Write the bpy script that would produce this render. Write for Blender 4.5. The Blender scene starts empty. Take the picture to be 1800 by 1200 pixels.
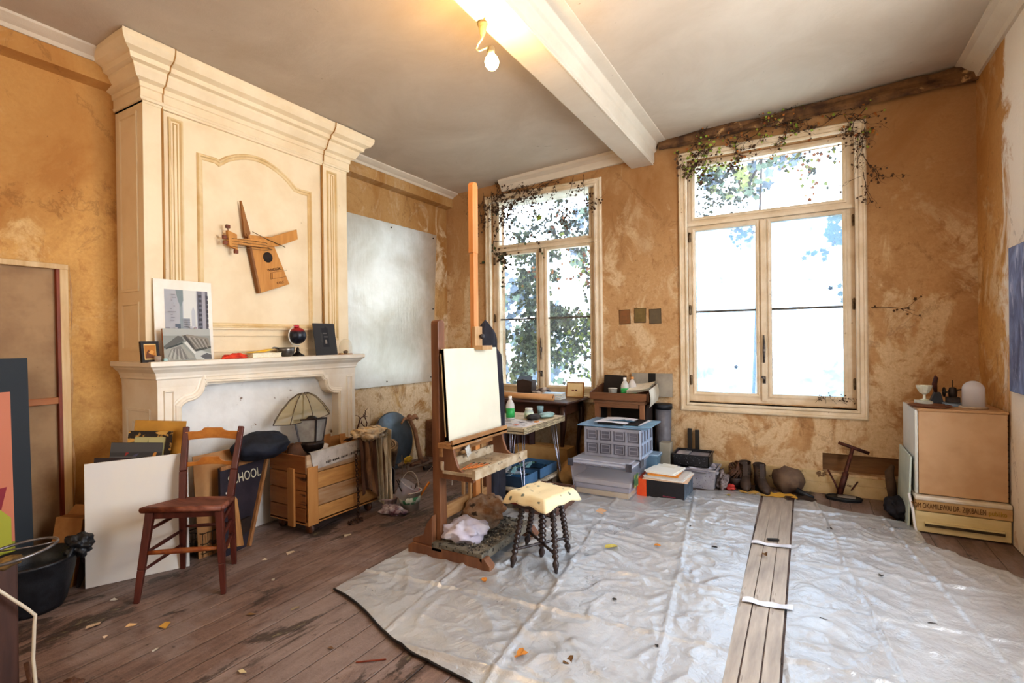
WORLD = 7.6; E_SIDE = 105; E_BACK = 42; E_BULB = 80
VT = 'Standard'; LOOK = 'Medium High Contrast'; EXPO = 0.0
import bpy, bmesh, math, random
from mathutils import Vector, Matrix, Euler, noise
PI = math.pi
rnd = random.Random(7)
COL = bpy.context.scene.collection
V = Vector

# ------------------------------------------------------------------ colours and materials
def lin(h, a=1.0):
    h = h.lstrip('#')
    o = []
    for i in (0, 2, 4):
        v = int(h[i:i+2], 16) / 255
        o.append(v / 12.92 if v <= .04045 else ((v + .055) / 1.055) ** 2.4)
    return (*o, a)
_mc = {}
class NT:
    def __init__(s, name):
        s.m = bpy.data.materials.new(name); s.m.use_nodes = True
        s.t = s.m.node_tree; s.t.nodes.clear()
        s.out = s.n('ShaderNodeOutputMaterial')
    def n(s, typ, **kw):
        nd = s.t.nodes.new(typ)
        for k, v in kw.items():
            if k.startswith('i_'):
                k2 = k[2:]
                key = int(k2) if k2.isdigit() else k2.replace('_', ' ')
                if isinstance(v, bpy.types.NodeSocket): s.t.links.new(v, nd.inputs[key])
                else: nd.inputs[key].default_value = v
            else: setattr(nd, k, v)
        return nd
    def coord(s, scale=(1, 1, 1), loc=(0, 0, 0), rot=(0, 0, 0)):
        tc = s.n('ShaderNodeTexCoord')
        mp = s.n('ShaderNodeMapping', i_Vector=tc.outputs['Object'])
        mp.inputs['Scale'].default_value = scale; mp.inputs['Location'].default_value = loc
        mp.inputs['Rotation'].default_value = rot
        return mp.outputs[0]
    def noise(s, vec, scale, detail=4, rough=.6, dist=0.):
        return s.n('ShaderNodeTexNoise', i_Vector=vec, i_Scale=scale, i_Detail=detail, i_Roughness=rough, i_Distortion=dist).outputs['Fac']
    def ramp(s, fac, a, b, ca=(0, 0, 0, 1), cb=(1, 1, 1, 1)):
        r = s.n('ShaderNodeValToRGB', i_Fac=fac)
        e = r.color_ramp.elements
        e[0].position = min(a, b); e[1].position = max(a, b)
        e[0].color = ca if a <= b else cb; e[1].color = cb if a <= b else ca
        return r.outputs[0]
    def mix(s, fac, a, b, mode='MIX'):
        m = s.n('ShaderNodeMix', data_type='RGBA', blend_type=mode)
        for k, v in ((0, fac), (6, a), (7, b)):
            if isinstance(v, bpy.types.NodeSocket): s.t.links.new(v, m.inputs[k])
            else: m.inputs[k].default_value = v
        return m.outputs[2]
    def math(s, op, a, b=0.):
        m = s.n('ShaderNodeMath', operation=op)
        for k, v in ((0, a), (1, b)):
            if isinstance(v, bpy.types.NodeSocket): s.t.links.new(v, m.inputs[k])
            else: m.inputs[k].default_value = v
        return m.outputs[0]
    def bsdf(s, col, rough=.6, metal=0., bump=None, bstr=.3, bdist=.01, **kw):
        b = s.n('ShaderNodeBsdfPrincipled', i_Base_Color=col, i_Roughness=rough, i_Metallic=metal, **kw)
        if bump is not None:
            bp = s.n('ShaderNodeBump', i_Height=bump, i_Strength=bstr, i_Distance=bdist)
            s.t.links.new(bp.outputs[0], b.inputs['Normal'])
        return b.outputs[0]
    def done(s, sh):
        s.t.links.new(sh, s.out.inputs[0]); return s.m

def M(c1, c2=None, scale=6, rough=.6, metal=0., bump=.15, stretch=(1, 1, 1), spot=None, spot_t=.68, spot_s=20, lo=.4, hi=.62, **kw):
    """aged surface: two tones mixed by noise, optional darker specks"""
    key = ('M', c1, c2, scale, rough, metal, bump, stretch, spot, spot_t, spot_s, lo, hi, tuple(kw.items()))
    if key in _mc: return _mc[key]
    t = NT('surface_' + c1.strip('#'))
    vec = t.coord(stretch)
    nz = t.noise(vec, scale)
    col = lin(c1)
    if c2: col = t.mix(t.ramp(nz, lo, hi), lin(c1), lin(c2))
    if spot:
        n2 = t.noise(vec, spot_s, 5)
        col = t.mix(t.ramp(n2, spot_t, spot_t + .05), col, lin(spot))
    n3 = t.noise(vec, scale * 6, 3)
    m = t.done(t.bsdf(col, rough, metal, n3, bump, .004, **kw))
    _mc[key] = m
    return m
def wood(c1, c2, axis='z', rough=.55, scale=5, spot=None, st=.66):
    st_ = {'x': (.12, 1, 1), 'y': (1, .12, 1), 'z': (1, 1, .12)}[axis]
    return M(c1, c2, scale * 6, rough, 0, .25, st_, spot, st, 14, .35, .65)
def F(c, rough=.6):
    """flat colour, used for the painted patches of pictures"""
    key = ('F', c, rough)
    if key not in _mc:
        t = NT('paint_' + c.strip('#')); _mc[key] = t.done(t.bsdf(lin(c), rough))
    return _mc[key]
def GL(c, alpha=.3, rough=.05, name='clear_plastic'):
    key = ('GL', c, alpha, rough)
    if key not in _mc:
        t = NT(name)
        tr = t.n('ShaderNodeBsdfTransparent', i_Color=(1, 1, 1, 1)).outputs[0]
        b = t.bsdf(lin(c), rough)
        tl = t.n('ShaderNodeBsdfTranslucent', i_Color=lin(c)).outputs[0]
        a = t.n('ShaderNodeMixShader', i_Fac=.35); t.t.links.new(b, a.inputs[1]); t.t.links.new(tl, a.inputs[2])
        mx = t.n('ShaderNodeMixShader', i_Fac=alpha); t.t.links.new(tr, mx.inputs[1]); t.t.links.new(a.outputs[0], mx.inputs[2])
        _mc[key] = t.done(mx.outputs[0])
    return _mc[key]

def wallpaper(name, base, dark, pale, seed, pale_t=.56, dark_t=.55, low_pale=0., lit_y=None):
    t = NT(name)
    vec = t.coord((1, 1, 1), (seed, seed * 2, 0))
    vs = t.coord((1, 1, .66), (seed, 0, seed))
    big = t.noise(vs, 1.1, 7, .62, .6)
    n2 = t.noise(vs, 2.6, 8, .68, .9)
    fine = t.noise(vec, 38, 6, .75)
    col = t.mix(t.ramp(big, .36, dark_t + .08), lin(dark), lin(base))
    tc = t.n('ShaderNodeTexCoord'); sp = t.n('ShaderNodeSeparateXYZ', i_0=tc.outputs['Object'])
    zf = t.math('MULTIPLY', t.math('SUBTRACT', 1.6, sp.outputs[2]), low_pale)
    n2b = t.math('ADD', n2, zf)
    col = t.mix(t.math('MULTIPLY', t.ramp(n2b, pale_t - .02, pale_t + .06), .85), col, lin(pale))
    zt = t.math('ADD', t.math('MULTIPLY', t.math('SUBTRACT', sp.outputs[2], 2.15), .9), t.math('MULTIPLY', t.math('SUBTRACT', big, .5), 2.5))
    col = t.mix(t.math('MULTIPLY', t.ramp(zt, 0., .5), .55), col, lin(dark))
    med = t.noise(vec, 9, 6, .7, .4)
    col = t.mix(t.ramp(med, .54, .68), col, t.mix(.25, lin(dark), lin(base)))
    st = t.noise(t.coord((1, 1, .6), (seed, 9, 2)), 3.3, 9, .78, 1.2)
    col = t.mix(t.math('MULTIPLY', t.ramp(st, .58, .66), .55), col, lin('#86603a'))
    col = t.mix(t.ramp(fine, .35, .62), t.mix(.35, col, lin(dark)), col)
    if lit_y:  # side window's light on the wall painted in as white
        wy = t.math('ADD', t.math('MULTIPLY', t.math('SUBTRACT', lit_y, sp.outputs[1]), 3.5), t.math('MULTIPLY', t.math('SUBTRACT', n2, .5), 3.))
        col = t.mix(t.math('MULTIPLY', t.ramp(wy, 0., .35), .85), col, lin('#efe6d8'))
    sp2 = t.noise(vec, 16, 4, .7)
    col = t.mix(t.ramp(sp2, .71, .76), col, lin('#4a2f18'))
    cr = t.n('ShaderNodeTexVoronoi', i_Vector=t.coord((1, 1, .45), (seed, 1, 2)), i_Scale=.9, feature='DISTANCE_TO_EDGE').outputs['Distance']
    wob = t.math('ADD', cr, t.math('MULTIPLY', t.math('SUBTRACT', med, .5), .12))
    crk = t.ramp(t.math('ABSOLUTE', wob), .0, .006, (1, 1, 1, 1), (0, 0, 0, 1))
    col = t.mix(t.math('MULTIPLY', crk, .35), col, lin('#6b4522'))
    h = t.math('ADD', t.math('MULTIPLY', med, .6), t.math('MULTIPLY', fine, .25))
    return t.done(t.bsdf(col, .82, 0, h, .55, .012))
W_BACK = wallpaper('aged_wallpaper_back', '#c29c70', '#9c7042', '#d9c09c', 3.1, .50, .44, .06)
W_LEFT = wallpaper('aged_wallpaper_left', '#d6a968', '#b07c42', '#e0bf8a', 8.4, .56, .43)
W_ALC = wallpaper('aged_wallpaper_alcove', '#cfae7c', '#a1733c', '#e2cfb0', 5.2, .50, .45, .04)
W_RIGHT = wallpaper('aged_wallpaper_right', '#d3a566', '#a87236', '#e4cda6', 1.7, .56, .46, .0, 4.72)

def plaster(name, c1, c2, seed, crack=.5):
    t = NT(name)
    vec = t.coord((1, 1, 1), (seed, seed, seed))
    b = t.noise(vec, 1.2, 7, .65, .5)
    f = t.noise(vec, 24, 5, .7)
    col = t.mix(t.ramp(b, .35, .65), lin(c1), lin(c2))
    col = t.mix(t.ramp(f, .68, .8), col, lin('#8c7a68'))
    p = t.noise(vec, 5, 8, .75, .6)
    col = t.mix(t.math('MULTIPLY', t.ramp(p, .67, .70), crack), col, lin('#6f5f50'))
    hh = t.math('ADD', t.math('MULTIPLY', p, .8), t.math('MULTIPLY', f, .2))
    return t.done(t.bsdf(col, .85, 0, hh, .35, .012))
CEIL = plaster('ceiling_plaster', '#b9a894', '#c8b9a6', 2.)
CORN = plaster('cornice_plaster', '#cbbba6', '#d6c8b4', 5.)
PAINTW = M('#ecd9b8', '#e4ceaa', 3, .5, spot='#a3845e', spot_t=.72, spot_s=18, bump=.2)
PAINTM = M('#ece4d6', '#e3d6c2', 3, .45, spot='#a08464', spot_t=.72, spot_s=22, bump=.2)
PAINTF = M('#e0cfb6', '#d2bd9e', 5, .45, spot='#8a6848', spot_t=.68, spot_s=17, bump=.35)
GROOVE_SHADE = M('#b58a55', '#a67a45', 4, .7)
PEEL = M('#e4e2de', '#d3d0cb', 3, .6, spot='#7a6350', spot_t=.66, spot_s=12, bump=.5)

def floor_mat():
    t = NT('worn_floorboards')
    tc = t.n('ShaderNodeTexCoord'); sp = t.n('ShaderNodeSeparateXYZ', i_0=tc.outputs['Object'])
    u = t.math('DIVIDE', sp.outputs[0], .145)
    fr = t.math('FRACT', u); idn = t.math('FLOOR', u)
    edge = t.math('MINIMUM', fr, t.math('SUBTRACT', 1., fr))
    seam = t.ramp(edge, .0, .035, (1, 1, 1, 1), (0, 0, 0, 1))
    wn = t.n('ShaderNodeTexWhiteNoise', noise_dimensions='1D', i_W=idn).outputs[0]
    vs = t.coord((1, .12, 1)); vec = t.coord()
    g = t.noise(t.coord((1, .2, 1)), 15, 8, .75, .5)
    b = t.noise(t.coord((1, .55, 1), (3, 1, 0)), 1.6, 7, .68, .7)
    col = t.mix(t.ramp(g, .32, .66), lin('#54403a'), lin('#967e72'))
    col = t.mix(t.math('MULTIPLY', wn, .3), col, lin('#664e44'))
    col = t.mix(t.math('MULTIPLY', t.ramp(b, .47, .56), .6), col, t.mix(g, lin('#80706e'), lin('#a4968f')))
    b2 = t.noise(t.coord((1, .5, 1), (9, 4, 0)), 2.3, 8, .72, .8)
    col = t.mix(t.math('MULTIPLY', t.ramp(b2, .56, .60), .75), col, lin('#2f2620'))
    col = t.mix(t.math('MULTIPLY', t.ramp(b2, .64, .67), .8), col, lin('#8c8468'))
    s = t.noise(vec, 55, 4, .6)
    col = t.mix(t.ramp(s, .70, .74), col, lin('#b3a08a'))
    s2 = t.noise(vec, 21, 6, .75)
    col = t.mix(t.math('MULTIPLY', t.ramp(s2, .60, .68), .7), col, lin('#2b1d18'))
    col = t.mix(t.math('MULTIPLY', seam, .45), col, lin('#2a1d16'))
    rg = t.math('ADD', .30, t.math('MULTIPLY', s2, .35))
    hh = t.math('SUBTRACT', t.math('ADD', t.math('MULTIPLY', g, .35), t.math('MULTIPLY', s2, .6)), t.math('MULTIPLY', seam, .6))
    return t.done(t.bsdf(col, rg, 0, hh, .7, .01))
FLOOR = floor_mat()
def tarp_mat():
    t = NT('silver_tarpaulin')
    vec = t.coord(); b = t.noise(vec, 2.2, 6, .65)
    f = t.noise(vec, 60, 4, .7)
    col = t.mix(t.ramp(b, .35, .7), lin('#bcbcbe'), lin('#d2d4d6'))
    col = t.mix(t.ramp(f, .72, .78), col, lin('#6d655c'))
    dn = t.noise(t.coord((1, 1, 1), (4, 8, 1)), 1.4, 8, .7, .5)
    col = t.mix(t.math('MULTIPLY', t.ramp(dn, .52, .72), .40), col, lin('#96876f'))
    w = t.noise(vec, 7, 5, .6, 1.2); w2 = t.noise(vec, 26, 4, .6, .6)
    h = t.math('ADD', w, t.math('MULTIPLY', w2, .5))
    return t.done(t.bsdf(col, t.math('ADD', .20, t.math('MULTIPLY', b, .20)), .45, h, .5, .02))
TARP = tarp_mat()
BOARDS_PALE = wood('#8f8378', '#b1a496', 'y', .45, 3, '#5b4a3c', .63)

# ------------------------------------------------------------------ mesh builder
class MB:
    def __init__(s): s.v = []; s.f = []; s.m = []; s.sm = []
    def add(s, vs, fs, m=None, smooth=False, mx=None):
        o = len(s.v)
        s.v += [tuple((mx @ V(p)) if mx is not None else p) for p in vs]
        for f in fs: s.f.append([i + o for i in f]); s.m.append(m); s.sm.append(smooth)
        return s
    def box(s, x0, x1, y0, y1, z0, z1, m=None, mx=None):
        vs = [(x, y, z) for z in (z0, z1) for y in (y0, y1) for x in (x0, x1)]
        return s.add(vs, [(0, 2, 3, 1), (4, 5, 7, 6), (0, 1, 5, 4), (2, 6, 7, 3), (0, 4, 6, 2), (1, 3, 7, 5)], m, False, mx)
    def cbox(s, c, d, rot=(0, 0, 0), m=None):
        mx = Matrix.Translation(c) @ Euler(rot).to_matrix().to_4x4()
        return s.box(-d[0]/2, d[0]/2, -d[1]/2, d[1]/2, -d[2]/2, d[2]/2, m, mx)
    def beam(s, a, b, w, t, up=(0, 0, 1), m=None, w2=None, t2=None):
        """tapering rectangular bar from a to b"""
        a = V(a); b = V(b); d = (b - a).normalized(); r = d.cross(V(up))
        if r.length < 1e-4: r = d.cross(V((1, 0, 0)))
        r.normalize(); u = r.cross(d); w2 = w2 or w; t2 = t2 or t
        vs = []
        for p, ww, tt in ((a, w, t), (b, w2, t2)):
            for sx, sy in ((-1, -1), (1, -1), (1, 1), (-1, 1)): vs.append(p + r * sx * ww / 2 + u * sy * tt / 2)
        return s.add(vs, [(3, 2, 1, 0), (4, 5, 6, 7), (0, 1, 5, 4), (1, 2, 6, 5), (2, 3, 7, 6), (3, 0, 4, 7)], m)
    def tube(s, pts, r, n=8, m=None, cap=True, closed=False, smooth=True):
        pts = [V(p) for p in pts]; N = len(pts)
        rs = r if isinstance(r, (list, tuple)) else [r] * N
        vs = []; ref = None
        for i, p in enumerate(pts):
            if closed: d = pts[(i + 1) % N] - pts[i - 1]
            else: d = pts[min(i + 1, N - 1)] - pts[max(i - 1, 0)]
            if d.length < 1e-9: d = V((0, 0, 1))
            d.normalize()
            if ref is None: ref = V((0, 0, 1)) if abs(d.z) < .9 else V((1, 0, 0))
            a = d.cross(ref)
            if a.length < 1e-5: a = d.orthogonal()
            a.normalize(); ref = a.cross(d)
            for k in range(n):
                t = 2 * PI * k / n; vs.append(p + (a * math.cos(t) + ref * math.sin(t)) * rs[i])
        fs = []
        for i in range(N if closed else N - 1):
            j = (i + 1) % N
            for k in range(n): fs.append((i*n+k, j*n+k, j*n+(k+1) % n, i*n+(k+1) % n))
        if cap and not closed: fs += [tuple(range(n)), tuple(reversed(range((N-1)*n, N*n)))]
        return s.add(vs, fs, m, smooth)
    def lathe(s, prof, n=20, loc=(0, 0, 0), mx=None, m=None, smooth=True):
        """profile = [(r, z)...] turned about z"""
        vs = []; fs = []; N = len(prof)
        for r, z in prof:
            for k in range(n):
                t = 2 * PI * k / n; vs.append((r * math.cos(t) + loc[0], r * math.sin(t) + loc[1], z + loc[2]))
        for i in range(N - 1):
            for k in range(n): fs.append((i*n+k, i*n+(k+1) % n, (i+1)*n+(k+1) % n, (i+1)*n+k))
        if prof[0][0] > 1e-4: fs.append(tuple(reversed(range(n))))
        if prof[-1][0] > 1e-4: fs.append(tuple(range((N-1)*n, N*n)))
        return s.add(vs, fs, m, smooth, mx)
    def prism(s, poly, axis, a, b, m=None, mx=None):
        """extrude a 2-D outline along an axis; poly given in the other two axes in order"""
        f = {'x': lambda p, q, d: (d, p, q), 'y': lambda p, q, d: (p, d, q), 'z': lambda p, q, d: (p, q, d)}[axis]
        n = len(poly)
        vs = [f(p, q, a) for p, q in poly] + [f(p, q, b) for p, q in poly]
        fs = [tuple(reversed(range(n))), tuple(range(n, 2*n))] + [(i, (i+1) % n, n+(i+1) % n, n+i) for i in range(n)]
        return s.add(vs, fs, m, False, mx)
    def sweep(s, pts, prof, nrm, closed=False, m=None):
        """carry profile [(side, out)...] along a path lying in the plane with normal nrm, corners mitred"""
        pts = [V(p) for p in pts]; nrm = V(nrm).normalized(); N = len(pts); k = len(prof); vs = []
        for i, p in enumerate(pts):
            d1 = (p - pts[i-1]).normalized() if (i > 0 or closed) else None
            d2 = (pts[(i+1) % N] - p).normalized() if (i < N-1 or closed) else None
            if d1 is None: d1 = d2
            if d2 is None: d2 = d1
            s1 = d1.cross(nrm); s2 = d2.cross(nrm); sd = (s1 + s2)
            sd = sd / max(.3, 1 + s1.dot(s2))
            for a, b in prof: vs.append(p + sd * a + nrm * b)
        fs = []
        for i in range(N if closed else N-1):
            j = (i+1) % N
            for q in range(k): fs.append((i*k+q, j*k+q, j*k+(q+1) % k, i*k+(q+1) % k))
        if not closed: fs += [tuple(range(k)), tuple(reversed(range((N-1)*k, N*k)))]
        return s.add(vs, fs, m)
    def grid(s, fn, nu, nv, m=None, smooth=True):
        vs = [fn(i / nu, j / nv) for j in range(nv + 1) for i in range(nu + 1)]
        fs = [(j*(nu+1)+i, j*(nu+1)+i+1, (j+1)*(nu+1)+i+1, (j+1)*(nu+1)+i) for j in range(nv) for i in range(nu)]
        return s.add(vs, fs, m, smooth)
    def ball(s, c, r, nu=16, nv=10, m=None, fn=None, mx=None):
        if not isinstance(r, (tuple, list)): r = (r, r, r)
        vs = []; fs = []
        for j in range(nv + 1):
            ph = PI * j / nv
            for i in range(nu):
                th = 2 * PI * i / nu
                d = V((math.sin(ph) * math.cos(th), math.sin(ph) * math.sin(th), math.cos(ph)))
                k = fn(d) if fn else 1
                vs.append((c[0] + d.x*r[0]*k, c[1] + d.y*r[1]*k, c[2] + d.z*r[2]*k))
        for j in range(nv):
            for i in range(nu): fs.append((j*nu+i, (j+1)*nu+i, (j+1)*nu+(i+1) % nu, j*nu+(i+1) % nu))
        return s.add(vs, fs, m, True, mx)
    def mesh(s, name, mat, off=None):
        me = bpy.data.meshes.new(name)
        vs = [tuple(V(p) - off) for p in s.v] if off is not None else s.v
        me.from_pydata(vs, [], s.f)
        mats = []
        for i, m in enumerate(s.m):
            mm = m or mat
            if mm not in mats: mats.append(mm)
        for mm in mats: me.materials.append(mm)
        for i, p in enumerate(me.polygons):
            p.material_index = mats.index(s.m[i] or mat); p.use_smooth = s.sm[i]
        bm = bmesh.new(); bm.from_mesh(me)
        bmesh.ops.remove_doubles(bm, verts=bm.verts, dist=1e-6)
        bmesh.ops.recalc_face_normals(bm, faces=bm.faces)
        bm.to_mesh(me); bm.free(); me.update()
        return me

def bevel(o, w, seg=2):
    b = o.modifiers.new('bevel', 'BEVEL'); b.width = w; b.segments = seg; b.limit_method = 'ANGLE'; b.angle_limit = math.radians(40)
    return o
def thing(name, label, cat, loc=(0, 0, 0), rz=0., group=None, mx=None):
    o = bpy.data.objects.new(name, None); COL.objects.link(o)
    o.empty_display_size = .05
    if mx is not None: o.matrix_world = mx
    else: o.location = loc; o.rotation_euler = (0, 0, rz)
    o['label'] = label; o['category'] = cat
    if group: o['group'] = group
    return o
def part(name, mb, mat, parent, world=False, bv=0, label=None, kind=None):
    """one mesh under its thing; world=True when the builder holds room coordinates"""
    if world:
        r = parent
        loc = V((0, 0, 0))
        while r is not None: loc = loc + r.location; r = r.parent
        me = mb.mesh(name, mat, loc)
    else: me = mb.mesh(name, mat)
    o = bpy.data.objects.new(name, me); COL.objects.link(o); o.parent = parent
    if bv: bevel(o, bv)
    if label: o['label'] = label
    if kind: o['kind'] = kind
    return o
def solo(name, mb, mat, label, cat, base=(0, 0, 0), group=None, bv=0, mx=None, kind=None):
    """a thing that is one mesh; builder in room coordinates unless mx is given"""
    if mx is None:
        me = mb.mesh(name, mat, V(base)); o = bpy.data.objects.new(name, me); o.location = base
    else:
        me = mb.mesh(name, mat); o = bpy.data.objects.new(name, me); o.matrix_world = mx
    COL.objects.link(o)
    if bv: bevel(o, bv)
    o['label'] = label; o['category'] = cat
    if group: o['group'] = group
    if kind: o['kind'] = kind
    return o
def struct(name, mb, mat, parent=None, bv=0):
    o = bpy.data.objects.new(name, mb.mesh(name, mat)); COL.objects.link(o); o['kind'] = 'structure'
    if parent: o.parent = parent
    if bv: bevel(o, bv)
    return o
def text(s, size, mat, parent, loc, rot, extrude=.0006, name='lettering', sx=1.0, spacing=1.0):
    cu = bpy.data.curves.new(name, 'FONT'); cu.body = s; cu.size = size; cu.extrude = extrude; cu.space_character = spacing
    cu.align_x = 'CENTER'; cu.align_y = 'CENTER'; cu.materials.append(mat)
    o = bpy.data.objects.new(name, cu); COL.objects.link(o); o.parent = parent
    bpy.context.view_layer.update()
    me = bpy.data.meshes.new_from_object(o.evaluated_get(bpy.context.evaluated_depsgraph_get()))
    bpy.data.objects.remove(o); bpy.data.curves.remove(cu); me.name = name
    o = bpy.data.objects.new(name, me); COL.objects.link(o); o.parent = parent
    o.location = loc; o.rotation_euler = rot; o.scale = (sx, 1, 1)
    return o
def basis(o, x, z):
    x = V(x).normalized(); z = V(z); y = z.cross(x).normalized(); z = x.cross(y)
    m = Matrix((x, y, z)).transposed().to_4x4(); m.translation = V(o); return m
def copy_tree(o, parent=None):
    c = o.copy(); COL.objects.link(c)
    if parent: c.parent = parent
    for ch in o.children: copy_tree(ch, c)
    return c

# ------------------------------------------------------------------ room
A = -4.06; B = 5.35; XR = 1.165; YB = -1.7
def zc(x): return 3.48 + .05 * x
def cells(mb, xs, zs, solid, y0, y1):
    for i in range(len(xs) - 1):
        for j in range(len(zs) - 1):
            cx = (xs[i] + xs[i+1]) / 2; cz = (zs[j] + zs[j+1]) / 2
            if solid(cx, cz): mb.box(xs[i], xs[i+1], y0, y1, zs[j], zs[j+1])
def inr(x, z, rs): return any(a < x < b and c < z < d for a, b, c, d in rs)

fl = MB(); fl.box(A - .3, XR + .3, YB - .3, B + .3, -.1, 0); struct('floor', fl, FLOOR)
ce = MB()
def cf(u, v):
    x = A - .3 + u * (XR - A + .6); y = YB - .3 + v * (B - YB + .6)
    return (x, y, zc(x) + .006 * noise.noise(V((x * 1.3, y * 1.3, 0))))
ce.grid(cf, 60, 70); o = struct('ceiling', ce, CEIL)
sm = o.modifiers.new('thickness', 'SOLIDIFY'); sm.thickness = .1; sm.offset = 1
H2 = (-1.045, .36, .77, 3.172); H1 = (-3.375, -2.03, .77, 3.13)
HB = (.10, .66, .19, .36)
wb = MB()
cells(wb, [A - .3, H1[0], H1[1], H2[0], HB[0], H2[1], HB[1], XR + .3], [0, HB[2], HB[3], .77, H1[3], H2[3], 3.75],
      lambda x, z: not inr(x, z, [H1, H2, HB]), B, B + .32)
struct('wall_back', wb, W_BACK)
wl = MB(); wl.box(A - .3, A, YB - .3, 1.9, 0, 3.5); struct('wall_left', wl, W_LEFT)
wl = MB(); wl.box(A - .3, A, 3.1, B + .3, 0, 3.5); wl.box(A - .3, A, 1.9, 3.1, 0, 3.5); struct('wall_alcove', wl, W_ALC)
wr = MB(); R3 = (1.5, 3.5, .75, 3.1)
def cellsx(mb, ys, zs, holes, x0, x1):
    for i in range(len(ys) - 1):
        for j in range(len(zs) - 1):
            if not inr((ys[i]+ys[i+1])/2, (zs[j]+zs[j+1])/2, holes): mb.box(x0, x1, ys[i], ys[i+1], zs[j], zs[j+1])
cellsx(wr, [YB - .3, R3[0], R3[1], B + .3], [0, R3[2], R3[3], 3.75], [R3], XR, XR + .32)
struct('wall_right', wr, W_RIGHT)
wq = MB(); wq.box(A - .3, XR + .3, YB - .3, YB, 0, 3.75); struct('wall_rear', wq, W_LEFT)

# wall plate ledges under the ceiling and plaster cornices
led = MB(); led.prism([(A, 3.10), (A + .10, 3.115), (A + .10, 3.24), (A, 3.24)], 'y', YB, 1.66)
lo = struct('trim_1', led, W_LEFT)
led = MB(); led.prism([(A, 3.10), (A + .10, 3.115), (A + .10, 3.24), (A, 3.24)], 'y', 3.36, B)
struct('trim_2', led, W_ALC)
def crn(x0): return [(A, 3.225), (A + .11, 3.225), (A + .125, 3.245), (A + .15, 3.255), (A + .19, 3.275), (A + .20, 3.32), (A, 3.32)]
c_ = MB(); c_.prism(crn(0), 'y', YB, 1.60); struct('trim_3', c_, CORN)
c_ = MB(); c_.prism(crn(0), 'y', 3.42, B); struct('trim_4', c_, CORN)
# back wall: thin cornice left of the beam, broken wall plate to the right of it
c_ = MB()
def ycr(x0, x1, dz):
    c_.add([(x0, B, zc(x0)-.12+dz), (x0, B-.03, zc(x0)-.12+dz), (x0, B-.06, zc(x0)-.06), (x0, B-.11, zc(x0)-.03), (x0, B-.12, zc(x0)+.04), (x0, B, zc(x0)+.04),
            (x1, B, zc(x1)-.12+dz), (x1, B-.03, zc(x1)-.12+dz), (x1, B-.06, zc(x1)-.06), (x1, B-.11, zc(x1)-.03), (x1, B-.12, zc(x1)+.04), (x1, B, zc(x1)+.04)],
           [(0, 1, 7, 6), (1, 2, 8, 7), (2, 3, 9, 8), (3, 4, 10, 9), (4, 5, 11, 10), (5, 0, 6, 11), (0, 5, 4, 3, 2, 1), (6, 7, 8, 9, 10, 11)])
ycr(-3.2, -1.62, 0); struct('trim_5', c_, CORN)
wp = MB()
def wpf(u, v):
    x = -1.30 + u * (XR + 1.30); z0 = zc(x) - .02; z1 = zc(x) - (.10 + .05 * u)
    y = B - .035 - .03 * noise.noise(V((x * 3, v * 2, 1))) - .02 * v
    return (x, y, z0 + (z1 - z0) * v + .012 * noise.noise(V((x * 6, v * 3, 4))))
wp.grid(wpf, 90, 8, smooth=False)
wp2 = struct('trim_6', wp, M('#7a5836', '#4d3320', 8, .85, spot='#b69264', spot_t=.6, spot_s=9, bump=.7))
sm = wp2.modifiers.new('t', 'SOLIDIFY'); sm.thickness = .03
c_ = MB()
c_.add([(x, y, z) for y in (YB, B - .02) for x, z in ((XR, 3.40), (XR-.02, 3.40), (XR-.03, 3.44), (XR-.07, 3.47), (XR-.10, 3.505), (XR-.135, 3.515), (XR-.14, 3.56), (XR, 3.58))],
       [(i, (i+1) % 8, 8+(i+1) % 8, 8+i) for i in range(8)] + [tuple(range(8)), tuple(range(15, 7, -1))])
struct('trim_7', c_, CORN)
# ceiling beam
bmx = MB()
def bp(x0, x1):
    return [(x0, 3.215), (x0 + .015, 3.20), (x1 - .015, 3.20), (x1, 3.215), (x1 + .012, 3.225), (x1 + .012, 3.32), (x1 + .035, 3.335), (x1 + .05, 3.40), (x1+.14, 3.415), (x1 + .15, 3.48), (x0 - .04, 3.48), (x0 - .02, 3.3)]
bmx.prism(bp(-1.62, -1.375), 'y', YB, B)
bmx.prism([(-1.39, 3.196), (-1.373, 3.196), (-1.373, 3.21), (-1.39, 3.21)], 'y', YB, B)
struct('beam', bmx, CORN, bv=.004)
# baseboards under the windows
bb = MB(); bb.box(-1.9, XR, B - .02, B, 0, .10); bb.box(-1.9, .12, B - .015, B, .10, .2); bb.box(.10, XR, B - .012, B, .10, .17)
struct('baseboard_back', bb, M('#cdb68d', '#b79a6c', 4, .6, spot='#6b4c2c', spot_t=.62, spot_s=10, bump=.4), bv=.003)
rc = MB(); rc.box(HB[0]-.02, HB[1] + .02, B + .10, B + .14, HB[2]-.02, HB[3] + .02)
struct('trim_8', rc, wood('#8f6a44', '#7a5634', 'x', .7))

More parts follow.
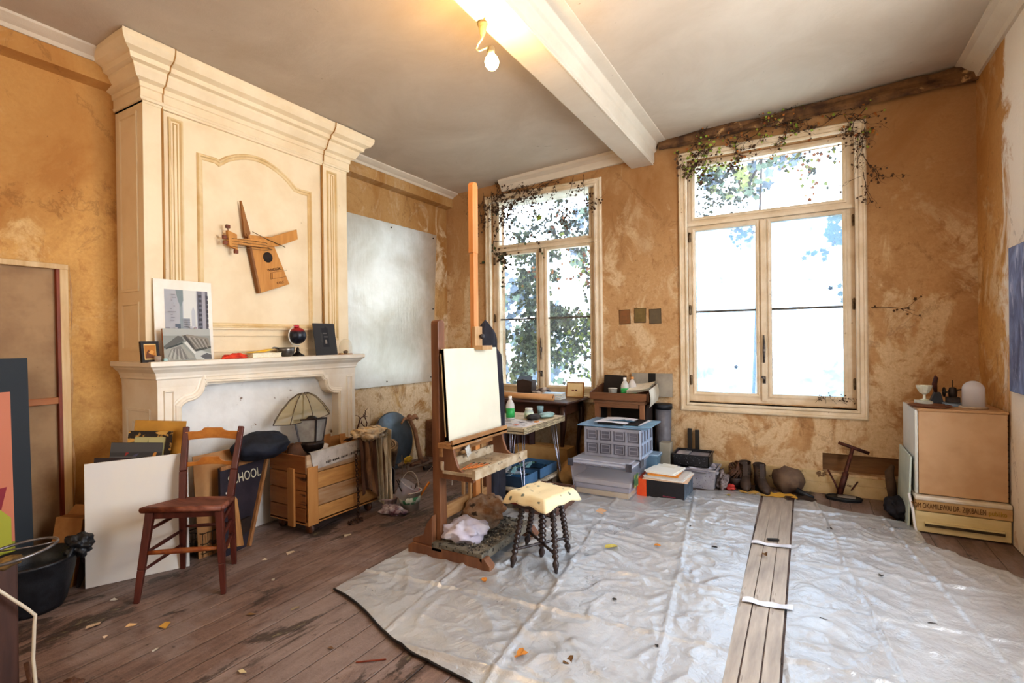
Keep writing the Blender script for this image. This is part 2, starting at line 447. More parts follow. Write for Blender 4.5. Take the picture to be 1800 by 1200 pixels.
# ------------------------------------------------------------------ windows
def pane_mat(name, haze, tint):
    t = NT(name)
    vec = t.coord(); n = t.noise(vec, 7, 6, .7, .5)
    tr = t.n('ShaderNodeBsdfTransparent', i_Color=(1, 1, 1, 1)).outputs[0]
    tl = t.n('ShaderNodeBsdfTranslucent', i_Color=lin(tint)).outputs[0]
    gl = t.n('ShaderNodeBsdfGlossy', i_Roughness=.05, i_Color=(1, 1, 1, 1)).outputs[0]
    f = t.ramp(n, .25, .75, (haze*.6, haze*.6, haze*.6, 1), (min(1, haze*1.3),)*3 + (1,))
    a = t.n('ShaderNodeMixShader', i_0=f); t.t.links.new(tr, a.inputs[1]); t.t.links.new(tl, a.inputs[2])
    b = t.n('ShaderNodeMixShader', i_0=.04); t.t.links.new(a.outputs[0], b.inputs[1]); t.t.links.new(gl, b.inputs[2])
    return t.done(b.outputs[0])
PANE_CLEAR = pane_mat('window_glass', .035, '#d0dcea')
PANE_HAZY = pane_mat('dusty_window_glass', .6, '#7f93a4')
IRON = M('#3a3430', '#5a4a3c', 30, .5, .6)
def casing_prof(w):
    return [(0, 0), (0, .018), (.012, .03), (.025, .03), (.03, .02), (w-.03, .02), (w-.02, .034), (w-.008, .034), (w, .026), (w, 0)]
def window(name, out, panes, hazy, muntin, sill=True):
    x0, x1, z0, z1 = out
    w = thing(name, '', '', ((x0+x1)/2, B, z0)); del w['label']; del w['category']; w['kind'] = 'structure'
    cs = MB()
    # casing: swept moulding on the room side (outer edge at the outline)
    pth = [(x0, B, z0), (x1, B, z0), (x1, B, z1), (x0, B, z1)]
    cs.sweep(pth, [(-a, b) for a, b in casing_prof(.085)], (0, -1, 0), True)
    p = part('window_casing', cs, PAINTF, w, True)
    fr = MB()
    ix0, ix1, iz0, iz1 = x0 + .075, x1 - .075, z0 + .085, z1 - .075
    xs = sorted({ix0, ix1} | {q for pp in panes for q in pp[:2]}); zs = sorted({iz0, iz1} | {q for pp in panes for q in pp[2:]})
    cells(fr, xs, zs, lambda x, z: not inr(x, z, panes), B + .055, B + .115)
    # sash edges: thin raised strip round each pane, transom bar, meeting stile
    for a, b, c, d in panes:
        fr.sweep([(a, B + .055, c), (b, B + .055, c), (b, B + .055, d), (a, B + .055, d)], [(0, 0), (0, .004), (.018, .012), (.03, .012), (.03, 0)], (0, -1, 0), True)
    tz = (panes[0][2] + panes[1][3]) / 2
    fr.box(ix0, ix1, B + .02, B + .06, tz - .022, tz + .012)
    mxx = (panes[1][1] + panes[2][0]) / 2
    fr.box(mxx - .022, mxx + .022, B + .028, B + .06, panes[1][2] - .06, panes[1][3] + .03)
    fr.box(ix0, ix1, B + .0, B + .07, iz0 - .02, iz0 + .012)
    # jambs
    fr.box(ix0 - .02, ix0 + .004, B - .005, B + .3, iz0, iz1); fr.box(ix1 - .004, ix1 + .02, B - .005, B + .3, iz0, iz1)
    fr.box(ix0, ix1, B - .005, B + .3, iz1 - .004, iz1 + .02); fr.box(ix0, ix1, B + .05, B + .3, iz0 - .03, iz0)
    part('window_frame', fr, PAINTF, w, True, .003)
    for i, (a, b, c, d) in enumerate(panes):
        g = MB(); g.box(a, b, B + .083, B + .086, c, d); part('window_pane', g, PANE_HAZY if (hazy and i) else PANE_CLEAR, w, True)
    mu = MB()
    for a, b, c, d in panes[1:]: mu.box(a, b, B + .07, B + .095, muntin - .009, muntin + .009)
    part('glazing_bar', mu, M('#4a4640', '#6a6258', 20, .6), w, True)
    h = MB()
    hz = panes[1][2] + .42
    h.tube([(mxx, B + .015, hz - .12), (mxx, B + .008, hz), (mxx, B + .012, hz + .14)], [.006, .011, .005], 8)
    h.tube([(mxx, B + .02, hz - .3), (mxx, B + .012, hz - .27), (mxx - .02, B - .01, hz - .25)], [.012, .01, .008], 8)
    h.cbox((mxx, B + .02, hz), (.022, .012, .06)); h.cbox((mxx, B + .02, hz - .28), (.024, .012, .07))
    part('window_handle', h, M('#4a4442', '#8a8078', 30, .4, .8), w, True)
    for hx in (ix0 + .02, ix1 - .02):
        for hz2 in (panes[1][2] + .12, muntin + .02, panes[1][3] - .06):
            q = MB(); q.cbox((hx, B + .05, hz2), (.022, .014, .09)); q.tube([(hx, B + .04, hz2 - .05), (hx, B + .04, hz2 + .05)], .007, 8)
            part('hinge', q, M('#8d7a60', '#5b4630', 25, .6, .3), w, True)
    return w
window('window_2', (-1.125, .445, .67, 3.262), [(-.978, .274, 2.612, 3.12), (-.977, -.429, .858, 2.475), (-.295, .27, .858, 2.485)], True, 1.663)
window('window_1', (-3.456, -1.94, .69, 3.17), [(-3.293, -2.113, 2.567, 3.09), (-3.295, -2.787, .865, 2.44), (-2.64, -2.111, .868, 2.452)], False, 1.655)
# side window beyond the frame's right edge (its light falls across the room)
w3 = thing('window_3', '', '', (XR, 2.5, .75)); del w3['label']; del w3['category']; w3['kind'] = 'structure'
g = MB()
cellsx(g, [R3[0], R3[0]+.09, 2.45, 2.55, R3[1]-.09, R3[1]], [R3[2], R3[2]+.1, 2.4, 2.48, R3[3]-.09, R3[3]], [(R3[0]+.09, 2.45, R3[2]+.1, 2.4), (2.55, R3[1]-.09, R3[2]+.1, 2.4), (R3[0]+.09, 2.45, 2.48, R3[3]-.09), (2.55, R3[1]-.09, 2.48, R3[3]-.09)], XR + .2, XR + .25)
part('window_frame', g, PAINTF, w3, True)
g = MB(); g.box(XR + .22, XR + .223, R3[0]+.09, R3[1]-.09, R3[2]+.1, R3[3]-.09); part('window_pane', g, PANE_CLEAR, w3, True)
g = MB(); g.sweep([(XR, R3[0]-.08, R3[2]-.08), (XR, R3[0]-.08, R3[3]+.08), (XR, R3[1]+.08, R3[3]+.08), (XR, R3[1]+.08, R3[2]-.08)], casing_prof(.085), (-1, 0, 0), True)
part('window_casing', g, PAINTF, w3, True)
# ------------------------------------------------------------------ fireplace with its tall overmantel
XF = -3.694; XM = -3.594; Y0 = 1.672; Y1 = 3.355
fp = thing('fireplace', 'tall cream panelled fireplace and overmantel with stepped cornice against the left wall', 'fireplace', (XM, 2.5, 0))
b = MB()
b.box(A, XF, Y0, 1.783, 1.27, 3.0)
b.box(A, XF - .018, 1.783, 3.085, 1.27, 3.0)
b.box(A, XF, 3.085, Y1, 1.27, 3.0)
b.box(A, XF + .004, Y0, Y1, 2.96, 3.33)
part('overmantel', b, PAINTW, fp, True, .003)
# grooves beside the corner pilasters, their shadow line painted as brown tubes
g = MB(); g.tube([(XF - .004, 1.79, 1.30), (XF - .004, 1.79, 3.2)], .009, 8); g.tube([(XF - .004, 3.08, 1.30), (XF - .004, 3.08, 3.2)], .009, 8)
part('corner_groove_shade', g, GROOVE_SHADE, fp, True)
# narrow flute panels
def frame_rect(mb, x, ya, yb, za, zb, w, o, nrm=(1, 0, 0)):
    mb.sweep([(x, ya, za), (x, yb, za), (x, yb, zb), (x, ya, zb)], [(0, 0), (-.002, o), (-w*.6, o), (-w, 0)], nrm, True)
for fa in ((XF - .018, 1.83, 1.925, 1.42, 2.93, .022, .012), (XF - .018, 1.862, 1.893, 1.45, 2.90, .008, .008), (XF, 3.125, 3.235, 1.42, 2.93, .022, .012), (XF, 3.165, 3.197, 1.45, 2.90, .008, .008)):
    fl_ = MB(); frame_rect(fl_, *fa); part('flute_panel', fl_, M('#dfc79c', '#d3b684', 4, .5), fp, True)
# arched centre panel
arc = [(2.015, 1.512), (2.975, 1.512), (2.975, 2.70), (2.855, 2.70), (2.835, 2.705)]
for k in range(13):
    t = k / 12; y = 2.82 - t * .65; arc.append((y, 2.705 + .02 * 0 + .135 * math.sin(PI * t) ** .8 + .035 * t))
arc += [(2.155, 2.748), (2.015, 2.748)]
pn = MB(); pn.sweep([(XF - .018, y, z) for y, z in arc], [(0, 0), (.0, .006), (-.008, .018), (-.018, .018), (-.024, .008), (-.038, .006), (-.042, 0)], (1, 0, 0), True)
part('arched_panel_moulding', pn, M('#e2c99c', '#d2b17c', 5, .5), fp, True)
rl = MB()
for z, o_ in ((1.512, .02), (1.462, .012), (1.345, .014)): rl.box(XF - .02, XF - .018 + o_, 2.0, 2.99, z - .006, z + .006)
part('panel_rail', rl, PAINTW, fp, True, .002)
# side panel relief on the left return (faces the camera)
sp = MB()
for za, zb in ((1.75, 2.92), (1.36, 1.68)):
    sp.sweep([(A + .06, Y0, za), (XF - .07, Y0, za), (XF - .07, Y0, zb), (A + .06, Y0, zb)], [(0, 0), (0, .008), (-.016, .008), (-.02, 0)], (0, -1, 0), True)
part('side_panel', sp, PAINTW, fp, True)
# cornice wraps three sides
prof = [(0, 2.975), (.008, 2.978), (.014, 2.992), (.009, 3.0), (.009, 3.05), (.018, 3.055), (.02, 3.085), (.05, 3.10), (.075, 3.15), (.078, 3.165), (.105, 3.175), (.112, 3.205), (.15, 3.225), (.172, 3.262), (.175, 3.285), (.175, 3.30), (-.02, 3.30)]
co = MB()
def wrap(mb, prof, x, ya, yb, xw):
    rows = []
    for (px, py, sx, sy) in ((xw, ya, 0, -1), (x, ya, 1, -1), (x, yb, 1, 1), (xw, yb, 0, 1)):
        rows.append([(px + sx * o_, py + sy * o_, z) for o_, z in prof])
    k = len(prof); vs = [p for r in rows for p in r]
    mb.add(vs, [(i*k+q, (i+1)*k+q, (i+1)*k+q+1, i*k+q+1) for i in range(3) for q in range(k-1)])
wrap(co, prof, XF, Y0, Y1, A)
part('cornice', co, PAINTW, fp, True)
# breaks in the cornice above the pilasters
for ya, yb in ((Y0 - .0, 1.785), (3.085, Y1)):
    br = MB()
    k = len(prof)
    pr = [(XF + o_ + .007, z) for o_, z in prof]
    br.add([(x, ya - (x - XF if ya == Y0 else 0), z) for x, z in pr] + [(x, yb + (x - XF if yb == Y1 else 0), z) for x, z in pr], [(q, q+1, k+q+1, k+q) for q in range(k-1)] + [tuple(range(k)), tuple(range(2*k-1, k-1, -1))])
    part('cornice_break', br, PAINTW, fp, True)
for gy in (1.787, 3.083):
    g = MB(); g.tube([(XF + o_ + .008, gy, z) for o_, z in prof[3:-1]], .0045, 6, smooth=False); part('cornice_groove_shade', g, GROOVE_SHADE, fp, True)  # brown tubes carry the groove's painted shadow line up the cornice
# mantel
sh = MB()
mp = [(0, 1.12), (.004, 1.17), (.012, 1.178), (.012, 1.19), (.02, 1.215), (.045, 1.24), (.052, 1.252), (.06, 1.256), (.066, 1.262), (.066, 1.288), (.06, 1.292), (-.4, 1.292)]
wrap(sh, mp, XM, 1.69, 3.33, A); sh.box(A, XM + .05, 1.65, 3.37, 1.262, 1.291)
part('mantel_shelf', sh, PAINTM, fp, True)
op = [(1.69, 0), (1.69, 1.2), (3.33, 1.2), (3.33, 0), (3.128, 0), (3.128, .952), (3.10, .955)]
for k in range(7):
    t = k / 6 * PI / 2; op.append((3.10 - .115 * math.sin(t) , .955 + .12 * (1 - math.cos(t)) ))
op += [(2.965, 1.085), (2.95, 1.112), (2.0, 1.132), (1.992, 1.105)]
for k in range(7):
    t = k / 6 * PI / 2; op.append((1.985 - .115 * (1 - math.cos(t)), 1.10 - .105 * math.sin(t) * 1.0 + .02))
op += [(1.845, 1.0), (1.83, .985), (1.83, 0)]
su = MB(); su.prism(op, 'x', XM - .09, XM)
su.box(A, XM - .09, 1.69, 1.80, 0, 1.2); su.box(A, XM - .09, 3.17, 3.33, 0, 1.2)
part('surround', su, PAINTM, fp, True)
om = MB()
inner = [(XM, y, z) for y, z in op[4:]]
om.sweep(inner, [(0, 0), (0, .012), (.008, .02), (.018, .014), (.022, .02), (.034, .014), (.04, .006), (.05, .004), (.054, 0)], (1, 0, 0))
for ya, yb in ((1.725, 1.79), (3.235, 3.295)):
    frame_rect(om, XM, ya, yb, .12, 1.10, .014, .012)
om.sweep([(A + .06, 1.69, .3), (XM - .09, 1.69, .3), (XM - .09, 1.69, .98), (A + .06, 1.69, .98)], [(0, 0), (0, .008), (-.016, .008), (-.02, 0)], (0, -1, 0), True)
om.sweep([(A + .14, 1.69, .4), (XM - .17, 1.69, .4), (XM - .17, 1.69, .9), (A + .14, 1.69, .9)], [(0, 0), (0, .008), (-.01, .008), (-.014, 0)], (0, -1, 0), True)
part('surround_moulding', om, PAINTM, fp, True)
fb = MB()
def fbf(u, v): return (XM - .07 + .004 * noise.noise(V((u * 9, v * 7, 3))), 1.8 + 1.36 * u, 1.16 * v)
fb.grid(fbf, 40, 30)
part('fireboard', fb, PEEL, fp, True)

# ------------------------------------------------------------------ hanging cigar-box style guitar
OAK = wood('#b57a35', '#cc9148', 'z', .5, 3, '#7c4d1e', .68)
OAKD = wood('#7d4f24', '#9a672f', 'z', .55, 4)
gt = thing('wall_guitar', 'dismantled homemade guitar of thin boards hanging on the overmantel panel', 'guitar', (XF, 2.45, 2.15))
gx = XF - .005
b = MB(); b.prism([(2.368, 2.225), (2.55, 2.235), (2.715, 1.88), (2.462, 1.79)], 'x', gx, gx + .035); part('body_board', b, OAK, gt, True, .002)
b = MB(); b.prism([(2.350, 2.23), (2.368, 2.225), (2.462, 1.79), (2.448, 1.785)], 'x', gx, gx + .037); part('side_board', b, OAKD, gt, True)
b = MB(); b.prism([(2.311, 2.47), (2.318, 2.47), (2.385, 2.24), (2.372, 2.20), (2.34, 2.21)], 'x', gx + .01, gx + .03); part('spike_board', b, OAKD, gt, True)
b = MB(); b.prism([(2.238, 2.13), (2.238, 2.17), (2.5, 2.215), (2.775, 2.335), (2.785, 2.255), (2.6, 2.17), (2.45, 2.14)], 'x', gx + .037, gx + .055); part('neck', b, OAK, gt, True, .002)
b = MB(); b.prism([(2.19, 2.225), (2.26, 2.205), (2.265, 2.09), (2.20, 2.115)], 'x', gx + .03, gx + .06); part('headstock', b, OAK, gt, True, .002)
for y, z in ((2.19, 2.25), (2.165, 2.17), (2.17, 2.13), (2.25, 2.075)):
    b = MB(); b.cbox((gx + .06, y, z), (.02, .026, .024)); b.tube([(gx + .05, y, z), (gx + .05, 2.225, 2.155)], .004, 6); part('tuning_peg', b, M('#8a4a28', '#6d3820', 20, .5), gt, True)
b = MB(); b.lathe([(0, 0), (.041, 0), (.041, .002), (0, .002)], 28, mx=Matrix.Translation((gx + .036, 2.522, 2.073)) @ Matrix.Rotation(PI/2, 4, 'Y')); part('sound_hole', b, M('#2a201c', '#332822', 20, .8), gt, True)
b = MB()
for k in range(4): b.tube([(gx + .06, 2.22, 2.17 - .02 * k), (gx + .058, 2.5, 2.18 - .02 * k), (gx + .04, 2.53 + .01 * k, 2.14)], .0016, 5)
b.tube([(gx + .06, 2.38, 2.245), (gx + .06, 2.5, 2.21), (gx + .06, 2.66, 2.17)], .003, 5)
part('guitar_string', b, M('#7a6a50', '#5a4a38', 20, .4, .6), gt, True)
INK = M('#4a2c14', '#3a2210', 30, .7, bump=0)
rg = (PI/2, math.radians(19) * 0, PI/2)
def gtx(s, sz, y, z): return text(s, sz, INK, gt, (gx + .0365 - XF, y - 2.45, z - 2.15), (PI/2, math.radians(0), PI/2))
for s_, sz, y, z in (('WINDSOR', .026, 2.575, 1.985), ('COLE', .026, 2.63, 1.885)):
    o = gtx(s_, sz, y, z); o.rotation_euler = Euler((PI/2, 0, PI/2)); o.rotation_euler.rotate_axis('Z', math.radians(14))
b = MB()
for y0_, z0_, y1_, z1_ in ((2.545, 1.955, 2.69, 1.992), (2.545, 1.905, 2.685, 1.938), (2.545, 1.905, 2.545, 1.955), (2.545, 1.968, 2.68, 2.002)):
    b.beam((gx + .036, y0_, z0_), (gx + .036, y1_, z1_), .002, .002, (1, 0, 0))
b.beam((gx + .036, 2.556, 1.909), (gx + .036, 2.556, 1.955), .012, .002, (0, 1, 0))
part('printed_border', b, INK, gt, True)

# ------------------------------------------------------------------ things on the mantel shelf
ZS = 1.293
def leaning(name, label, cat, o, xdir, up, w, h, t, face, edge, patches=(), group=None, back=None):
    """a flat board/picture: o = lower corner, xdir along the base, up = lean; patches = (polygon, colour) on the face, unit square"""
    m = basis(o, xdir, up)
    root = thing(name, label, cat, mx=m, group=group)
    return root
def board(name, label, cat, o, xdir, up, w, h, t, mat, sub=(), edge=None, group=None, edge_w=0, edge_o=.006, pname='print', margins=(0, 0, 1, 1), shape=None):
    root = thing(name, label, cat, mx=basis(o, xdir, up), group=group)
    b = MB()
    if shape: b.prism([(x * w, z * h) for x, z in shape], 'y', 0, t)
    else: b.box(0, w, 0, t, 0, h)
    part('board', b, mat, root, bv=.001)
    if edge:
        e = MB()
        e.sweep([(0, 0, 0), (w, 0, 0), (w, 0, h), (0, 0, h)], [(.004, -t), (.004, edge_o), (-edge_w, edge_o), (-edge_w, -.001), (0, -.001), (0, -t)], (0, -1, 0), True)
        part('frame', e, edge, root)
    if sub:
        p = MB(); mx0, mz0, mx1, mz1 = margins; k = 0
        for poly, colr in sub:
            k += 1
            pts = [((mx0 + (mx1 - mx0) * x) * w, -.0006 - .00012 * k, (mz0 + (mz1 - mz0) * z) * h) for x, z in poly]
            p.add(pts, [tuple(range(len(pts)))], F(colr) if isinstance(colr, str) else colr)
        me = bpy.data.meshes.new(pname); me.from_pydata(p.v, [], p.f); mats = []
        for i, pl in enumerate(me.polygons):
            if p.m[i] not in mats: mats.append(p.m[i]); me.materials.append(p.m[i])
            pl.material_index = mats.index(p.m[i])
        oo = bpy.data.objects.new(pname, me); COL.objects.link(oo); oo.parent = root
    return root
def R_(x0, z0, x1, z1): return [(x0, z0), (x1, z0), (x1, z1), (x0, z1)]
r2 = random.Random(3)
city = [(R_(0, 0, 1, 1), '#c4c4c6'), (R_(0, 0, .33, 1), '#a9a8ac'), (R_(.33, .1, .40, 1), '#8d9698'), ([(.25, 1), (.42, 1), (.44, .85), (.36, .7), (.3, .8)], '#7f8a8c'),
        (R_(.42, .3, .72, 1), '#d4d3cd'), ([(.6, .3), (.6, .62), (.645, .72), (.69, .62), (.69, .3)], '#b9bbbf'), (R_(.4, .1, .56, .5), '#9a9da3'), (R_(.56, .12, .66, .36), '#c9c9cc'),
        (R_(.74, 0, 1, 1), '#77767f'), (R_(.86, .2, .94, 1), '#a3a0a6'), (R_(0, .1, .1, .34), '#8e8b92'), (R_(.1, .1, .2, .28), '#a5a0a4'), (R_(.22, .08, .34, .4), '#5e6672'), (R_(0, 0, 1, .14), '#5f606e'), (R_(.3, .04, .8, .1), '#7f8ba0')]
for i in range(7):
    for j in range(9): city.append((R_(.41 + i*.021, .14 + j*.04, .42 + i*.021, .16 + j*.04), '#6c7078'))
for j in range(9): city += [(R_(.77, .2 + j*.085, .83, .25 + j*.085), '#4c4a52'), (R_(.955, .18 + j*.085, .985, .24 + j*.085), '#4a4850')]
for j in range(10): city.append((R_(.06 + r2.random()*.15, .45 + j*.05, .10 + r2.random()*.16, .465 + j*.05), '#8f8c90'))
for j in range(16):
    x = r2.random()*.9; z = .08 + r2.random()*.18; city.append((R_(x, z, x + .03 + r2.random()*.05, z + .02 + r2.random()*.1), r2.choice(['#4f525e', '#8c8f99', '#b7b4b8', '#a08e94'])))
for j in range(6): city.append((R_(.82, .01 + j*.05, .99, .035 + j*.05), r2.choice(['#3f4458', '#96a3b4', '#c0c6cc', '#5a5f74'])))
board('cityscape_print', 'large white mounted grey cityscape print leaning on the overmantel', 'picture', (-3.655, 1.712, ZS), (.0, 1, 0), (-.045, 0, 1), .375, .54, .006, M('#efe9de', '#e6ddce', 4, .6), city, margins=(.17, .17, .92, .88))
roofs = [(R_(0, 0, 1, 1), '#8f918a'), (R_(0, .78, 1, 1), '#a9aaa4'), ([(0, .45), (.3, .78), (.38, .74), (.42, .6), (.0, .38)], '#5f5e5a'), ([(.03, .4), (.38, .57), (.4, .53), (.05, .34)], '#3f4440'),
         ([(0, .34), (.38, .5), (.62, .08), (.3, 0), (0, 0)], '#9c9a90'), ([(.15, .36), (.34, .46), (.5, .05), (.36, .02)], '#84807a'), ([(.38, .78), (.5, .82), (.95, .7), (1, .38), (.62, .3)], '#8a8378'),
         ([(.4, .76), (.6, .36), (.66, .34), (.46, .8)], '#4c4a46'), ([(.6, .28), (.78, .3), (1, .2), (1, 0), (.66, 0)], '#b5b7b2'), ([(.75, .12), (.9, .22), (1, .16), (1, .02), (.85, .02)], '#5d5c5e'),
         ([(.42, .55), (.62, .2), (.66, .22), (.48, .6)], '#d0cfc8'), ([(.62, .33), (1, .44), (1, .38), (.66, .27)], '#45463f')]
for i in range(9): roofs.append(([(.04 + i*.05, .03), (.055 + i*.05, .03), (.16 + i*.028, .36), (.15 + i*.028, .36)], '#b9b7ae' if i % 2 else '#6f6e68'))
for i in range(9): roofs.append(([(.47 + i*.05, .74 - i*.01), (.49 + i*.05, .74 - i*.01), (.68 + i*.035, .36), (.67 + i*.035, .36)], '#b0a9a0' if i % 2 else '#676259'))
board('rooftop_painting', 'small grey canvas of roofs in front of the cityscape print on the mantel', 'picture', (-3.575, 1.725, ZS), (.0, 1, 0), (-.10, 0, 1), .30, .212, .018, M('#a46a46', '#c9bca8', 9, .6), roofs, margins=(0, 0, 1, 1))
r_ = board('framed_picture', 'small black framed golden picture at the left end of the mantel', 'picture', (-3.565, 1.595, ZS), (-.12, 1, 0), (-.12, -.01, 1), .10, .125, .012, M('#c28a3c', '#a46a24', 8, .5),
      [(R_(.1, .1, .9, .9), '#e0bd7c'), (R_(.18, .16, .84, .84), '#b57428'), ([(.2, .16), (.3, .5), (.45, .62), (.5, .4), (.8, .3), (.8, .16)], '#6b3a16'), ([(.4, .45), (.6, .6), (.75, .5), (.6, .35)], '#d69a4c')], edge=M('#1d1512', '#2c201a', 20, .35), edge_w=.012)
b = MB(); b.lathe([(0, 0), (.016, 0), (.018, .01), (.02, .035), (.018, .036), (.015, .012), (0, .01)], 14, (-3.545, 1.672, ZS)); solo('glass_cup', b, GL('#d8c8b8', .5), 'tiny tarnished glass cup before the black framed picture', 'cup', (-3.545, 1.672, ZS))
b = MB(); b.box(-3.56, -3.54, 1.705, 1.728, ZS, ZS + .018); solo('pastel_block', b, M('#a9c4c0', '#8fb0ac', 20, .5), 'tiny pale green block on the mantel beside the rooftop canvas', 'block', (-3.55, 1.716, ZS), bv=.002)
b = MB()
def rag(cx, cy, cz, rx, ry, rz, seed, mb, nu=40, nv=24, amp=.5, m=None):
    mb.ball((cx, cy, cz), (rx, ry, rz), nu, nv, m, lambda d: 1 + amp * .8 * noise.noise(d * 2.0 + V((seed, 0, 0))) + amp * .3 * (1 - 2*abs(noise.noise(d * 3.4 + V((0, seed, 0))))))
rag(-3.57, 2.19, ZS + .014, .025, .075, .02, 5, b, amp=.7)
solo('red_cloth', b, M('#b8281c', '#e04a28', 20, .7), 'crumpled red cloth lying on the mantel shelf', 'cloth', (-3.57, 2.19, ZS))
for (ya, yb, z0, z1, c1, lb) in ((2.31, 2.55, ZS, ZS + .035, '#efe6cf', 'thick cream paperback lying on the mantel shelf'),):
    k = thing('book', lb, 'book', (-3.57, 2.43, ZS))
    b = MB(); b.box(-3.635, -3.545, ya, yb, z0, z0 + .004); b.box(-3.635, -3.545, ya, yb, z1 - .004, z1); b.box(-3.635, -3.630, ya, yb, z0, z1); part('cover', b, M(c1, '#d8caa8', 8, .6), k, True, .001)
    b = MB(); b.box(-3.630, -3.548, ya + .003, yb - .003, z0 + .004, z1 - .004); part('pages', b, M('#f4ecd8', '#e0d2b4', 40, .8, stretch=(1, 1, 8)), k, True)
b = MB(); b.prism([(2.28, ZS + .036), (2.42, ZS + .040), (2.50, ZS + .058), (2.47, ZS + .063), (2.36, ZS + .046)], 'x', -3.62, -3.57); solo('yellow_packet', b, M('#d9a624', '#e8c23c', 12, .5), 'yellow folded packet lying on the cream paperback', 'packet', (-3.6, 2.4, ZS + .036), bv=.002)
STEEL = M('#8d8a86', '#6f6b67', 8, .32, .85)
k = thing('steel_bowl', 'dented grey metal bowl with spout beside the globe', 'bowl', (-3.60, 2.625, ZS))
b = MB(); b.lathe([(0, 0), (.04, 0), (.06, .02), (.066, .05), (.068, .072), (.064, .072), (.058, .045), (.05, .02), (0, .008)], 22); part('bowl', b, STEEL, k)
b = MB(); b.tube([(0, -.06, .065), (0, -.10, .072), (.0, -.115, .07)], [.008, .007, .006], 8); part('handle', b, STEEL, k)
k = thing('globe', 'dark desk globe with red cap and white meridian ring on the mantel', 'globe', (-3.60, 2.735, ZS))
b = MB(); b.lathe([(0, 0), (.05, 0), (.052, .008), (.03, .018), (.012, .035), (.014, .05), (.008, .07), (0, .072)], 20); part('base', b, M('#4a4440', '#2e2a28', 20, .3, .7), k)
t = NT('globe_ball'); tc = t.n('ShaderNodeTexCoord'); s_ = t.n('ShaderNodeSeparateXYZ', i_0=tc.outputs['Object']); nz = t.noise(t.coord(), 30, 5, .7)
cc = t.mix(t.ramp(t.math('ADD', s_.outputs[2], t.math('MULTIPLY', nz, .02)), .205, .225), t.mix(t.ramp(nz, .5, .55), lin('#1a1c26'), lin('#2a2f3e')), lin('#a31f24'))
GB = t.done(t.bsdf(cc, .35))
b = MB(); b.ball((0, 0, .165), .068, 26, 16); part('ball', b, GB, k)
b = MB(); b.tube([(0, .082 * math.sin(a), .165 + .082 * math.cos(a)) for a in [math.radians(-20 - i * 9) for i in range(20)]], .005, 8); b.tube([(0, -.028, .242), (0, 0, .165 + .09)], .004, 6); part('meridian', b, M('#d8d4cc', '#bcb6ac', 10, .35, .3), k)
b = MB(); rag(0, -.01, .24, .022, .022, .012, 4, b, 10, 8); part('cap', b, M('#b83040', '#d8505c', 20, .6), k)
sub = [(R_(.02, .02, .98, .98), '#2f2b2a'), (R_(.36, .25, .66, .85), '#151313'), ([(.42, .3), (.52, .9), (.6, .9), (.6, .3)], '#0d0c0c'), (R_(.47, .36, .56, .48), '#8a7f74'), (R_(.44, .55, .62, .6), '#4f4946'), (R_(.4, .66, .58, .7), '#5b5450'), (R_(.3, .4, .38, .7), '#3b3633')]
board('dark_photograph', 'dark brown unframed photograph leaning beside the globe on the mantel', 'picture', (-3.57, 2.895, ZS), (-.05, 1, 0), (-.16, -.02, 1), .235, .275, .006, M('#2b2726', '#3a3432', 8, .5), sub)
k = thing('small_bell_jar', 'small clear glass bell jar at the right end of the mantel', 'jar', (-3.60, 3.235, ZS))
b = MB(); b.lathe([(.056, .0), (.056, .07), (.05, .10), (.035, .125), (.012, .137), (0, .138)], 22); part('glass_dome', b, GL('#e8dcc4', .22, .05), k)
b = MB(); b.lathe([(0, -.001), (.06, -.001), (.06, .006), (0, .006)], 22); part('base', b, OAKD, k)
b = MB(); rag(0, .0, .02, .02, .02, .014, 8, b, 10, 8); part('pebble', b, M('#4d3626', '#6d4c30', 20, .8), k)
b = MB(); b.prism([(3.13, ZS), (3.165, ZS), (3.16, ZS + .01), (3.135, ZS + .01)], 'x', -3.58, -3.55); solo('brass_tag', b, M('#b0762a', '#8c5a1c', 20, .4, .6), 'small brass scrap on the mantel before the bell jar', 'scrap', (-3.565, 3.147, ZS))

# ------------------------------------------------------------------ metal sheet and left wall pieces
t = NT('brushed_sheet'); vec = t.coord((1, 1, 1)); n = t.noise(vec, 1.8, 6, .65, .4); n2 = t.noise(t.coord((1, 4, .6)), 9, 5, .7)
SHEET = t.done(t.bsdf(t.mix(t.ramp(n, .3, .7), lin('#c4bcaa'), lin('#e8e4da')), t.math('ADD', .26, t.math('MULTIPLY', n2, .2)), .75, n2, .2, .01))
k = thing('metal_sheet', 'large pale brushed metal sheet fixed to the wall right of the fireplace', 'sheet', (A, 4.35, .9))
b = MB(); b.add([(A + .004, 3.50, .92), (A + .004, 5.0, .905), (A + .004, 5.11, 2.73), (A + .004, 3.52, 2.72), (A + .025, 3.50, .92), (A + .025, 5.0, .905), (A + .025, 5.11, 2.73), (A + .025, 3.52, 2.72)], [(0, 1, 2, 3), (7, 6, 5, 4), (0, 4, 5, 1), (1, 5, 6, 2), (2, 6, 7, 3), (3, 7, 4, 0)])
part('sheet', b, SHEET, k, True)
b = MB()
for y, z in ((3.6, 2.66), (4.3, 2.68), (5.04, 2.68), (5.02, 1.8), (4.96, .96), (4.2, .96)): b.ball((A + .027, y, z), .009, 8, 6)
part('nail', b, IRON, k, True)

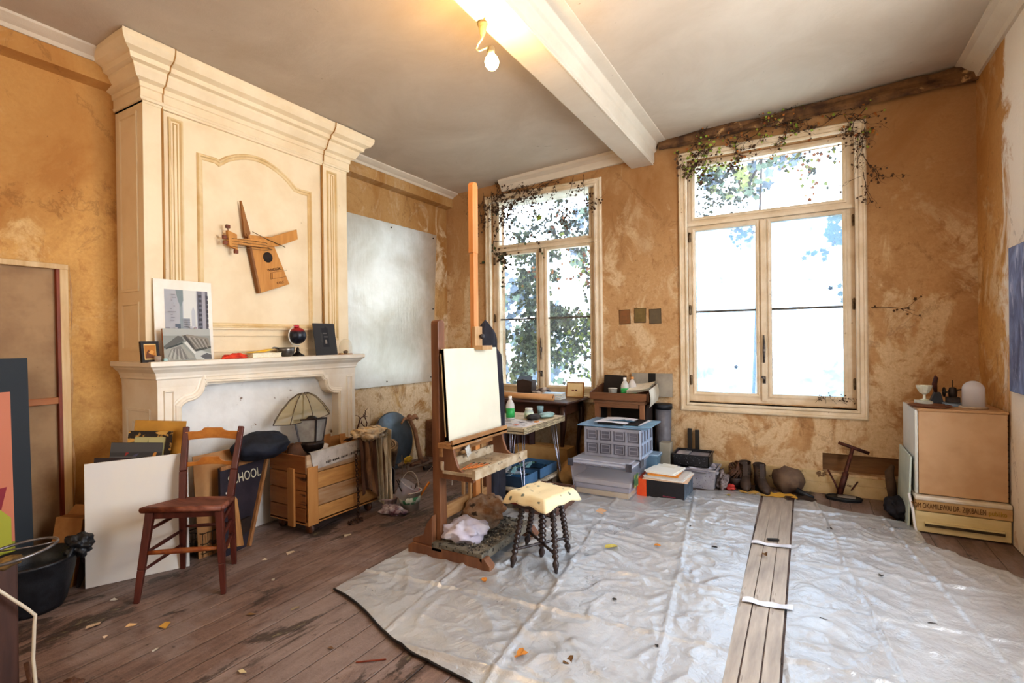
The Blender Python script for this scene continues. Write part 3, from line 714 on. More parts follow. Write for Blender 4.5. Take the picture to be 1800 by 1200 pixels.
JUTE = M('#a98a68', '#97785a', 5, .85, bump=.3, spot='#7b5e44', spot_t=.7, spot_s=40)
k = thing('stretched_canvas', 'tall brown canvas seen from behind with pale stretcher bars at the far left', 'canvas', mx=basis((-3.95, .35, 0), (0, 1, 0), (-.02, 0, 1)))
W_, H_ = 1.03, 1.90
b = MB(); b.box(.02, W_ - .02, .03, .034, .02, H_ - .02); part('fabric', b, JUTE, k)
PALE = wood('#d9bd92', '#c4a070', 'z', .6, 3, '#8a6238', .7)
for nm, bxx in (('stretcher_bar', (W_ - .042, W_, 0, .04, 0, H_)), ('stretcher_bar', (0, .05, 0, .04, 0, H_)), ('stretcher_bar', (0, W_, -.003, .037, H_ - .028, H_ + .004)), ('stretcher_bar', (0, W_, 0, .037, 0, .04))):
    b = MB(); b.box(*bxx); part(nm, b, PALE, k, bv=.003)
b = MB(); b.box(W_ - .058, W_ - .042, .002, .03, 0, H_ - .03); part('inner_batten', b, wood('#8a3d1c', '#6d2f16', 'z'), k)
b = MB(); b.box(.05, W_ - .04, .008, .03, 1.045, 1.085); part('cross_bar', b, wood('#b5733c', '#a0602c', 'x'), k, bv=.002)
# drape-folded canvas edge
b = MB()
def ed(u, v): return (W_ + .003 + .018 * u + .006 * math.sin(v * 23) * u, .0 + .03 * u - .01 * math.sin(v * 9), H_ * v)
b.grid(ed, 3, 50); part('folded_edge', b, M('#cfae84', '#b8946a', 12, .8), k)

abst = [(R_(0, 0, 1, 1), '#182028'), (R_(.0, .0, .88, .86), '#c87c5e'), ([(0, .0), (.88, .0), (.88, .24), (.6, .3), (.3, .5), (0, .4)], '#8a8a1c'), ([(.45, 0), (.88, 0), (.88, .17), (.55, .22)], '#a8201c'), ([(0, .80), (.15, .78), (.48, .68), (.66, .60), (.40, .5), (0, .52)], '#6f9a38'),
        ([(0, .5), (.35, .58), (.66, .60), (.62, .45), (.35, .30), (0, .22)], '#3c4028'), ([(.30, .33), (.62, .46), (.84, .47), (.8, .38), (.5, .30), (.2, .32)], '#8a1c30'), ([(0, .0), (.34, 0), (.42, .2), (.3, .36), (0, .3)], '#40301c'), ([(.4, .3), (.7, .44), (.86, .34), (.86, .2), (.45, .24)], '#a8a834')]
board('abstract_painting', 'dark bordered abstract painting of green crimson and salmon shapes at the left edge', 'painting', (-3.80, .50, 0), (0, 1, 0), (-.05, -.035, 1), .645, 1.335, .03, M('#1b232c', '#2a343e', 10, .35), abst)

# black rubber bucket
BLK = M('#15171c', '#23262c', 20, .45, bump=.3)
k = thing('rubber_bucket', 'black flexible rubber bucket below the abstract painting', 'bucket', (-3.60, 1.07, 0), 0)
b = MB(); b.lathe([(0, 0), (.13, 0), (.145, .03), (.18, .18), (.19, .25), (.20, .26), (.20, .272), (.185, .272), (.17, .18), (.135, .03), (0, .02)], 30); part('bucket', b, BLK, k)
for a in (.9, .9 + PI):
    b = MB(); b.tube([(.19 * math.cos(a + d), .19 * math.sin(a + d), .262 + .05 * math.cos(d / .35 * PI / 2)) for d in [x * .07 for x in range(-5, 6)]], .011, 8); part('handle', b, BLK, k)
b = MB(); rag(.10, .17, .30, .07, .05, .05, 3, b, amp=.8); solo('black_rag', b, BLK, 'black crumpled rag hanging over the rubber bucket rim', 'rag', mx=Matrix.Translation((-3.60, 1.07, 0)))

CARD = M('#a27240', '#8f6030', 6, .8, bump=.2)
k = thing('cardboard_box', 'tilted brown cardboard box leaning between the bucket and white panel', 'box', mx=basis((-3.83, 1.19, .012), (.5, .35, -.06), (.02, .16, 1)))
b = MB(); b.box(0, .15, 0, .09, 0, .39); part('carton', b, CARD, k, bv=.004)
b = MB(); b.add([(0, .09, .39), (.15, .09, .39), (.14, .13, .44), (.01, .13, .44)], [(0, 1, 2, 3)]); part('flap', b, CARD, k)

# stack of boards and paintings leaning on the fireplace corner
xd = (.19, .36, 0); nn = V((.88, -.47, 0))
def stackpic(i, name, label, w, h, off, shift, mat, sub=(), edge=None, ew=0, tilt=0.0, t=.012, cat='painting'):
    base = V((-3.648, 1.465, 0)) + nn * off + V(xd).normalized() * shift
    up = V((-.02, .012, 1))
    x = (V(xd).normalized() + V((0, 0, tilt))).normalized()
    return board(name, label, cat, base, x, up, w, h, t, mat, sub, edge=edge, edge_w=ew)
stackpic(0, 'mustard_board', 'plain mustard board, tallest and rearmost of the stack beside the fireplace', .27, .94, .0, .0, M('#b5822c', '#a0701f', 4, .6, bump=.1), tilt=-.12, cat='board')
land = [(R_(0, 0, 1, 1), '#6b5a2e'), (R_(0, .6, 1, 1), '#a79a68'), ([(.3, .6), (.45, .95), (.6, .7), (.9, .62), (1, .55), (1, .3), (.2, .3)], '#4d5a34'), (R_(0, .2, .5, .45), '#8a3424'), (R_(.5, .1, .9, .35), '#7a7f6a'), (R_(.55, .75, .62, .92), '#30301e')]
stackpic(1, 'framed_landscape', 'gilt and black framed landscape painting in the stack before the mustard board', .22, .875, .020, -.02, M('#3a2416', '#2a1a10', 8, .5), land, M('#b98c44', '#2a1d12', 14, .4, lo=.45, hi=.5), .03, tilt=-.12)
coll = [(R_(0, 0, 1, 1), '#3a3430')]
r3 = random.Random(11)
for i in range(34):
    x, z = r3.random()*.86, r3.random()*.9; w = .06 + r3.random()*.12; h = .02 + r3.random()*.05
    coll.append(([(x, z), (x+w, z + .02), (x+w+.03, z+h+.02), (x+.03, z+h)], r3.choice(['#8a2c24', '#b87a30', '#9a9a3c', '#4a4458', '#c08050', '#2f2a28', '#6b5a48', '#b8b4a8'])))
coll += [(R_(0, .93, 1, 1), '#4a4642'), (R_(0, .86, .5, .9), '#55504c')]
stackpic(2, 'patchwork_painting', 'dark patchwork collage painting with red and yellow dabs in the stack', .26, .82, .040, -.10, M('#3a3430', '#2a2420', 8, .6), coll, tilt=-.12)
dk = [(R_(0, 0, 1, 1), '#30201c'), (R_(.0, .5, .6, .93), '#4a2c24'), ([(.1, 0), (.5, .4), (.6, .36), (.3, 0)], '#7a6a54'), ([(.05, .2), (.2, .5), (.25, .48), (.12, .18)], '#5a4a5a')]
stackpic(3, 'maroon_painting', 'narrow dark maroon painting at the left front of the leaning stack', .18, .74, .056, -.17, M('#2c1c18', '#402a22', 8, .6), dk, tilt=-.12)

# big white panel
k = solo('white_board', MB().box(0, .508, 0, .012, 0, .712), M('#dcd8d4', '#e3ddd2', 2, .4, bump=.05), 'large blank white panel standing on the floor behind the wooden chair', 'panel', mx=basis((-3.605, 1.305, .002), (.22, .463, 0), (-.03, .015, 1)))
bevel(k, .002)
board('tan_board', 'tan hardboard sheet leaning behind the wooden chair back', 'board', (-3.44, 1.85, 0), (-.02, .3, 0), (-.08, .0, 1), .28, .665, .008, M('#b98c5c', '#a87a4c', 4, .6, bump=.1))

# wooden rush chair
RED = wood('#4c2219', '#602f25', 'z', .38, 4, '#a08070', .74)
HON = wood('#c08038', '#a8682a', 'x', .4, 3, '#7a4a20', .7)
ch = thing('wooden_chair', 'dark red wooden chair with honey backrest rails standing before the white panel', 'chair', (-3.14, 1.67, 0))
FL, FR, BR, BLg = V((-3.164, 1.371, 0)), V((-2.85, 1.663, 0)), V((-3.178, 1.926, 0)), V((-3.40, 1.732, 0))
sFL, sFR, sBR, sBL = V((-3.175, 1.45, .490)), V((-2.885, 1.665, .490)), V((-3.135, 1.88, .44)), V((-3.35, 1.71, .44))
tBR, tBL = V((-3.178, 1.985, .865)), V((-3.425, 1.775, .875))
def leg(pts, w):
    b = MB()
    for i in range(len(pts) - 1): b.beam(pts[i], pts[i+1], w[i], w[i], (.68, .73, 0), w2=w[i+1], t2=w[i+1])
    return b
for f, s_ in ((FL, sFL), (FR, sFR)):
    part('leg', leg([f, f.lerp(s_, .35) + (s_ - f).cross(V((0, 0, 1))).normalized() * 0, s_ - V((0, 0, .02))], [.026, .034, .042]), RED, ch, True, .004)
for f, s_, t_ in ((BR, sBR, tBR), (BLg, sBL, tBL)):
    b = leg([f, f.lerp(s_, .5), s_, s_.lerp(t_, .4) + V((.012, -.012, 0)), t_], [.028, .036, .04, .038, .032]); part('leg', b, RED, ch, True, .004)
seat = MB()
c0 = [sFL + V((-.02, -.035, 0)), sFR + V((.045, -.015, 0)), sBR + V((.02, .0, 0)), sBL + V((-.02, 0, 0))]
def sf(u, v, dz=0):
    p = c0[0].lerp(c0[1], u).lerp(c0[3].lerp(c0[2], u), v); e = min(u, 1-u, v, 1-v)
    return (p.x, p.y, p.z + dz - .012 * min(1, e * 5))
seat.grid(lambda u, v: sf(u, v, .012), 12, 12); seat.grid(lambda u, v: sf(u, v, -.022), 12, 12)
for a_, b_ in ((0, 1), (1, 2), (2, 3), (3, 0)): seat.tube([c0[a_] + V((0, 0, -.004)), c0[b_] + V((0, 0, -.004))], .017, 8)
part('seat', seat, wood('#5c2a1c', '#8a5540', 'x', .5, 4), ch, True)
for (p, q, z0, z1, r, nm) in ((FL, FR, .255, .255, .014, 1), (FL, BLg, .37, .37, .010, 0), (FL, BLg, .25, .25, .010, 0), (FL, BLg, .16, .16, .009, 0), (FR, BR, .385, .385, .010, 0), (FR, BR, .30, .30, .010, 0), (FR, BR, .21, .21, .010, 0), (BLg, BR, .27, .27, .010, 0)):
    def at(f, z):
        s_ = {id(FL): sFL, id(FR): sFR, id(BR): sBR, id(BLg): sBL}[id(f)]; return f.lerp(s_, z / s_.z)
    a_, b_ = at(p, z0), at(q, z1); m_ = (a_ + b_) / 2
    part('stretcher', MB().tube([a_, a_.lerp(b_, .25), m_, a_.lerp(b_, .75), b_], [r*.75, r, r*1.15, r, r*.75], 8), RED if not nm else wood('#7a3c20', '#a0602c', 'x'), ch, True)
part('stretcher', MB().beam(sFL - V((0, 0, .035)), sFR - V((0, 0, .035)), .02, .045), RED, ch, True)
def rail(z, hgt, bump):
    a_ = sBL.lerp(tBL, (z - .45) / .42); b_ = sBR.lerp(tBR, (z - .45) / .42)
    N = 24; vs = []
    for i in range(N + 1):
        u = i / N; p = a_.lerp(b_, u); bow = V((-.68, .73, 0)).cross(V((0, 0, 1))) * 0 + V((-.6, .55, 0)) * .02 * math.sin(PI * u)
        top = hgt + (bump if .33 < u < .67 else bump * max(0, 1 - min(abs(u-.33), abs(u-.67)) * 9) * .5)
        bt = .012 * math.sin(PI * u)
        for d in (0, 1):
            o_ = V((.62, -.62, 0)) * (.009 if d else -.009)
            vs += [p + bow + o_ + V((0, 0, bt)), p + bow + o_ + V((0, 0, top))]
    fs = []
    for i in range(N):
        k0 = i*4; k1 = k0+4
        fs += [(k0, k1, k1+1, k0+1), (k0+2, k0+3, k1+3, k1+2), (k0+1, k1+1, k1+3, k0+3), (k0, k0+2, k1+2, k1)]
    return MB().add(vs, fs + [(0, 1, 3, 2), (N*4, N*4+2, N*4+3, N*4+1)])
part('backrest_rail', rail(.79, .055, .022), HON, ch, True, .003)
part('backrest_rail', rail(.635, .03, .03), HON, ch, True, .003)
# ------------------------------------------------------------------ SCHOOL sign
NAVY = M('#26222b', '#332c34', 8, .5, spot='#5a4a40', spot_t=.7, spot_s=30)
k = thing('school_sign', 'dark board with pale SCHOOL lettering and wooden edge leaning beside the crate', 'sign', mx=basis((-3.335, 1.99, 0), (-.10, .40, 0), (-.13, .0, 1)))
b = MB(); b.prism([(-.06, .0), (.15, .0), (.42, .575), (.0, .575)], 'y', 0, .018); part('board', b, NAVY, k)
TR = wood('#a2744a', '#835a34', 'z', .6)
b = MB(); b.beam((.155, -.006, 0), (.427, -.006, .585), .022, .032, (0, 1, 0)); part('edge_strip', b, TR, k)
b = MB(); b.beam((.0, -.004, .567), (.42, -.004, .567), .026, .018, (0, 1, 0)); part('top_strip', b, TR, k)
b = MB(); b.prism([(-.02, .05), (.11, .02), (.10, .34), (.085, .36)], 'y', -.014, -.002); part('wedge_strip', b, wood('#b98a58', '#8f6438', 'z'), k)
text('SCHOOL', .09, M('#cfc7ae', '#b5aa8c', 20, .6), k, (.195, -.004, .47), (PI/2, 0, 0), sx=.78, spacing=1.05)
b = MB(); b.cbox((.03, -.003, .40), (.016, .002, .012)); part('paint_chip', b, F('#d9d6cf'), k)

# dark cushion bag
b = MB(); b.ball((-3.40, 2.27, .665), (.13, .205, .10), 30, 18, None, lambda d: 1 + .16 * noise.noise(d * 2.5) + .05 * noise.noise(d * 8))
solo('navy_bag', b, M('#12141d', '#1e2230', 12, .75, bump=.5), 'soft dark navy bag lying on the sign and the crate corner', 'bag', (-3.40, 2.27, .6))
# wire crate and clutter under the chair
k = thing('wire_basket', 'low rusty wire basket on the floor behind the chair legs', 'basket', (-3.50, 1.92, 0))
b = MB()
for z in (.03, .09, .16): b.tube([(-.07, -.09, z), (.07, -.05, z), (.05, .12, z), (-.09, .08, z)], .003, 6, closed=True)
for i in range(6):
    u = i / 5
    b.tube([(-.07 + .14*u, -.09 + .04*u, .01), (-.07 + .14*u, -.09 + .04*u, .165)], .002, 5); b.tube([(.07 - .02*u, -.05 + .17*u, .01), (.07 - .02*u, -.05 + .17*u, .165)], .002, 5)
part('wire_cage', b, IRON, k)
b = MB(); rag(0, 0, .055, .05, .06, .05, 14, b, amp=.8); part('rag', b, M('#5a3c28', '#8a6a4a', 18, .8), k)
b = MB(); b.cbox((-3.43, 2.12, .10), (.10, .09, .19), (0, .05, .3)); solo('dark_carton', b, M('#241a16', '#33251c', 10, .7), 'small dark carton on the floor under the SCHOOL sign', 'carton', (-3.43, 2.12, 0))

# ------------------------------------------------------------------ wooden crate on castors
CW = wood('#a0703e', '#c09258', 'y', .65, 3, '#5a3c22', .62)
CWF = wood('#bba68c', '#94683c', 'y', .65, 1.5, '#5a4a40', .60)
CWZ = wood('#b5834c', '#a3713c', 'z', .6, 3, '#6b4522', .66)
cr = thing('wooden_crate', 'weathered open wooden crate on castors before the fireplace', 'crate', (-3.35, 2.80, 0))
cx0, cx1, cy0, cy1, cz0, cz1 = -3.555, -3.13, 2.44, 3.13, .085, .58
hs = [cz0, .20, .325, .45, cz1]
rr = random.Random(5)
for i in range(4):
    g_ = .003
    b = MB(); b.box(cx1 - .018, cx1, cy0 + .095 * (i < 3), cy1, hs[i] + g_, hs[i+1] - g_ + (.01 if i == 3 else 0)); part('front_plank', b, CWF if i % 2 else CW, cr, True, .003)
    b = MB(); b.box(cx0, cx1 - .018, cy0, cy0 + .018, hs[i] + g_, hs[i+1] - g_); part('end_plank', b, wood('#8a552a', '#a06a38', 'x', .65, 3, '#40240f', .58), cr, True, .003)
    b = MB(); b.box(cx0, cx1 - .018, cy1 - .018, cy1, hs[i] + g_, hs[i+1] - g_); part('end_plank', b, CW, cr, True, .003)
    b = MB(); b.box(cx0, cx0 + .018, cy0 + .018, cy1 - .018, hs[i] + g_, hs[i+1] - g_ + (.02 if i == 3 else 0)); part('back_plank', b, CW, cr, True, .003)
b = MB(); b.box(cx1 - .002, cx1 + .012, cy0, cy0 + .09, cz0 - .01, cz1 - .08); part('corner_batten', b, CWZ, cr, True, .003)
b = MB(); b.box(cx1 - .20, cx1 - .13, cy0 - .016, cy0 + .002, cz0 - .03, cz1 - .10); part('corner_batten', b, CWZ, cr, True, .003)
for ib in ((cx0 + .018, cx0 + .035, cy0 + .12, cy0 + .19, cz0 + .2, cz1 + .03), (cx0 + .018, cx0 + .035, cy1 - .22, cy1 - .14, cz0 + .2, cz1 + .045)):
    b = MB(); b.box(*ib); part('inner_batten', b, CWZ, cr, True, .003)
b = MB(); b.box(cx0, cx1, cy0, cy1, cz0 - .005, cz0 + .015); part('bottom', b, CW, cr, True)
b = MB(); b.add([(cx1 + .004, cy0 + .03, .60), (cx1 + .004, cy1 - .18, .615), (cx1 + .012, cy1 - .2, .50), (cx1 + .012, cy0 + .05, .475), (cx1 - .02, cy0 + .03, .602), (cx1 - .02, cy1 - .18, .617)], [(0, 3, 2, 1), (0, 1, 5, 4)])
part('torn_label', b, M('#b4aca4', '#968c82', 7, .7, spot='#5a524a', spot_t=.64, spot_s=34), cr, True)
STN = F('#3a322c')
for i, w_ in enumerate((.42,)):
    b = MB()
    for j in range(26):
        y = cy0 + .16 + j * .016; b.box(cx1 + .0135, cx1 + .0145, y, y + .009 * (rr.random() > .25), .50 + .0012 * j, .512 + .0012 * j + .006 * rr.random())
    part('stencil_print', b, STN, cr, True, kind=None)
for (x, y) in ((cx1 - .05, cy0 + .06), (cx1 - .05, cy1 - .06), (cx0 + .06, cy0 + .06), (cx0 + .06, cy1 - .06)):
    b = MB(); b.lathe([(0, -.012), (.036, -.012), (.040, -.006), (.040, .006), (.036, .012), (0, .012)], 18, mx=Matrix.Translation((x, y, .040)) @ Matrix.Rotation(PI/2, 4, 'X'))
    b.box(x - .02, x + .02, y - .018, y - .014, .035, .085); b.box(x - .02, x + .02, y + .014, y + .018, .035, .085); part('castor', b, M('#5a4a44', '#7a5038', 20, .5, .4), cr, True)

# lantern head standing upside down in the crate
k = thing('street_lantern', 'black lantern head with cloudy panes standing upside down in the crate', 'lantern', mx=Matrix.Translation((-3.34, 2.66, .10)) @ Euler((math.radians(-6), math.radians(-4), .45)).to_matrix().to_4x4())
LB = M('#2a211f', '#3c302c', 20, .4, .5)
b = MB(); b.lathe([(0, 0), (.05, 0), (.05, .02), (.016, .04), (.014, .2), (.022, .24), (.014, .28), (.014, .42), (.03, .43), (.05, .44), (.085, .47), (.095, .50), (.098, .52), (0, .52)], 20); part('stem', b, LB, k)
b = MB()
lo_, hi_ = .062, .088
for sx in (-1, 1):
    for sy in (-1, 1): b.beam((sx*lo_, sy*lo_, .52), (sx*hi_, sy*hi_, .70), .012, .012)
for z, r in ((.522, lo_), (.70, hi_)):
    for p, q in (((-1, -1), (1, -1)), ((1, -1), (1, 1)), ((1, 1), (-1, 1)), ((-1, 1), (-1, -1))): b.beam((p[0]*r, p[1]*r, z), (q[0]*r, q[1]*r, z), .013, .013)
part('lantern_frame', b, LB, k)
PNE = M('#8f8a84', '#a5a29c', 10, .3)
for i in range(4):
    c, s = math.cos(i*PI/2), math.sin(i*PI/2)
    def rt(x, y, z): return (x*c - y*s, x*s + y*c, z)
    b = MB(); b.add([rt(-lo_, -lo_, .52), rt(lo_, -lo_, .52), rt(hi_, -hi_, .70), rt(-hi_, -hi_, .70)], [(0, 1, 2, 3)]); part('lantern_pane', b, PNE, k)
b = MB(); b.ball((0, 0, .70), (.05, .05, .03), 14, 8); part('socket', b, M('#14100f', '#201a18', 20, .5), k)
# faceted lampshade
SHD = GL('#cdbb8c', .42, .6, 'yellowed_shade')
k = thing('wire_lampshade', 'faceted yellowed lampshade on a wire frame propped behind the lantern', 'lampshade', mx=Matrix.Translation((-3.515, 2.71, .80)) @ Euler((math.radians(4), math.radians(6), .1)).to_matrix().to_4x4())
prf = [(.285, 0), (.215, .085), (.13, .16), (.06, .195), (.035, .20)]; n = 8
b = MB(); wr_ = MB()
def rp(i, j):
    a = 2*PI*i/n; r, z = prf[j]; return (r*math.cos(a)*.42, r*math.sin(a), z)
for i in range(n):
    for j in range(len(prf)-1): b.add([rp(i, j), rp(i+1, j), rp(i+1, j+1), rp(i, j+1)], [(0, 1, 2, 3)])
    wr_.tube([rp(i, j) for j in range(len(prf))], .003, 5); wr_.tube([rp(i, 0), rp(i+1, 0)], .003, 5); wr_.tube([rp(i, 3), rp(i+1, 3)], .0025, 5)
part('shade', b, SHD, k); part('wire_frame', wr_, M('#5a4634', '#4a3a2c', 20, .5, .5), k)
b = MB(); b.tube([(0, 0, -.69), (0, .0, .2)], .006, 6); part('rod', b, IRON, k)
# paper roll, grey umbrella cloth, planks inside
k = thing('paper_roll', 'rolled white paper sticking up out of the crate', 'roll', (-3.2, 2.8, .3))
b = MB(); m_ = basis((-3.33, 2.66, .22), (.5, .0, .1), (.22, .22, .55)); b.lathe([(.032, 0), (.034, .40), (.030, .40), (.026, .3), (.028, 0)], 20, mx=Matrix.Translation(-V((-3.2, 2.8, .3))) @ m_); part('roll', b, M('#e6dcc4', '#dcd4d8', 3, .6), k)
b = MB(); b.ball((-3.43, 2.60, .46), (.07, .12, .17), 18, 12, None, lambda d: 1 + .2 * noise.noise(d * 3)); solo('brown_sack', b, M('#6b4c38', '#54392a', 10, .8), 'brown sack inside the crate behind the lantern', 'sack', (-3.43, 2.6, .1))
for (a_, b2, w) in (((-3.5, 2.52, .12), (-3.42, 2.86, .52), .03), ((-3.25, 2.95, .12), (-3.45, 3.05, .62), .05), ((-3.20, 2.50, .12), (-3.45, 2.75, .50), .035)):
    solo('wood_offcut', MB().beam(a_, b2, w, .015), CWZ, 'wood offcut lying inside the open crate', 'offcut', a_, 'offcuts in the crate')

# striped cloths and chain draped over the crate corner
def pleat(y0, y1, ztop, zbot, ph, m, name, label, x=-3.115, amp=.02, n=60):
    b = MB()
    def f(u, v):
        y = y0 + (y1 - y0) * u
        q = amp * math.sin(u * n * .35 + ph) * (.4 + .6 * min(1, v * 2)) + .012 * noise.noise(V((u * 4, v * 3, ph)))
        if v < .18:
            t = v / .18; return (x - .16 + .18 * t, y, ztop + .05 * math.sin(PI * t * .5) * (1 - .4*t) + q * .7)
        t = (v - .18) / .82
        return (x + .02 + q + .03 * t, y + .02 * math.sin(t * 3 + ph) * u, ztop + .03 - (ztop + .03 - zbot - .05 * math.sin(u * 5 + ph)) * t)
    b.grid(f, n, 26)
    o = solo(name, b, m, label, 'cloth', (x, (y0+y1)/2, zbot)); sm = o.modifiers.new('t', 'SOLIDIFY'); sm.thickness = .005; return o
def stripes(c1, c2, c3, nm, sc=120):
    t = NT(nm); tc = t.n('ShaderNodeTexCoord'); s_ = t.n('ShaderNodeSeparateXYZ', i_0=tc.outputs['Object'])
    w = t.math('SINE', t.math('MULTIPLY', s_.outputs[1], sc)); n = t.noise(t.coord((1, 1, .3)), 12, 5, .7)
    c = t.mix(t.ramp(w, -.2, .3), lin(c1), lin(c2)); c = t.mix(t.ramp(n, .45, .7), c, lin(c3)); return t.done(t.bsdf(c, .85, 0, n, .5, .01))
pleat(2.90, 3.14, .60, .17, .3, stripes('#5c4032', '#8a6a50', '#3c2a24', 'brown_striped_cloth'), 'brown_cloth', 'brown pleated cloth hanging over the front edge of the crate')
pleat(3.06, 3.24, .63, .07, 2.0, stripes('#a89c86', '#d8d2c4', '#6f6456', 'pale_striped_cloth', 160), 'striped_cloth', 'pale striped cloth draped over the crate right corner', x=-3.095)
b = MB(); rag(-3.12, 3.04, .655, .10, .14, .04, 21, b, amp=.9, nu=30, nv=16); solo('bunched_rope_cloth', b, stripes('#c8ae84', '#8a7252', '#dcd4c4', 'tan_cloth', 90), 'bunched tan and white cloth heaped on the crate corner', 'cloth', (-3.12, 3.04, .62))
k = thing('iron_chain', 'rusty iron chain hanging from the crate rim down to the floor', 'chain', (-3.085, 2.87, 0))
b = MB()
def link(mb, p, d, twist, r=.013):
    d = V(d).normalized(); a = d.orthogonal().normalized(); a = Matrix.Rotation(twist, 3, d) @ a
    mb.tube([V(p) + d * math.cos(t) * r * 1.25 + a * math.sin(t) * r * .75 for t in [2*PI*i/10 for i in range(10)]], .0035, 5, closed=True)
z = .53; i = 0
while z > .02: link(b, (0, .008 * math.sin(z * 9), z), (0, 0, 1), i % 2 * PI/2 + .4); z -= .022; i += 1
for j in range(14): a = j * .8; link(b, (.03 + .04*math.cos(a)*(1 - j/20), -.05 + .06*math.sin(a), .014), (-math.sin(a), math.cos(a), 0), j % 2 * 1.3 + .3)
part('chain_links', b, M('#3b2c26', '#5a4034', 30, .5, .6), k)

# ------------------------------------------------------------------ clutter right of the crate
k = thing('rolled_mat', 'rolled mat with spiral end leaning behind the crate', 'roll', (-3.6, 3.75, 0))
ax = (V((-3.47, 3.66, .40)) - V((-3.72, 3.86, .05)))
mm = Matrix.Translation(V((-3.74, 3.86, .06)) - V((-3.6, 3.75, 0))) @ ax.to_track_quat('Z', 'Y').to_matrix().to_4x4()
L_ = ax.length
b = MB(); b.lathe([(0, 0), (.082, 0), (.085, L_ - .01), (.078, L_), (0, L_ - .004)], 26, mx=mm); part('mat', b, M('#5c4a3c', '#8a7660', 12, .85), k)
b = MB(); b.tube([(.012 + .064 * t, 0, 0) and ((.008 + .066*t) * math.cos(t*17), (.008 + .066*t) * math.sin(t*17), L_ + .003) for t in [i/80 for i in range(81)]], .006, 6)
for v_ in range(len(b.v)): b.v[v_] = tuple(mm @ V(b.v[v_]))
part('spiral_edge', b, M('#c4ae90', '#a08a6c', 20, .8), k)
k = thing('skateboard_deck', 'dark rounded board standing on edge beside the striped cloth', 'board', mx=basis((-3.35, 3.36, 0), (.35, .22, 0), (-.2, .1, 1)))
b = MB(); pts = [(.07 + .07*math.cos(t), .22 + .06*math.sin(t)) for t in [PI*i/10 for i in range(11)]]; b.prism([(0, 0), (.14, 0)] + pts, 'y', 0, .012); part('deck', b, M('#1c1c2c', '#26263a', 6, .35), k)
e = MB(); e.tube([(x, 0.006, z) for x, z in [(.14, 0)] + pts + [(0, 0)]], .006, 6); part('edge', e, M('#8a8a94', '#74747e', 20, .4), k)
k = thing('yellow_trowel', 'yellow plastic toy shovel on bent wires behind the paint bucket', 'toy', (-3.3, 3.6, 0))
b = MB(); b.tube([(0, 0, .0), (.02, .0, .18), (.0, .02, .34)], .004, 6); b.tube([(.06, .22, .02), (-.02, .12, .16), (.02, .04, .27), (.03, .12, .31)], .0035, 6); b.tube([(.02, .04, .27), (.15, .3, .2), (.36, -.3, .12)], .003, 6); part('bent_wire', b, M('#a08a74', '#7a6654', 20, .5, .3), k)
b = MB(); rag(.02, .08, .285, .012, .05, .03, 31, b, amp=.5); part('yellow_blade', b, M('#c9a82c', '#a8861c', 20, .5), k)

WHT = M('#d8d6d2', '#c4bcb4', 10, .4, spot='#7a5a70', spot_t=.68, spot_s=14)
def tub(mb, r0, r1, h, rim=.008, t=.003): mb.lathe([(0, 0), (r0, 0), (r1, h), (r1 + rim, h), (r1 + rim, h + .008), (r1 - t, h + .008), (r0 - t, .006), (0, .006)], 26)
k = thing('paint_bucket', 'paint stained white plastic bucket with green print and brushes', 'bucket', (-2.90, 3.27, 0))
b = MB(); tub(b, .075, .095, .15); part('bucket', b, WHT, k)
b = MB(); b.lathe([(.0845, .06), (.0915, .115), (.0917, .115), (.0847, .06)], 26); part('coloured_band', b, M('#cfd6cc', '#4a8a68', 9, .5, lo=.5, hi=.54), k)
b = MB(); b.lathe([(.0965, .148), (.102, .148), (.102, .155), (.0965, .155)], 26); part('rim_band', b, M('#8a2c40', '#a03c50', 10, .4), k)
b = MB(); b.tube([(.10*math.cos(a), .10*math.sin(a)*.2 + .0, .15 + .16*math.sin(a)) for a in [PI*i/14 for i in range(15)]], .003, 6); part('handle', b, M('#c8c4bc', '#b0aaa0', 20, .4), k)
BRH = M('#3a3030', '#28201e', 20, .7)
for j, (dx, dy, tx, ty, h) in enumerate(((0, -.03, .02, -.12, .22), (.02, .0, .05, -.06, .21), (-.03, .01, -.06, -.05, .24), (.01, .02, .03, .02, .20), (-.01, -.02, -.03, -.09, .25))):
    q = thing('paint_brush', 'dark handled paint brush standing in the stained plastic bucket', 'brush', (-2.90 + dx, 3.27 + dy, .01), group='brushes in the paint bucket')
    part('handle', MB().tube([(0, 0, 0), (tx*.6, ty*.6, h*.7)], .004, 6), wood('#6b4a34', '#8a6a48', 'z'), q); part('bristles', MB().tube([(tx*.6, ty*.6, h*.7), (tx, ty, h)], [.007, .003], 6), BRH, q)
q = thing('yellow_brush', 'orange handled brush poking out of the paint bucket', 'brush', (-2.87, 3.29, .02))
part('handle', MB().tube([(0, 0, 0), (.06, .07, .14), (.085, .10, .19)], [.006, .009, .011], 8), M('#d8862c', '#e89a3c', 20, .4), q)
k = thing('clear_tub', 'clear plastic tub lying tilted inside the paint bucket mouth', 'tub', mx=Matrix.Translation((-2.93, 3.20, .11)) @ Euler((math.radians(-20), math.radians(28), 0)).to_matrix().to_4x4())
b = MB(); tub(b, .06, .08, .12); part('tub', b, GL('#e4e4ec', .42, .15), k)
b = MB(); tub(b, .055, .07, .10); solo('grimy_tub', b, M('#b8a8ac', '#7a6460', 12, .6), 'grimy pinkish tub on the floor beside the paint bucket', 'tub', mx=Matrix.Translation((-3.04, 3.17, .0)))
b = MB(); rag(-2.93, 3.10, .035, .09, .05, .035, 41, b, amp=.9); solo('paint_rag', b, M('#c4bcc4', '#6a4a58', 14, .8), 'paint smeared rag on the floor before the bucket', 'rag', (-2.93, 3.1, 0))

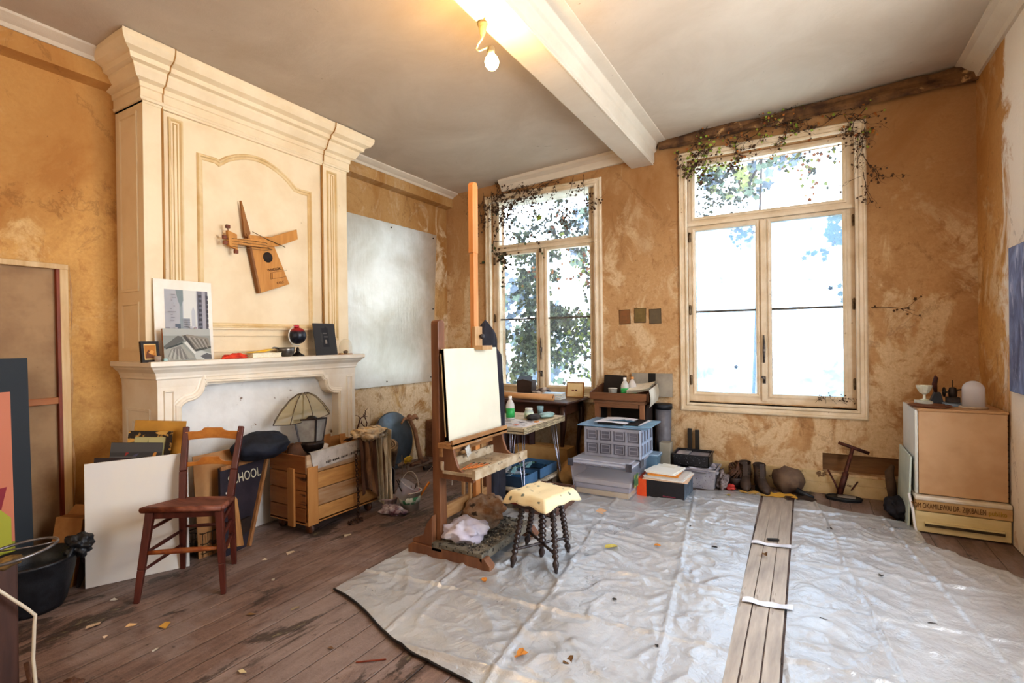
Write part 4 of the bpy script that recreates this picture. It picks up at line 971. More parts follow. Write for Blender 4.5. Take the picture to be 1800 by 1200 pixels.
# corner objects behind: leaning slabs, grey disc, firewood and a driftwood stick
b = MB(); b.prism([(3.50, 0), (3.86, 0), (3.72, .5), (3.66, .72), (3.58, .86), (3.50, .80)], 'x', -4.035, -4.0); solo('grey_slab', b, M('#8a8074', '#a39a8e', 5, .8, bump=.5), 'rough grey stone slab leaning on the wall right of the fireplace', 'slab', (-4.02, 3.65, 0), bv=.006)
b = MB(); b.lathe([(0, 0), (.30, 0), (.31, .006), (.30, .02), (0, .02)], 40, mx=basis((-3.93, 4.17, .325), (0, 1, 0), (1, 0, .12)) @ Matrix.Identity(4)); solo('grey_disc', b, M('#67757f', '#4b525a', 3, .35, .4, spot='#2e2a28', spot_t=.62, spot_s=4), 'round blue grey metal disc leaning on the alcove wall', 'disc', (-3.93, 4.17, 0))
BARK = M('#4a3226', '#6b4b38', 14, .9, bump=.6)
def twig(mb, p, d, L, r, rn, lvl=0, wob=.35):
    pts = [V(p)]; d = V(d).normalized(); st = L / 6
    for i in range(6):
        d = (d + V((rn.uniform(-1, 1), rn.uniform(-1, 1), rn.uniform(-.8, .8))) * wob).normalized(); pts.append(pts[-1] + d * st)
        if lvl > 0 and i in (2, 4): twig(mb, pts[-1], d + V((rn.uniform(-1, 1), rn.uniform(-1, 1), rn.uniform(-1, 1))) * .8, L * .55, r * .6, rn, lvl - 1, wob)
    mb.tube(pts, [r * (1 - .12 * i) for i in range(7)], 6)
b = MB(); rn = random.Random(9)
for i in range(64):
    y = rn.uniform(3.60, 3.95); zt_ = max(.02, .62 - (y - 3.58) * .9) * rn.random(); twig(b, (-3.88 + rn.uniform(-.05, .06), y, zt_), (rn.uniform(-.2, .2), rn.uniform(-.7, .6), 1), .14 + rn.random() * .14, .009, rn, 1, .55)
for i in range(14): y = 3.66 + i * .02; b.tube([(-3.86, y + .10, .01), (-3.88, y, .28), (-3.9, y - .06, .55 - i * .015)], .013, 6)
solo('brushwood_bundle', b, M('#4a2c26', '#7a4a3c', 14, .85, bump=.5), 'tangled bundle of reddish brown brushwood beside the fireplace', 'brushwood', (-3.88, 3.8, 0), kind='stuff')
k = thing('driftwood_stick', 'forked driftwood stick standing before the grey disc', 'branch', (-3.86, 4.5, 0))
b = MB(); b.tube([(0, .06, .0), (-.02, .03, .18), (0, -.04, .38), (.0, -.13, .53), (.02, -.16, .57)], [.03, .026, .024, .022, .03], 8); b.tube([(.0, -.13, .53), (.0, -.04, .555), (0, .0, .52)], [.026, .03, .016], 8); b.tube([(.0, -.13, .53), (0, -.22, .55), (0, -.27, .50)], [.02, .016, .01], 8); part('branch', b, M('#a07858', '#8a6044', 12, .8, bump=.6), k)
rn = random.Random(2)
for i in range(16):
    x = rn.uniform(-3.9, -3.35); y = rn.uniform(4.25, 5.1); 
    if x > -3.55 and y < 4.5: y += .4
    a = rn.uniform(0, PI); L = rn.uniform(.12, .3); z = .03 + .05 * rn.random() * (x < -3.6)
    b = MB(); b.tube([(-L/2*math.cos(a), -L/2*math.sin(a), 0), (0, 0, .008), (L/2*math.cos(a), L/2*math.sin(a), 0)], [.022, .028, .02], 7, smooth=False)
    o = solo('firewood_log', b, [BARK, M('#6b5644', '#8a735c', 12, .85, bump=.6), M('#2e2622', '#3e332c', 12, .85, bump=.6)][i % 3], ['short dark brown log lying in the alcove corner heap', 'short grey brown log lying in the alcove corner heap', 'short charred log lying in the alcove corner heap'][i % 3], 'log', mx=Matrix.Translation((x, y, z)), group='logs in the alcove heap')
k = thing('wall_heater', 'small rusted metal heater box standing in the alcove corner', 'heater', (-3.96, 4.95, 0))
b = MB(); b.box(-.08, .06, -.09, .09, .0, .44); part('casing', b, M('#6a4630', '#8a6244', 8, .7, .3), k, bv=.006)
b = MB(); b.lathe([(.03, 0), (.055, 0), (.055, .02), (.03, .02)], 20, mx=Matrix.Translation((.06, 0, .30)) @ Matrix.Rotation(PI/2, 4, 'Y')); b.cbox((.063, 0, .1), (.01, .12, .04)); part('vent', b, M('#2a1c16', '#1c1410', 20, .6), k)
b = MB(); rag(-3.72, 5.02, .06, .12, .2, .07, 51, b, amp=.6); solo('black_sack', b, BLK, 'low black sack in the far alcove corner', 'sack', (-3.72, 5.02, 0))

# ------------------------------------------------------------------ studio easel
EW = wood('#6a4530', '#825a3e', 'z', .42, 3, '#45301f', .68)
EWY = wood('#7a5236', '#8f6644', 'y', .45, 3, '#4f2c18', .7)
EWP = wood('#bf9c74', '#a68258', 'z', .45, 3, '#7a5430', .72)
es = thing('studio_easel', 'tall H-frame wooden studio easel facing the windows', 'easel', (-2.08, 3.0, 0))
ex = -2.10
for y in (2.60, 3.19):
    b = MB(); b.prism([(-2.30, .012), (-1.66, .012), (-1.66, .045), (-1.70, .085), (-2.26, .085), (-2.30, .06)], 'y', y - .03, y + .03); part('foot_runner', b, EW, es, True, .005)
    b = MB(); b.prism([(-2.27, .085), (-2.10, .085), (-2.10, .28), (-2.15, .22), (-2.18, .14), (-2.26, .11)], 'y', y - .022, y + .022); part('foot_bracket', b, EW, es, True, .004)
hh = {2.66: 1.54, 3.21: 1.30}
for y in (2.66, 3.21):
    b = MB(); b.box(ex - .03, ex + .03, y - .035 + .0, y + .035, .06, hh[y] - .03); b.prism([(y - .035, hh[y] - .03), (y + .035, hh[y] - .03), (y + .03, hh[y] - .01), (y, hh[y]), (y - .03, hh[y] - .01)], 'x', ex - .03, ex + .03); part('upright', b, EW, es, True, .004)
for z, h_ in ((.235, .085), (.60, .05)):
    b = MB(); b.box(ex + .0, ex + .032, 2.695, 3.175, z, z + h_); part('crossbar', b, wood('#b08c64', '#94693c', 'y', .45), es, True, .003)
b = MB(); b.box(-2.02, -1.73, 2.57, 3.22, .085, .11); b.box(-1.735, -1.715, 2.57, 3.22, .06, .112); b.box(-2.10, -2.02, 2.57, 3.22, .06, .112)
part('base_tray', b, M('#5f5a50', '#8a8272', 10, .8, spot='#2e2a26', spot_t=.55, spot_s=40, bump=.6), es, True, .003)
b = MB(); b.box(-2.07, -2.035, 2.99, 3.045, .28, 2.02); b.prism([(2.985, 2.02), (3.05, 2.02), (3.055, 2.50), (3.04, 2.525), (3.0, 2.52), (2.99, 2.50)], 'x', -2.075, -2.035)
part('mast', b, wood('#c08048', '#cf9560', 'z', .4, 3, '#8a5428', .74), es, True, .003)
b = MB(); b.box(-2.12, -2.10, 2.93, 2.95, .32, .72); b.box(-2.07, -2.05, 2.94, 2.952, .25, .75); b.box(-2.07, -2.05, 3.085, 3.097, .25, .75); part('guide_rail', b, EWP, es, True)
b = MB(); b.box(-2.045, -2.015, 2.97, 3.06, 1.345, 1.50); b.box(-2.02, -1.955, 2.97, 3.10, 1.335, 1.365); part('top_clamp', b, EWP, es, True, .003)
b = MB(); b.ball((-1.995, 3.03, 1.43), .018, 10, 8); b.tube([(-2.02, 3.03, 1.43), (-1.99, 3.03, 1.43)], .007, 8); part('clamp_knob', b, M('#2a2a30', '#3a3a40', 20, .3), es, True)
b = MB(); b.box(-2.05, -1.93, 2.58, 3.25, .72, .75); b.box(-1.945, -1.93, 2.58, 3.25, .735, .775); b.box(-2.055, -2.03, 2.60, 3.23, .66, .72); part('canvas_ledge', b, wood('#b08254', '#7d5a3a', 'y', .5, 4, '#9aa0a0', .6), es, True, .002)
for y in (2.62, 3.215):
    pr_ = [(-2.06, .52), (-1.80, .52), (-1.795, .555), (-1.86, .56), (-1.915, .60), (-1.94, .66), (-1.955, .73), (-1.97, .745), (-2.06, .745)]
    b = MB(); b.prism(pr_, 'y', y - .01, y + .012); part('side_bracket', b, EW, es, True, .002)
b = MB(); b.box(-2.03, -1.775, 2.60, 3.235, .555, .575); b.box(-1.79, -1.765, 2.585, 3.25, .545, .605); b.box(-2.045, -2.025, 2.60, 3.235, .575, .63); part('brush_tray', b, M('#b5a48c', '#9a8568', 10, .7, spot='#4a4038', spot_t=.6, spot_s=30), es, True, .002)
for i in range(5):
    q = thing('easel_brush', 'thin orange handled brush lying in the easel brush tray', 'brush', (-1.90 + .02*i, 2.66 + .012*i, .583), group='brushes in the easel tray')
    part('handle', MB().tube([(0, -.04, .005 + .003*i), (-.03 + .015*i, .13, .008)], [.003, .0045], 6), M('#b85a24', '#c9803a', 20, .45), q); part('bristles', MB().tube([(-.03 + .015*i, .13, .008), (-.034 + .016*i, .165, .006)], [.0045, .003], 6), M('#3a2c20', '#2a2018', 20, .7), q)
b = MB(); b.tube([(-2.0, 2.66, .72), (-2.0, 2.67, .6), (-2.0, 2.66, .47)], .002, 5); b.cbox((-1.99, 2.83, .66), (.006, .05, .07), (.4, 0, 0)); part('hanging_label', b, M('#c8c4bc', '#9a948a', 20, .6), es, True)
k = thing('blank_canvas', 'blank cream canvas clamped on the studio easel', 'canvas', mx=basis((-1.99, 2.625, .756), (0, 1, 0), (-.06, 0, 1)))
b = MB(); b.box(0, .64, .0, .025, 0, .595); part('canvas_face', b, M('#d6d0bc', '#cfc9b6', 4, .75, bump=.05), k, bv=.003)
b = MB(); b.box(.0, .64, .004, .032, .004, .03); b.box(.0, .64, .004, .032, .565, .592); b.box(.0, .03, .004, .032, .0, .592); b.box(.61, .64, .004, .032, .0, .592); part('stretcher_bar', b, M('#c9b48c', '#b89c70', 10, .6), k)
DKC = M('#1c1a22', '#292732', 10, .8, bump=.5)
def drape(cx, cy, rx, ry, z0, z1, ph, mb, folds=9, nu=48, nv=24, top=.25, flare=.0, amp=.22):
    def f(u, v):
        a = 2*PI*u; z = z1 + (z0 - z1) * v
        k_ = (math.sin(min(1, v / top) * PI/2)) if v < top else 1 + flare * (v - top)
        q = 1 + amp * math.sin(a * folds + ph + 2 * v) * min(1, v * 3) + .12 * noise.noise(V((math.cos(a) * 2, math.sin(a) * 2, v * 4 + ph)))
        return (cx + rx * k_ * q * math.cos(a), cy + ry * k_ * q * math.sin(a), z)
    mb.grid(f, nu, nv)
b = MB(); drape(-2.19, 3.37, .07, .115, 1.30, 1.565, 1., b, 7, top=.6, amp=.08); drape(-2.20, 3.42, .09, .15, .03, 1.40, 2., b, 6, top=.1, amp=.18)
solo('dark_coat', b, DKC, 'dark coat and cap hanging behind the right upright of the easel', 'coat', (-2.27, 3.42, .03))
b = MB(); rag(-1.96, 2.74, .165, .11, .11, .055, 61, b, amp=.9, nu=32, nv=18); solo('white_cloth', b, M('#d6cfd6', '#c4bcca', 10, .8), 'crumpled white cloth on the base tray of the easel', 'cloth', (-1.96, 2.74, .11))
b = MB(); rag(-1.97, 2.98, .21, .13, .15, .10, 62, b, amp=.5, nu=30, nv=18); solo('brown_paper_bag', b, M('#7d5634', '#a08a74', 9, .8, spot='#3a2a1c', spot_t=.6, spot_s=12), 'rumpled brown bag on the easel base tray behind the white cloth', 'bag', (-1.97, 2.98, .11))
rn = random.Random(4); b = MB()
for i in range(240):
    x, y = rn.uniform(-2.0, -1.74), rn.uniform(2.6, 3.2); s = rn.uniform(.003, .009); b.cbox((x, y, .113 + s/2), (s*1.6, s, s), (rn.random(), rn.random(), rn.random()*3), rn.choice([F('#3a3430'), F('#8a8272'), F('#5a4e40')]))
solo('paint_crumbs', b, F('#3a3430'), 'loose paint crumbs and shavings scattered over the easel base tray', 'crumbs', (-1.87, 2.9, .112), kind='stuff')

# ------------------------------------------------------------------ stool
ST = M('#2b211f', '#3a2b27', 14, .3, bump=.2)
st = thing('bobbin_stool', 'dark wooden stool on five turned bobbin legs in front of the easel', 'stool', (-1.43, 2.86, 0))
def bobbin(p0, p1, r=.016):
    d = V(p1) - V(p0); L = d.length; pf = [(0, 0), (.008, 0), (.014, .03), (.02, .045), (.02, .06), (.012, .075)]
    z = .085
    while z < L - .05:
        pf += [(r*.62, z), (r*1.0, z + .008), (r*1.12, z + .014), (r*1.0, z + .020), (r*.62, z + .027)]; z += .03
    pf += [(r*1.2, L - .04), (r*1.2, L)]
    return MB().lathe(pf, 12, mx=Matrix.Translation(p0) @ d.to_track_quat('Z', 'Y').to_matrix().to_4x4())
ft = [(-1.577, 2.69), (-1.305, 2.745), (-1.36, 3.05), (-1.47, 2.88), (-1.66, 3.03)]
tp = [(-1.53, 2.76), (-1.345, 2.79), (-1.37, 2.95), (-1.45, 2.87), (-1.55, 2.95)]
for i, ((x, y), (tx, ty)) in enumerate(zip(ft, tp)):
    part('leg', bobbin((x, y, .012), (tx, ty, .405), .024 if i == 3 else .019), ST, st, True)
for i, j in ((0, 3), (1, 3), (2, 3), (4, 3)):
    a_ = V((*ft[i], .0)).lerp(V((*tp[i], .405)), .30); b_ = V((*ft[j], 0)).lerp(V((*tp[j], .405)), .30); b_.z = a_.z
    L = (b_ - a_).length; part('stretcher', MB().lathe([(.006, 0)] + [(.006 + .005 * abs(math.sin(q * 1.2)), L*q/12) for q in range(1, 12)] + [(.006, L)], 8, mx=Matrix.Translation(a_) @ (b_ - a_).to_track_quat('Z', 'Y').to_matrix().to_4x4()), ST, st, True)
b = MB(); b.prism([(-1.60, 2.70), (-1.34, 2.72), (-1.30, 2.98), (-1.56, 3.0)], 'z', .40, .425); b.prism([(-1.585, 2.715), (-1.355, 2.735), (-1.315, 2.965), (-1.55, 2.985)], 'z', .372, .40); part('seat', b, ST, st, True, .006)
b = MB(); b.grid(lambda u, v: (-1.60 + .29*u + .02*v, 2.695 + .29*v + .02*u, .425 + .035 * (1 - abs(2*u-1)**4) * (1 - abs(2*v-1)**4)), 16, 16); b.prism([(-1.595, 2.70), (-1.335, 2.715), (-1.295, 2.98), (-1.56, 3.0)], 'z', .40, .43); part('red_upholstery', b, M('#5c1c16', '#7a2a1e', 20, .8), st, True)
t = NT('floral_cream_fabric'); vo = t.n('ShaderNodeTexVoronoi', i_Vector=t.coord(), i_Scale=17.).outputs['Distance']; n = t.noise(t.coord(), 60, 3, .6)
c = t.mix(t.ramp(t.math('ADD', vo, t.math('MULTIPLY', n, .25)), .30, .37), lin('#6f7468'), lin('#dccba4')); FLOR = t.done(t.bsdf(c, .8, 0, t.noise(t.coord(), 12, 4, .6), .3, .01))
b = MB()
def cf2(u, v):
    x = -1.445 + (u - .5) * .36; y = 2.845 + (v - .5) * .38; a = math.radians(-12); dx, dy = x + 1.445, y - 2.845
    d = max(abs(u - .5), abs(v - .5)) * 2; rr_ = math.hypot(u - .5, v - .5) * 2
    z = .465 + .006 * noise.noise(V((u*4, v*4, 7)))
    if d > .74: z -= (d - .74) ** 1.3 * .30 + max(0, rr_ - 1.05) * .05 + .004 * math.sin((u - v) * 16)
    sh_ = 1 - max(0, d - .8) * .35
    dx *= sh_; dy *= sh_
    return (-1.445 + dx*math.cos(a) - dy*math.sin(a), 2.845 + dx*math.sin(a) + dy*math.cos(a), z)
b.grid(cf2, 44, 44)
o = solo('seat_cloth', b, FLOR, 'cream floral cloth draped over the bobbin stool seat', 'cloth', (-1.445, 2.845, .46)); sm = o.modifiers.new('t', 'SOLIDIFY'); sm.thickness = .006; sm.offset = 1
# ------------------------------------------------------------------ hairpin leg table and what is on it
ht = thing('hairpin_table', 'small paint-splashed plywood table on thin wire hairpin legs', 'table', (-2.25, 4.02, 0))
TOPM = M('#cdbb9c', '#b59f7e', 7, .6, spot='#7a6a58', spot_t=.64, spot_s=22, bump=.3)
b = MB(); b.box(-2.58, -2.0, 3.62, 4.42, .655, .685); b.box(-2.585, -1.995, 3.625, 4.415, .632, .650); part('table_top', b, TOPM, ht, True, .004)
b = MB(); b.box(-1.998, -1.992, 3.62, 4.42, .636, .684, STN and M('#b7a888', '#5a4c3c', 60, .7, stretch=(1, .3, 4))); part('top_edge', b, TOPM, ht, True)
HP = M('#b8b8c4', '#8a8a94', 20, .25, .85)
for (x, y, sx, sy) in ((-2.06, 3.70, 1, -1), (-2.06, 4.34, 1, 1), (-2.52, 3.70, -1, -1), (-2.52, 4.34, -1, 1)):
    f = (x + .05*sx, y + .05*sy, .008)
    b = MB(); b.tube([(x, y + .05*-sy, .63), (f[0]-.004, f[1], .02), f, (f[0]+.004, f[1], .02), (x - .05*sx, y, .63)], .004, 6); b.tube([(x + .005, y, .63), (f[0], f[1], .02)], .004, 6); b.cbox((x, y, .628), (.10, .10, .006)); part('leg', b, HP, ht, True)
def bottle(x, y, z, lb, s=1.0, cap='#e8e4de'):
    k = thing('turpentine_bottle', lb, 'bottle', (x, y, z))
    b = MB(); b.lathe([(0, 0), (.034*s, 0), (.038*s, .006), (.038*s, .115*s), (.034*s, .135*s), (.018*s, .165*s), (.013*s, .17*s), (.013*s, .185*s)], 20); part('bottle_body', b, GL('#ece6e2', .78, .2), k)
    b = MB(); b.lathe([(.0387*s, .02*s), (.0387*s, .10*s)], 20); part('bottle_label', b, M('#2f9a50', '#3fae62', 6, .4, spot='#5a3a2a', spot_t=.6, spot_s=26), k)
    b = MB(); b.lathe([(.015*s, .178*s), (.016*s, .18*s), (.015*s, .20*s), (0, .202*s)], 14); part('cap', b, F(cap, .4), k)
    return k
bottle(-2.33, 3.98, .687, 'clear bottle with green label on the hairpin table', 1.05)
k = thing('glass_jar', 'squat glass jar with pale green label on the hairpin table', 'jar', (-2.215, 4.12, .687))
b = MB(); b.lathe([(0, 0), (.038, 0), (.041, .006), (.041, .06), (.032, .075), (.032, .085)], 20); part('jar_body', b, GL('#e4ece4', .6, .1), k)
b = MB(); b.lathe([(.0418, .012), (.0418, .055)], 20); part('jar_label', b, M('#b8c8b0', '#d8e0d0', 12, .5), k)
b = MB(); b.lathe([(.034, .078), (.035, .08), (.034, .092), (0, .093)], 20); part('lid', b, M('#d8d4c8', '#bab4a6', 20, .4), k)
k = thing('drinking_glass', 'bluish glass tumbler behind the jar on the hairpin table', 'glass', (-2.19, 4.30, .687))
b = MB(); b.lathe([(0, 0), (.026, 0), (.032, .09), (.03, .09), (.024, .006), (0, .006)], 18); part('tumbler', b, GL('#a8c8d0', .5, .05), k)
b = MB(); b.lathe([(0, .007), (.0255, .007), (.028, .05), (0, .05)], 16); part('dark_liquid', b, F('#28242c', .1), k)
sub = [(R_(0, 0, 1, 1), '#d4ccca')]; r4 = random.Random(8)
for i in range(70):
    x, z = r4.random()*.92, .15 + r4.random()*.7; w = .02 + r4.random()*.06; sub.append(([(x, z), (x + w, z + .02), (x + w*.8, z + .05*r4.random() + .03), (x + .01, z + .03)], r4.choice(['#3c3440', '#5a5060', '#2c2830', '#8a8090', '#4a4a5a'])))
sub.append((R_(.78, .1, .86, .25), '#c86a3c'))
k = board('palette_sheet', 'white palette sheet splashed with dark paint at the front of the hairpin table', 'palette', (-2.56, 3.65, .687), (1, 0, 0), (0, 1, 0), .54, .36, .002, F('#d4ccca'), [])
p = MB()
for i, (poly, c_) in enumerate(sub): p.add([(x*.53 + .005, z*.35 + .005, .0035 + .00006*i) for x, z in poly], [tuple(range(len(poly)))], F(c_))
k2 = k.children[0]; bpy.data.objects.remove(k2)
k.matrix_world = Matrix.Translation((-2.56, 3.65, .686))
b = MB(); b.box(0, .54, 0, .36, 0, .003); part('sheet', b, F('#d4ccca'), k)
o = part('paint_marks', p, F('#3c3440'), k)
b = MB(); b.ball((-2.13, 4.05, .712), (.05, .10, .026), 20, 12, None, lambda d: 1 + .3*noise.noise(d*3)); solo('dark_pouch', b, M('#3c3430', '#2a2522', 10, .7), 'dark brown zipped pouch lying on the hairpin table edge', 'pouch', (-2.13, 4.05, .687))
b = MB(); b.ball((-2.09, 4.23, .71), (.06, .11, .024), 20, 12, None, lambda d: 1 + .3*noise.noise(d*3 + V((5, 0, 0)))); solo('teal_pouch', b, M('#7f9c9a', '#9ab4b0', 10, .5), 'pale teal plastic pouch beside the dark pouch on the hairpin table', 'pouch', (-2.09, 4.23, .687))
b = MB(); b.cbox((-2.04, 3.93, .693), (.03, .04, .012)); solo('orange_block', b, M('#c98a4c', '#b0702c', 20, .6), 'little orange wooden block on the hairpin table edge', 'block', (-2.04, 3.93, .687), bv=.002)

# under it: bench board, two blue trays of tubes, dark drawer with a jar
b = MB(); b.box(-2.62, -2.06, 3.74, 4.50, .12, .145); b.box(-2.60, -2.56, 3.76, 4.48, 0, .12); b.box(-2.12, -2.08, 3.78, 3.84, 0, .12); b.box(-2.12, -2.08, 4.40, 4.46, 0, .12)
solo('low_shelf', b, M('#cfc4b4', '#a89880', 8, .6, spot='#6a5a4a', spot_t=.6, spot_s=20), 'low pale plank shelf under the hairpin table', 'shelf', (-2.34, 4.1, 0), bv=.003)
BLT = M('#446888', '#54789a', 8, .4); BLD = M('#27384c', '#2f445c', 8, .5)
for i, (x0, x1, y0, y1, lb) in enumerate(((-2.55, -2.10, 3.78, 4.06, 'nearer blue plastic tray full of paint tubes under the hairpin table'), (-2.55, -2.10, 4.10, 4.46, 'farther blue plastic tray behind the tray full of tubes'))):
    k = thing('blue_tray', lb, 'tray', ((x0+x1)/2, (y0+y1)/2, .146))
    b = MB(); b.box(x0, x1, y0, y1, .146, .15, BLD); b.box(x0, x1, y0, y0+.005, .146, .235, BLD); b.box(x0, x1, y1-.005, y1, .146, .235); b.box(x0, x0+.005, y0, y1, .146, .235); b.box(x1-.005, x1, y0, y1, .146, .235); part('tray', b, BLT, k, True)
rn = random.Random(6); TM = [M('#b4c4cc', '#8fa2ae', 14, .35, .3), M('#c9ccd4', '#a4a8b4', 14, .35, .3), M('#4a6a5c', '#5f8474', 14, .4), M('#7fb0bc', '#9cc4cc', 14, .4), M('#2c5a80', '#3c6c94', 14, .4)]
TN = ['pale blue grey', 'silver', 'dark green', 'light teal', 'deep blue']
for i in range(16):
    x, y = rn.uniform(-2.48, -2.17), rn.uniform(3.83, 4.02) if i < 12 else rn.uniform(4.15, 4.4); a = rn.uniform(-.6, .6); z = .200 + .020 * (i % 4 if i < 12 else 0); L = .16
    k = thing('paint_tube', TN[i % 5] + ' paint tube lying in the ' + ('nearer' if i < 12 else 'farther') + ' blue tray', 'tube', mx=Matrix.Translation((x, y, z)) @ Euler((0, 0, a + PI/2 * (i % 2))).to_matrix().to_4x4(), group='paint tubes in the blue trays')
    b = MB(); b.add([(-L/2, -.02, 0), (-L/2, .02, 0), (-L/2, .02, .003), (-L/2, -.02, .003)] + [(L/2 - .02, .016*math.cos(t), .012 + .012*math.sin(t)) for t in [PI/4 + PI/2*q for q in (2, 3, 0, 1)]], [(0, 1, 2, 3), (4, 5, 6, 7), (0, 4, 5, 1), (1, 5, 6, 2), (2, 6, 7, 3), (3, 7, 4, 0)]); part('tube_body', b, TM[i % 5], k, bv=.003)
    b = MB().tube([(L/2 - .02, 0, .012), (L/2, 0, .012)], .008, 8); part('cap', b, F('#e0e0e0' if i % 2 else '#22262c', .4), k)
k = thing('open_drawer', 'dark open drawer box on the floor between stool and hairpin table', 'drawer', (-1.85, 3.85, 0))
b = MB()
for bb_ in ((-2.03, -1.72, 3.58, 4.00, .02, .03), (-2.03, -1.72, 3.58, 3.592, .02, .17), (-2.03, -1.72, 3.988, 4.0, .02, .17), (-2.03, -2.018, 3.58, 4.0, .02, .17), (-1.732, -1.72, 3.58, 4.0, .02, .17)): b.box(*bb_)
part('drawer_box', b, wood('#5a4034', '#6f5244', 'y'), k, True, .002)
b = MB(); b.box(-2.03, -1.72, 3.58, 4.0, .0, .02); part('runner', b, wood('#3a2a22', '#4a3428', 'y'), k, True)
k = thing('cloudy_jar', 'small cloudy glass jar standing in the open drawer box', 'jar', (-1.86, 3.78, .03))
b = MB(); b.lathe([(0, 0), (.03, 0), (.032, .08), (.022, .10), (.024, .17), (.024, .19), (.018, .19), (.0, .18)], 18); part('jar_body', b, GL('#c8b8bc', .6, .2), k)
b = MB(); b.lathe([(.025, .165), (.026, .17), (.025, .195), (0, .196)], 18); part('lid', b, M('#8a7a80', '#6a5a60', 20, .5), k)
k = thing('kraft_box', 'long pale kraft cardboard box behind the blue trays', 'box', mx=Matrix.Translation((-2.50, 4.80, 0)))
b = MB(); b.box(-.2, .40, -.1, .1, .0, .30); part('carton', b, M('#c09a66', '#ae8650', 5, .75), k, bv=.003)
b = MB(); b.box(-.19, .39, -.006, .006, .30, .302); part('tape', b, M('#b58c58', '#a07840', 8, .3), k)
k = thing('brown_cartons', 'squashed brown paper parcel beside the clear storage box', 'parcel', (-1.98, 4.55, 0)); k.name = 'paper_parcel'
b = MB(); b.ball((0, 0, .12), (.12, .2, .13), 14, 8, None, lambda d: 1 + .25*noise.noise(d*2)); part('paper', b, M('#a9824f', '#8f6a3a', 6, .8, bump=.5), k)

# ------------------------------------------------------------------ dark cabriole table under the left window
DT = wood('#3b221a', '#4e2e22', 'x', .3, 3); DTZ = wood('#32201a', '#45291f', 'z', .3, 3)
dt = thing('dark_table', 'dark polished table with curved cabriole legs under the left window', 'table', (-2.7, 4.95, 0))
b = MB(); b.box(-3.36, -2.10, 4.72, 5.30, .735, .765); b.prism([(-3.37, .745), (-2.09, .745), (-2.09, .757), (-3.37, .757)], 'y', 4.71, 5.31); part('table_top', b, DT, dt, True, .006)
b = MB(); b.box(-3.28, -2.18, 4.78, 4.80, .62, .735); b.box(-3.28, -2.18, 5.22, 5.24, .62, .735); b.box(-3.28, -3.26, 4.78, 5.24, .62, .735); b.box(-2.20, -2.18, 4.78, 5.24, .62, .735); part('apron', b, DT, dt, True, .002)
for sx, x in ((1, -2.19), (-1, -3.27)):
    for sy, y in ((-1, 4.79), (1, 5.23)):
        d = V((sx, sy, 0)).normalized()
        pts = [V((x, y, 0)) + d * o_ + V((0, 0, z)) for o_, z in ((.02, .72), (.035, .62), (.03, .52), (.0, .38), (-.015, .25), (-.01, .13), (.02, .04), (.035, .012))]
        part('leg', MB().tube(pts, [.032, .036, .032, .024, .019, .018, .022, .02], 10), DTZ, dt, True)
k = thing('cardboard_tube', 'long cardboard tube lying across the front of the dark table', 'tube', (-2.65, 4.80, .766))
b = MB(); mm = Matrix.Rotation(PI/2, 4, 'Y'); b.lathe([(.034, -.42), (.034, .36), (.024, .36), (.024, .34), (0, .34)], 20, mx=Matrix.Translation((0, 0, .036)) @ mm); b.lathe([(0, .352), (.012, .352)], 8, mx=Matrix.Translation((0, 0, .036)) @ mm, m=F('#4a2c1c')); part('tube', b, M('#d0a070', '#c09060', 4, .6), k)
for i, (z, c_, lb) in enumerate(((.766, '#c8d4dc', 'pale blue paperback at the bottom of the pile on the dark table'), (.788, '#dfe4e6', 'white paperback in the middle of the pile on the dark table'), (.810, '#a8c4d8', 'light blue paperback on top of the pile on the dark table'))):
    k = thing('book', lb, 'book', mx=Matrix.Translation((-2.37, 4.98, z)) @ Euler((0, 0, .1*i)).to_matrix().to_4x4(), group='paperbacks piled on the dark table')
    b = MB(); b.box(-.11, .11, -.075, .075, 0, .003); b.box(-.11, .11, -.075, .075, .017, .020); b.box(-.11, -.107, -.075, .075, 0, .02); part('cover', b, M(c_, c_, 8, .4), k); b = MB(); b.box(-.107, .107, -.072, .072, .003, .017); part('pages', b, M('#ece6d8', '#d8d0c0', 60, .8, stretch=(1, 1, 9)), k)
k = thing('dark_box', 'dark brown lidded box standing at the back of the dark table', 'box', (-2.80, 5.16, .766))
b = MB(); b.prism([(-.09, 0), (.09, 0), (.10, .17), (-.02, .19), (-.10, .17)], 'y', -.06, .06); part('box_body', b, M('#43322a', '#2f231e', 5, .6), k, bv=.004)
b = MB(); b.add([(-.10, -.06, .171), (.10, -.06, .171), (.04, .07, .215), (-.13, .07, .215)], [(0, 1, 2, 3)]); part('lid', b, M('#2f2420', '#241c18', 8, .6), k)
board('small_framed_card', 'small cream card in a thin frame propped against the left window sill', 'picture', (-2.32, 5.19, .766), (1, 0, 0), (0, .2, 1), .20, .165, .008, M('#e0c89c', '#d4b884', 8, .6), [(R_(.3, .42, .44, .50), '#8a5038'), (R_(.5, .42, .62, .52), '#6a4034'), (R_(.45, .47, .5, .49), '#5a3a30')], edge=wood('#8a5a2c', '#a06c38', 'x'), edge_w=.008)
b = MB(); b.lathe([(0, 0), (.022, 0), (.034, .05), (.031, .05), (.02, .005), (0, .005)], 18, (-2.25, 5.31, .772)); solo('white_cup', b, M('#e4ded2', '#d4ccbc', 20, .4), 'small white plastic cup on the left window sill', 'cup', (-2.25, 5.31, .772))
b = MB(); rag(-2.58, 5.10, .80, .09, .08, .045, 71, b, amp=.9); solo('crumpled_wrap', b, M('#4a3a34', '#b8a898', 6, .7, lo=.45, hi=.55), 'crumpled grey and brown paper behind the tube on the dark table', 'paper', (-2.58, 5.1, .766))
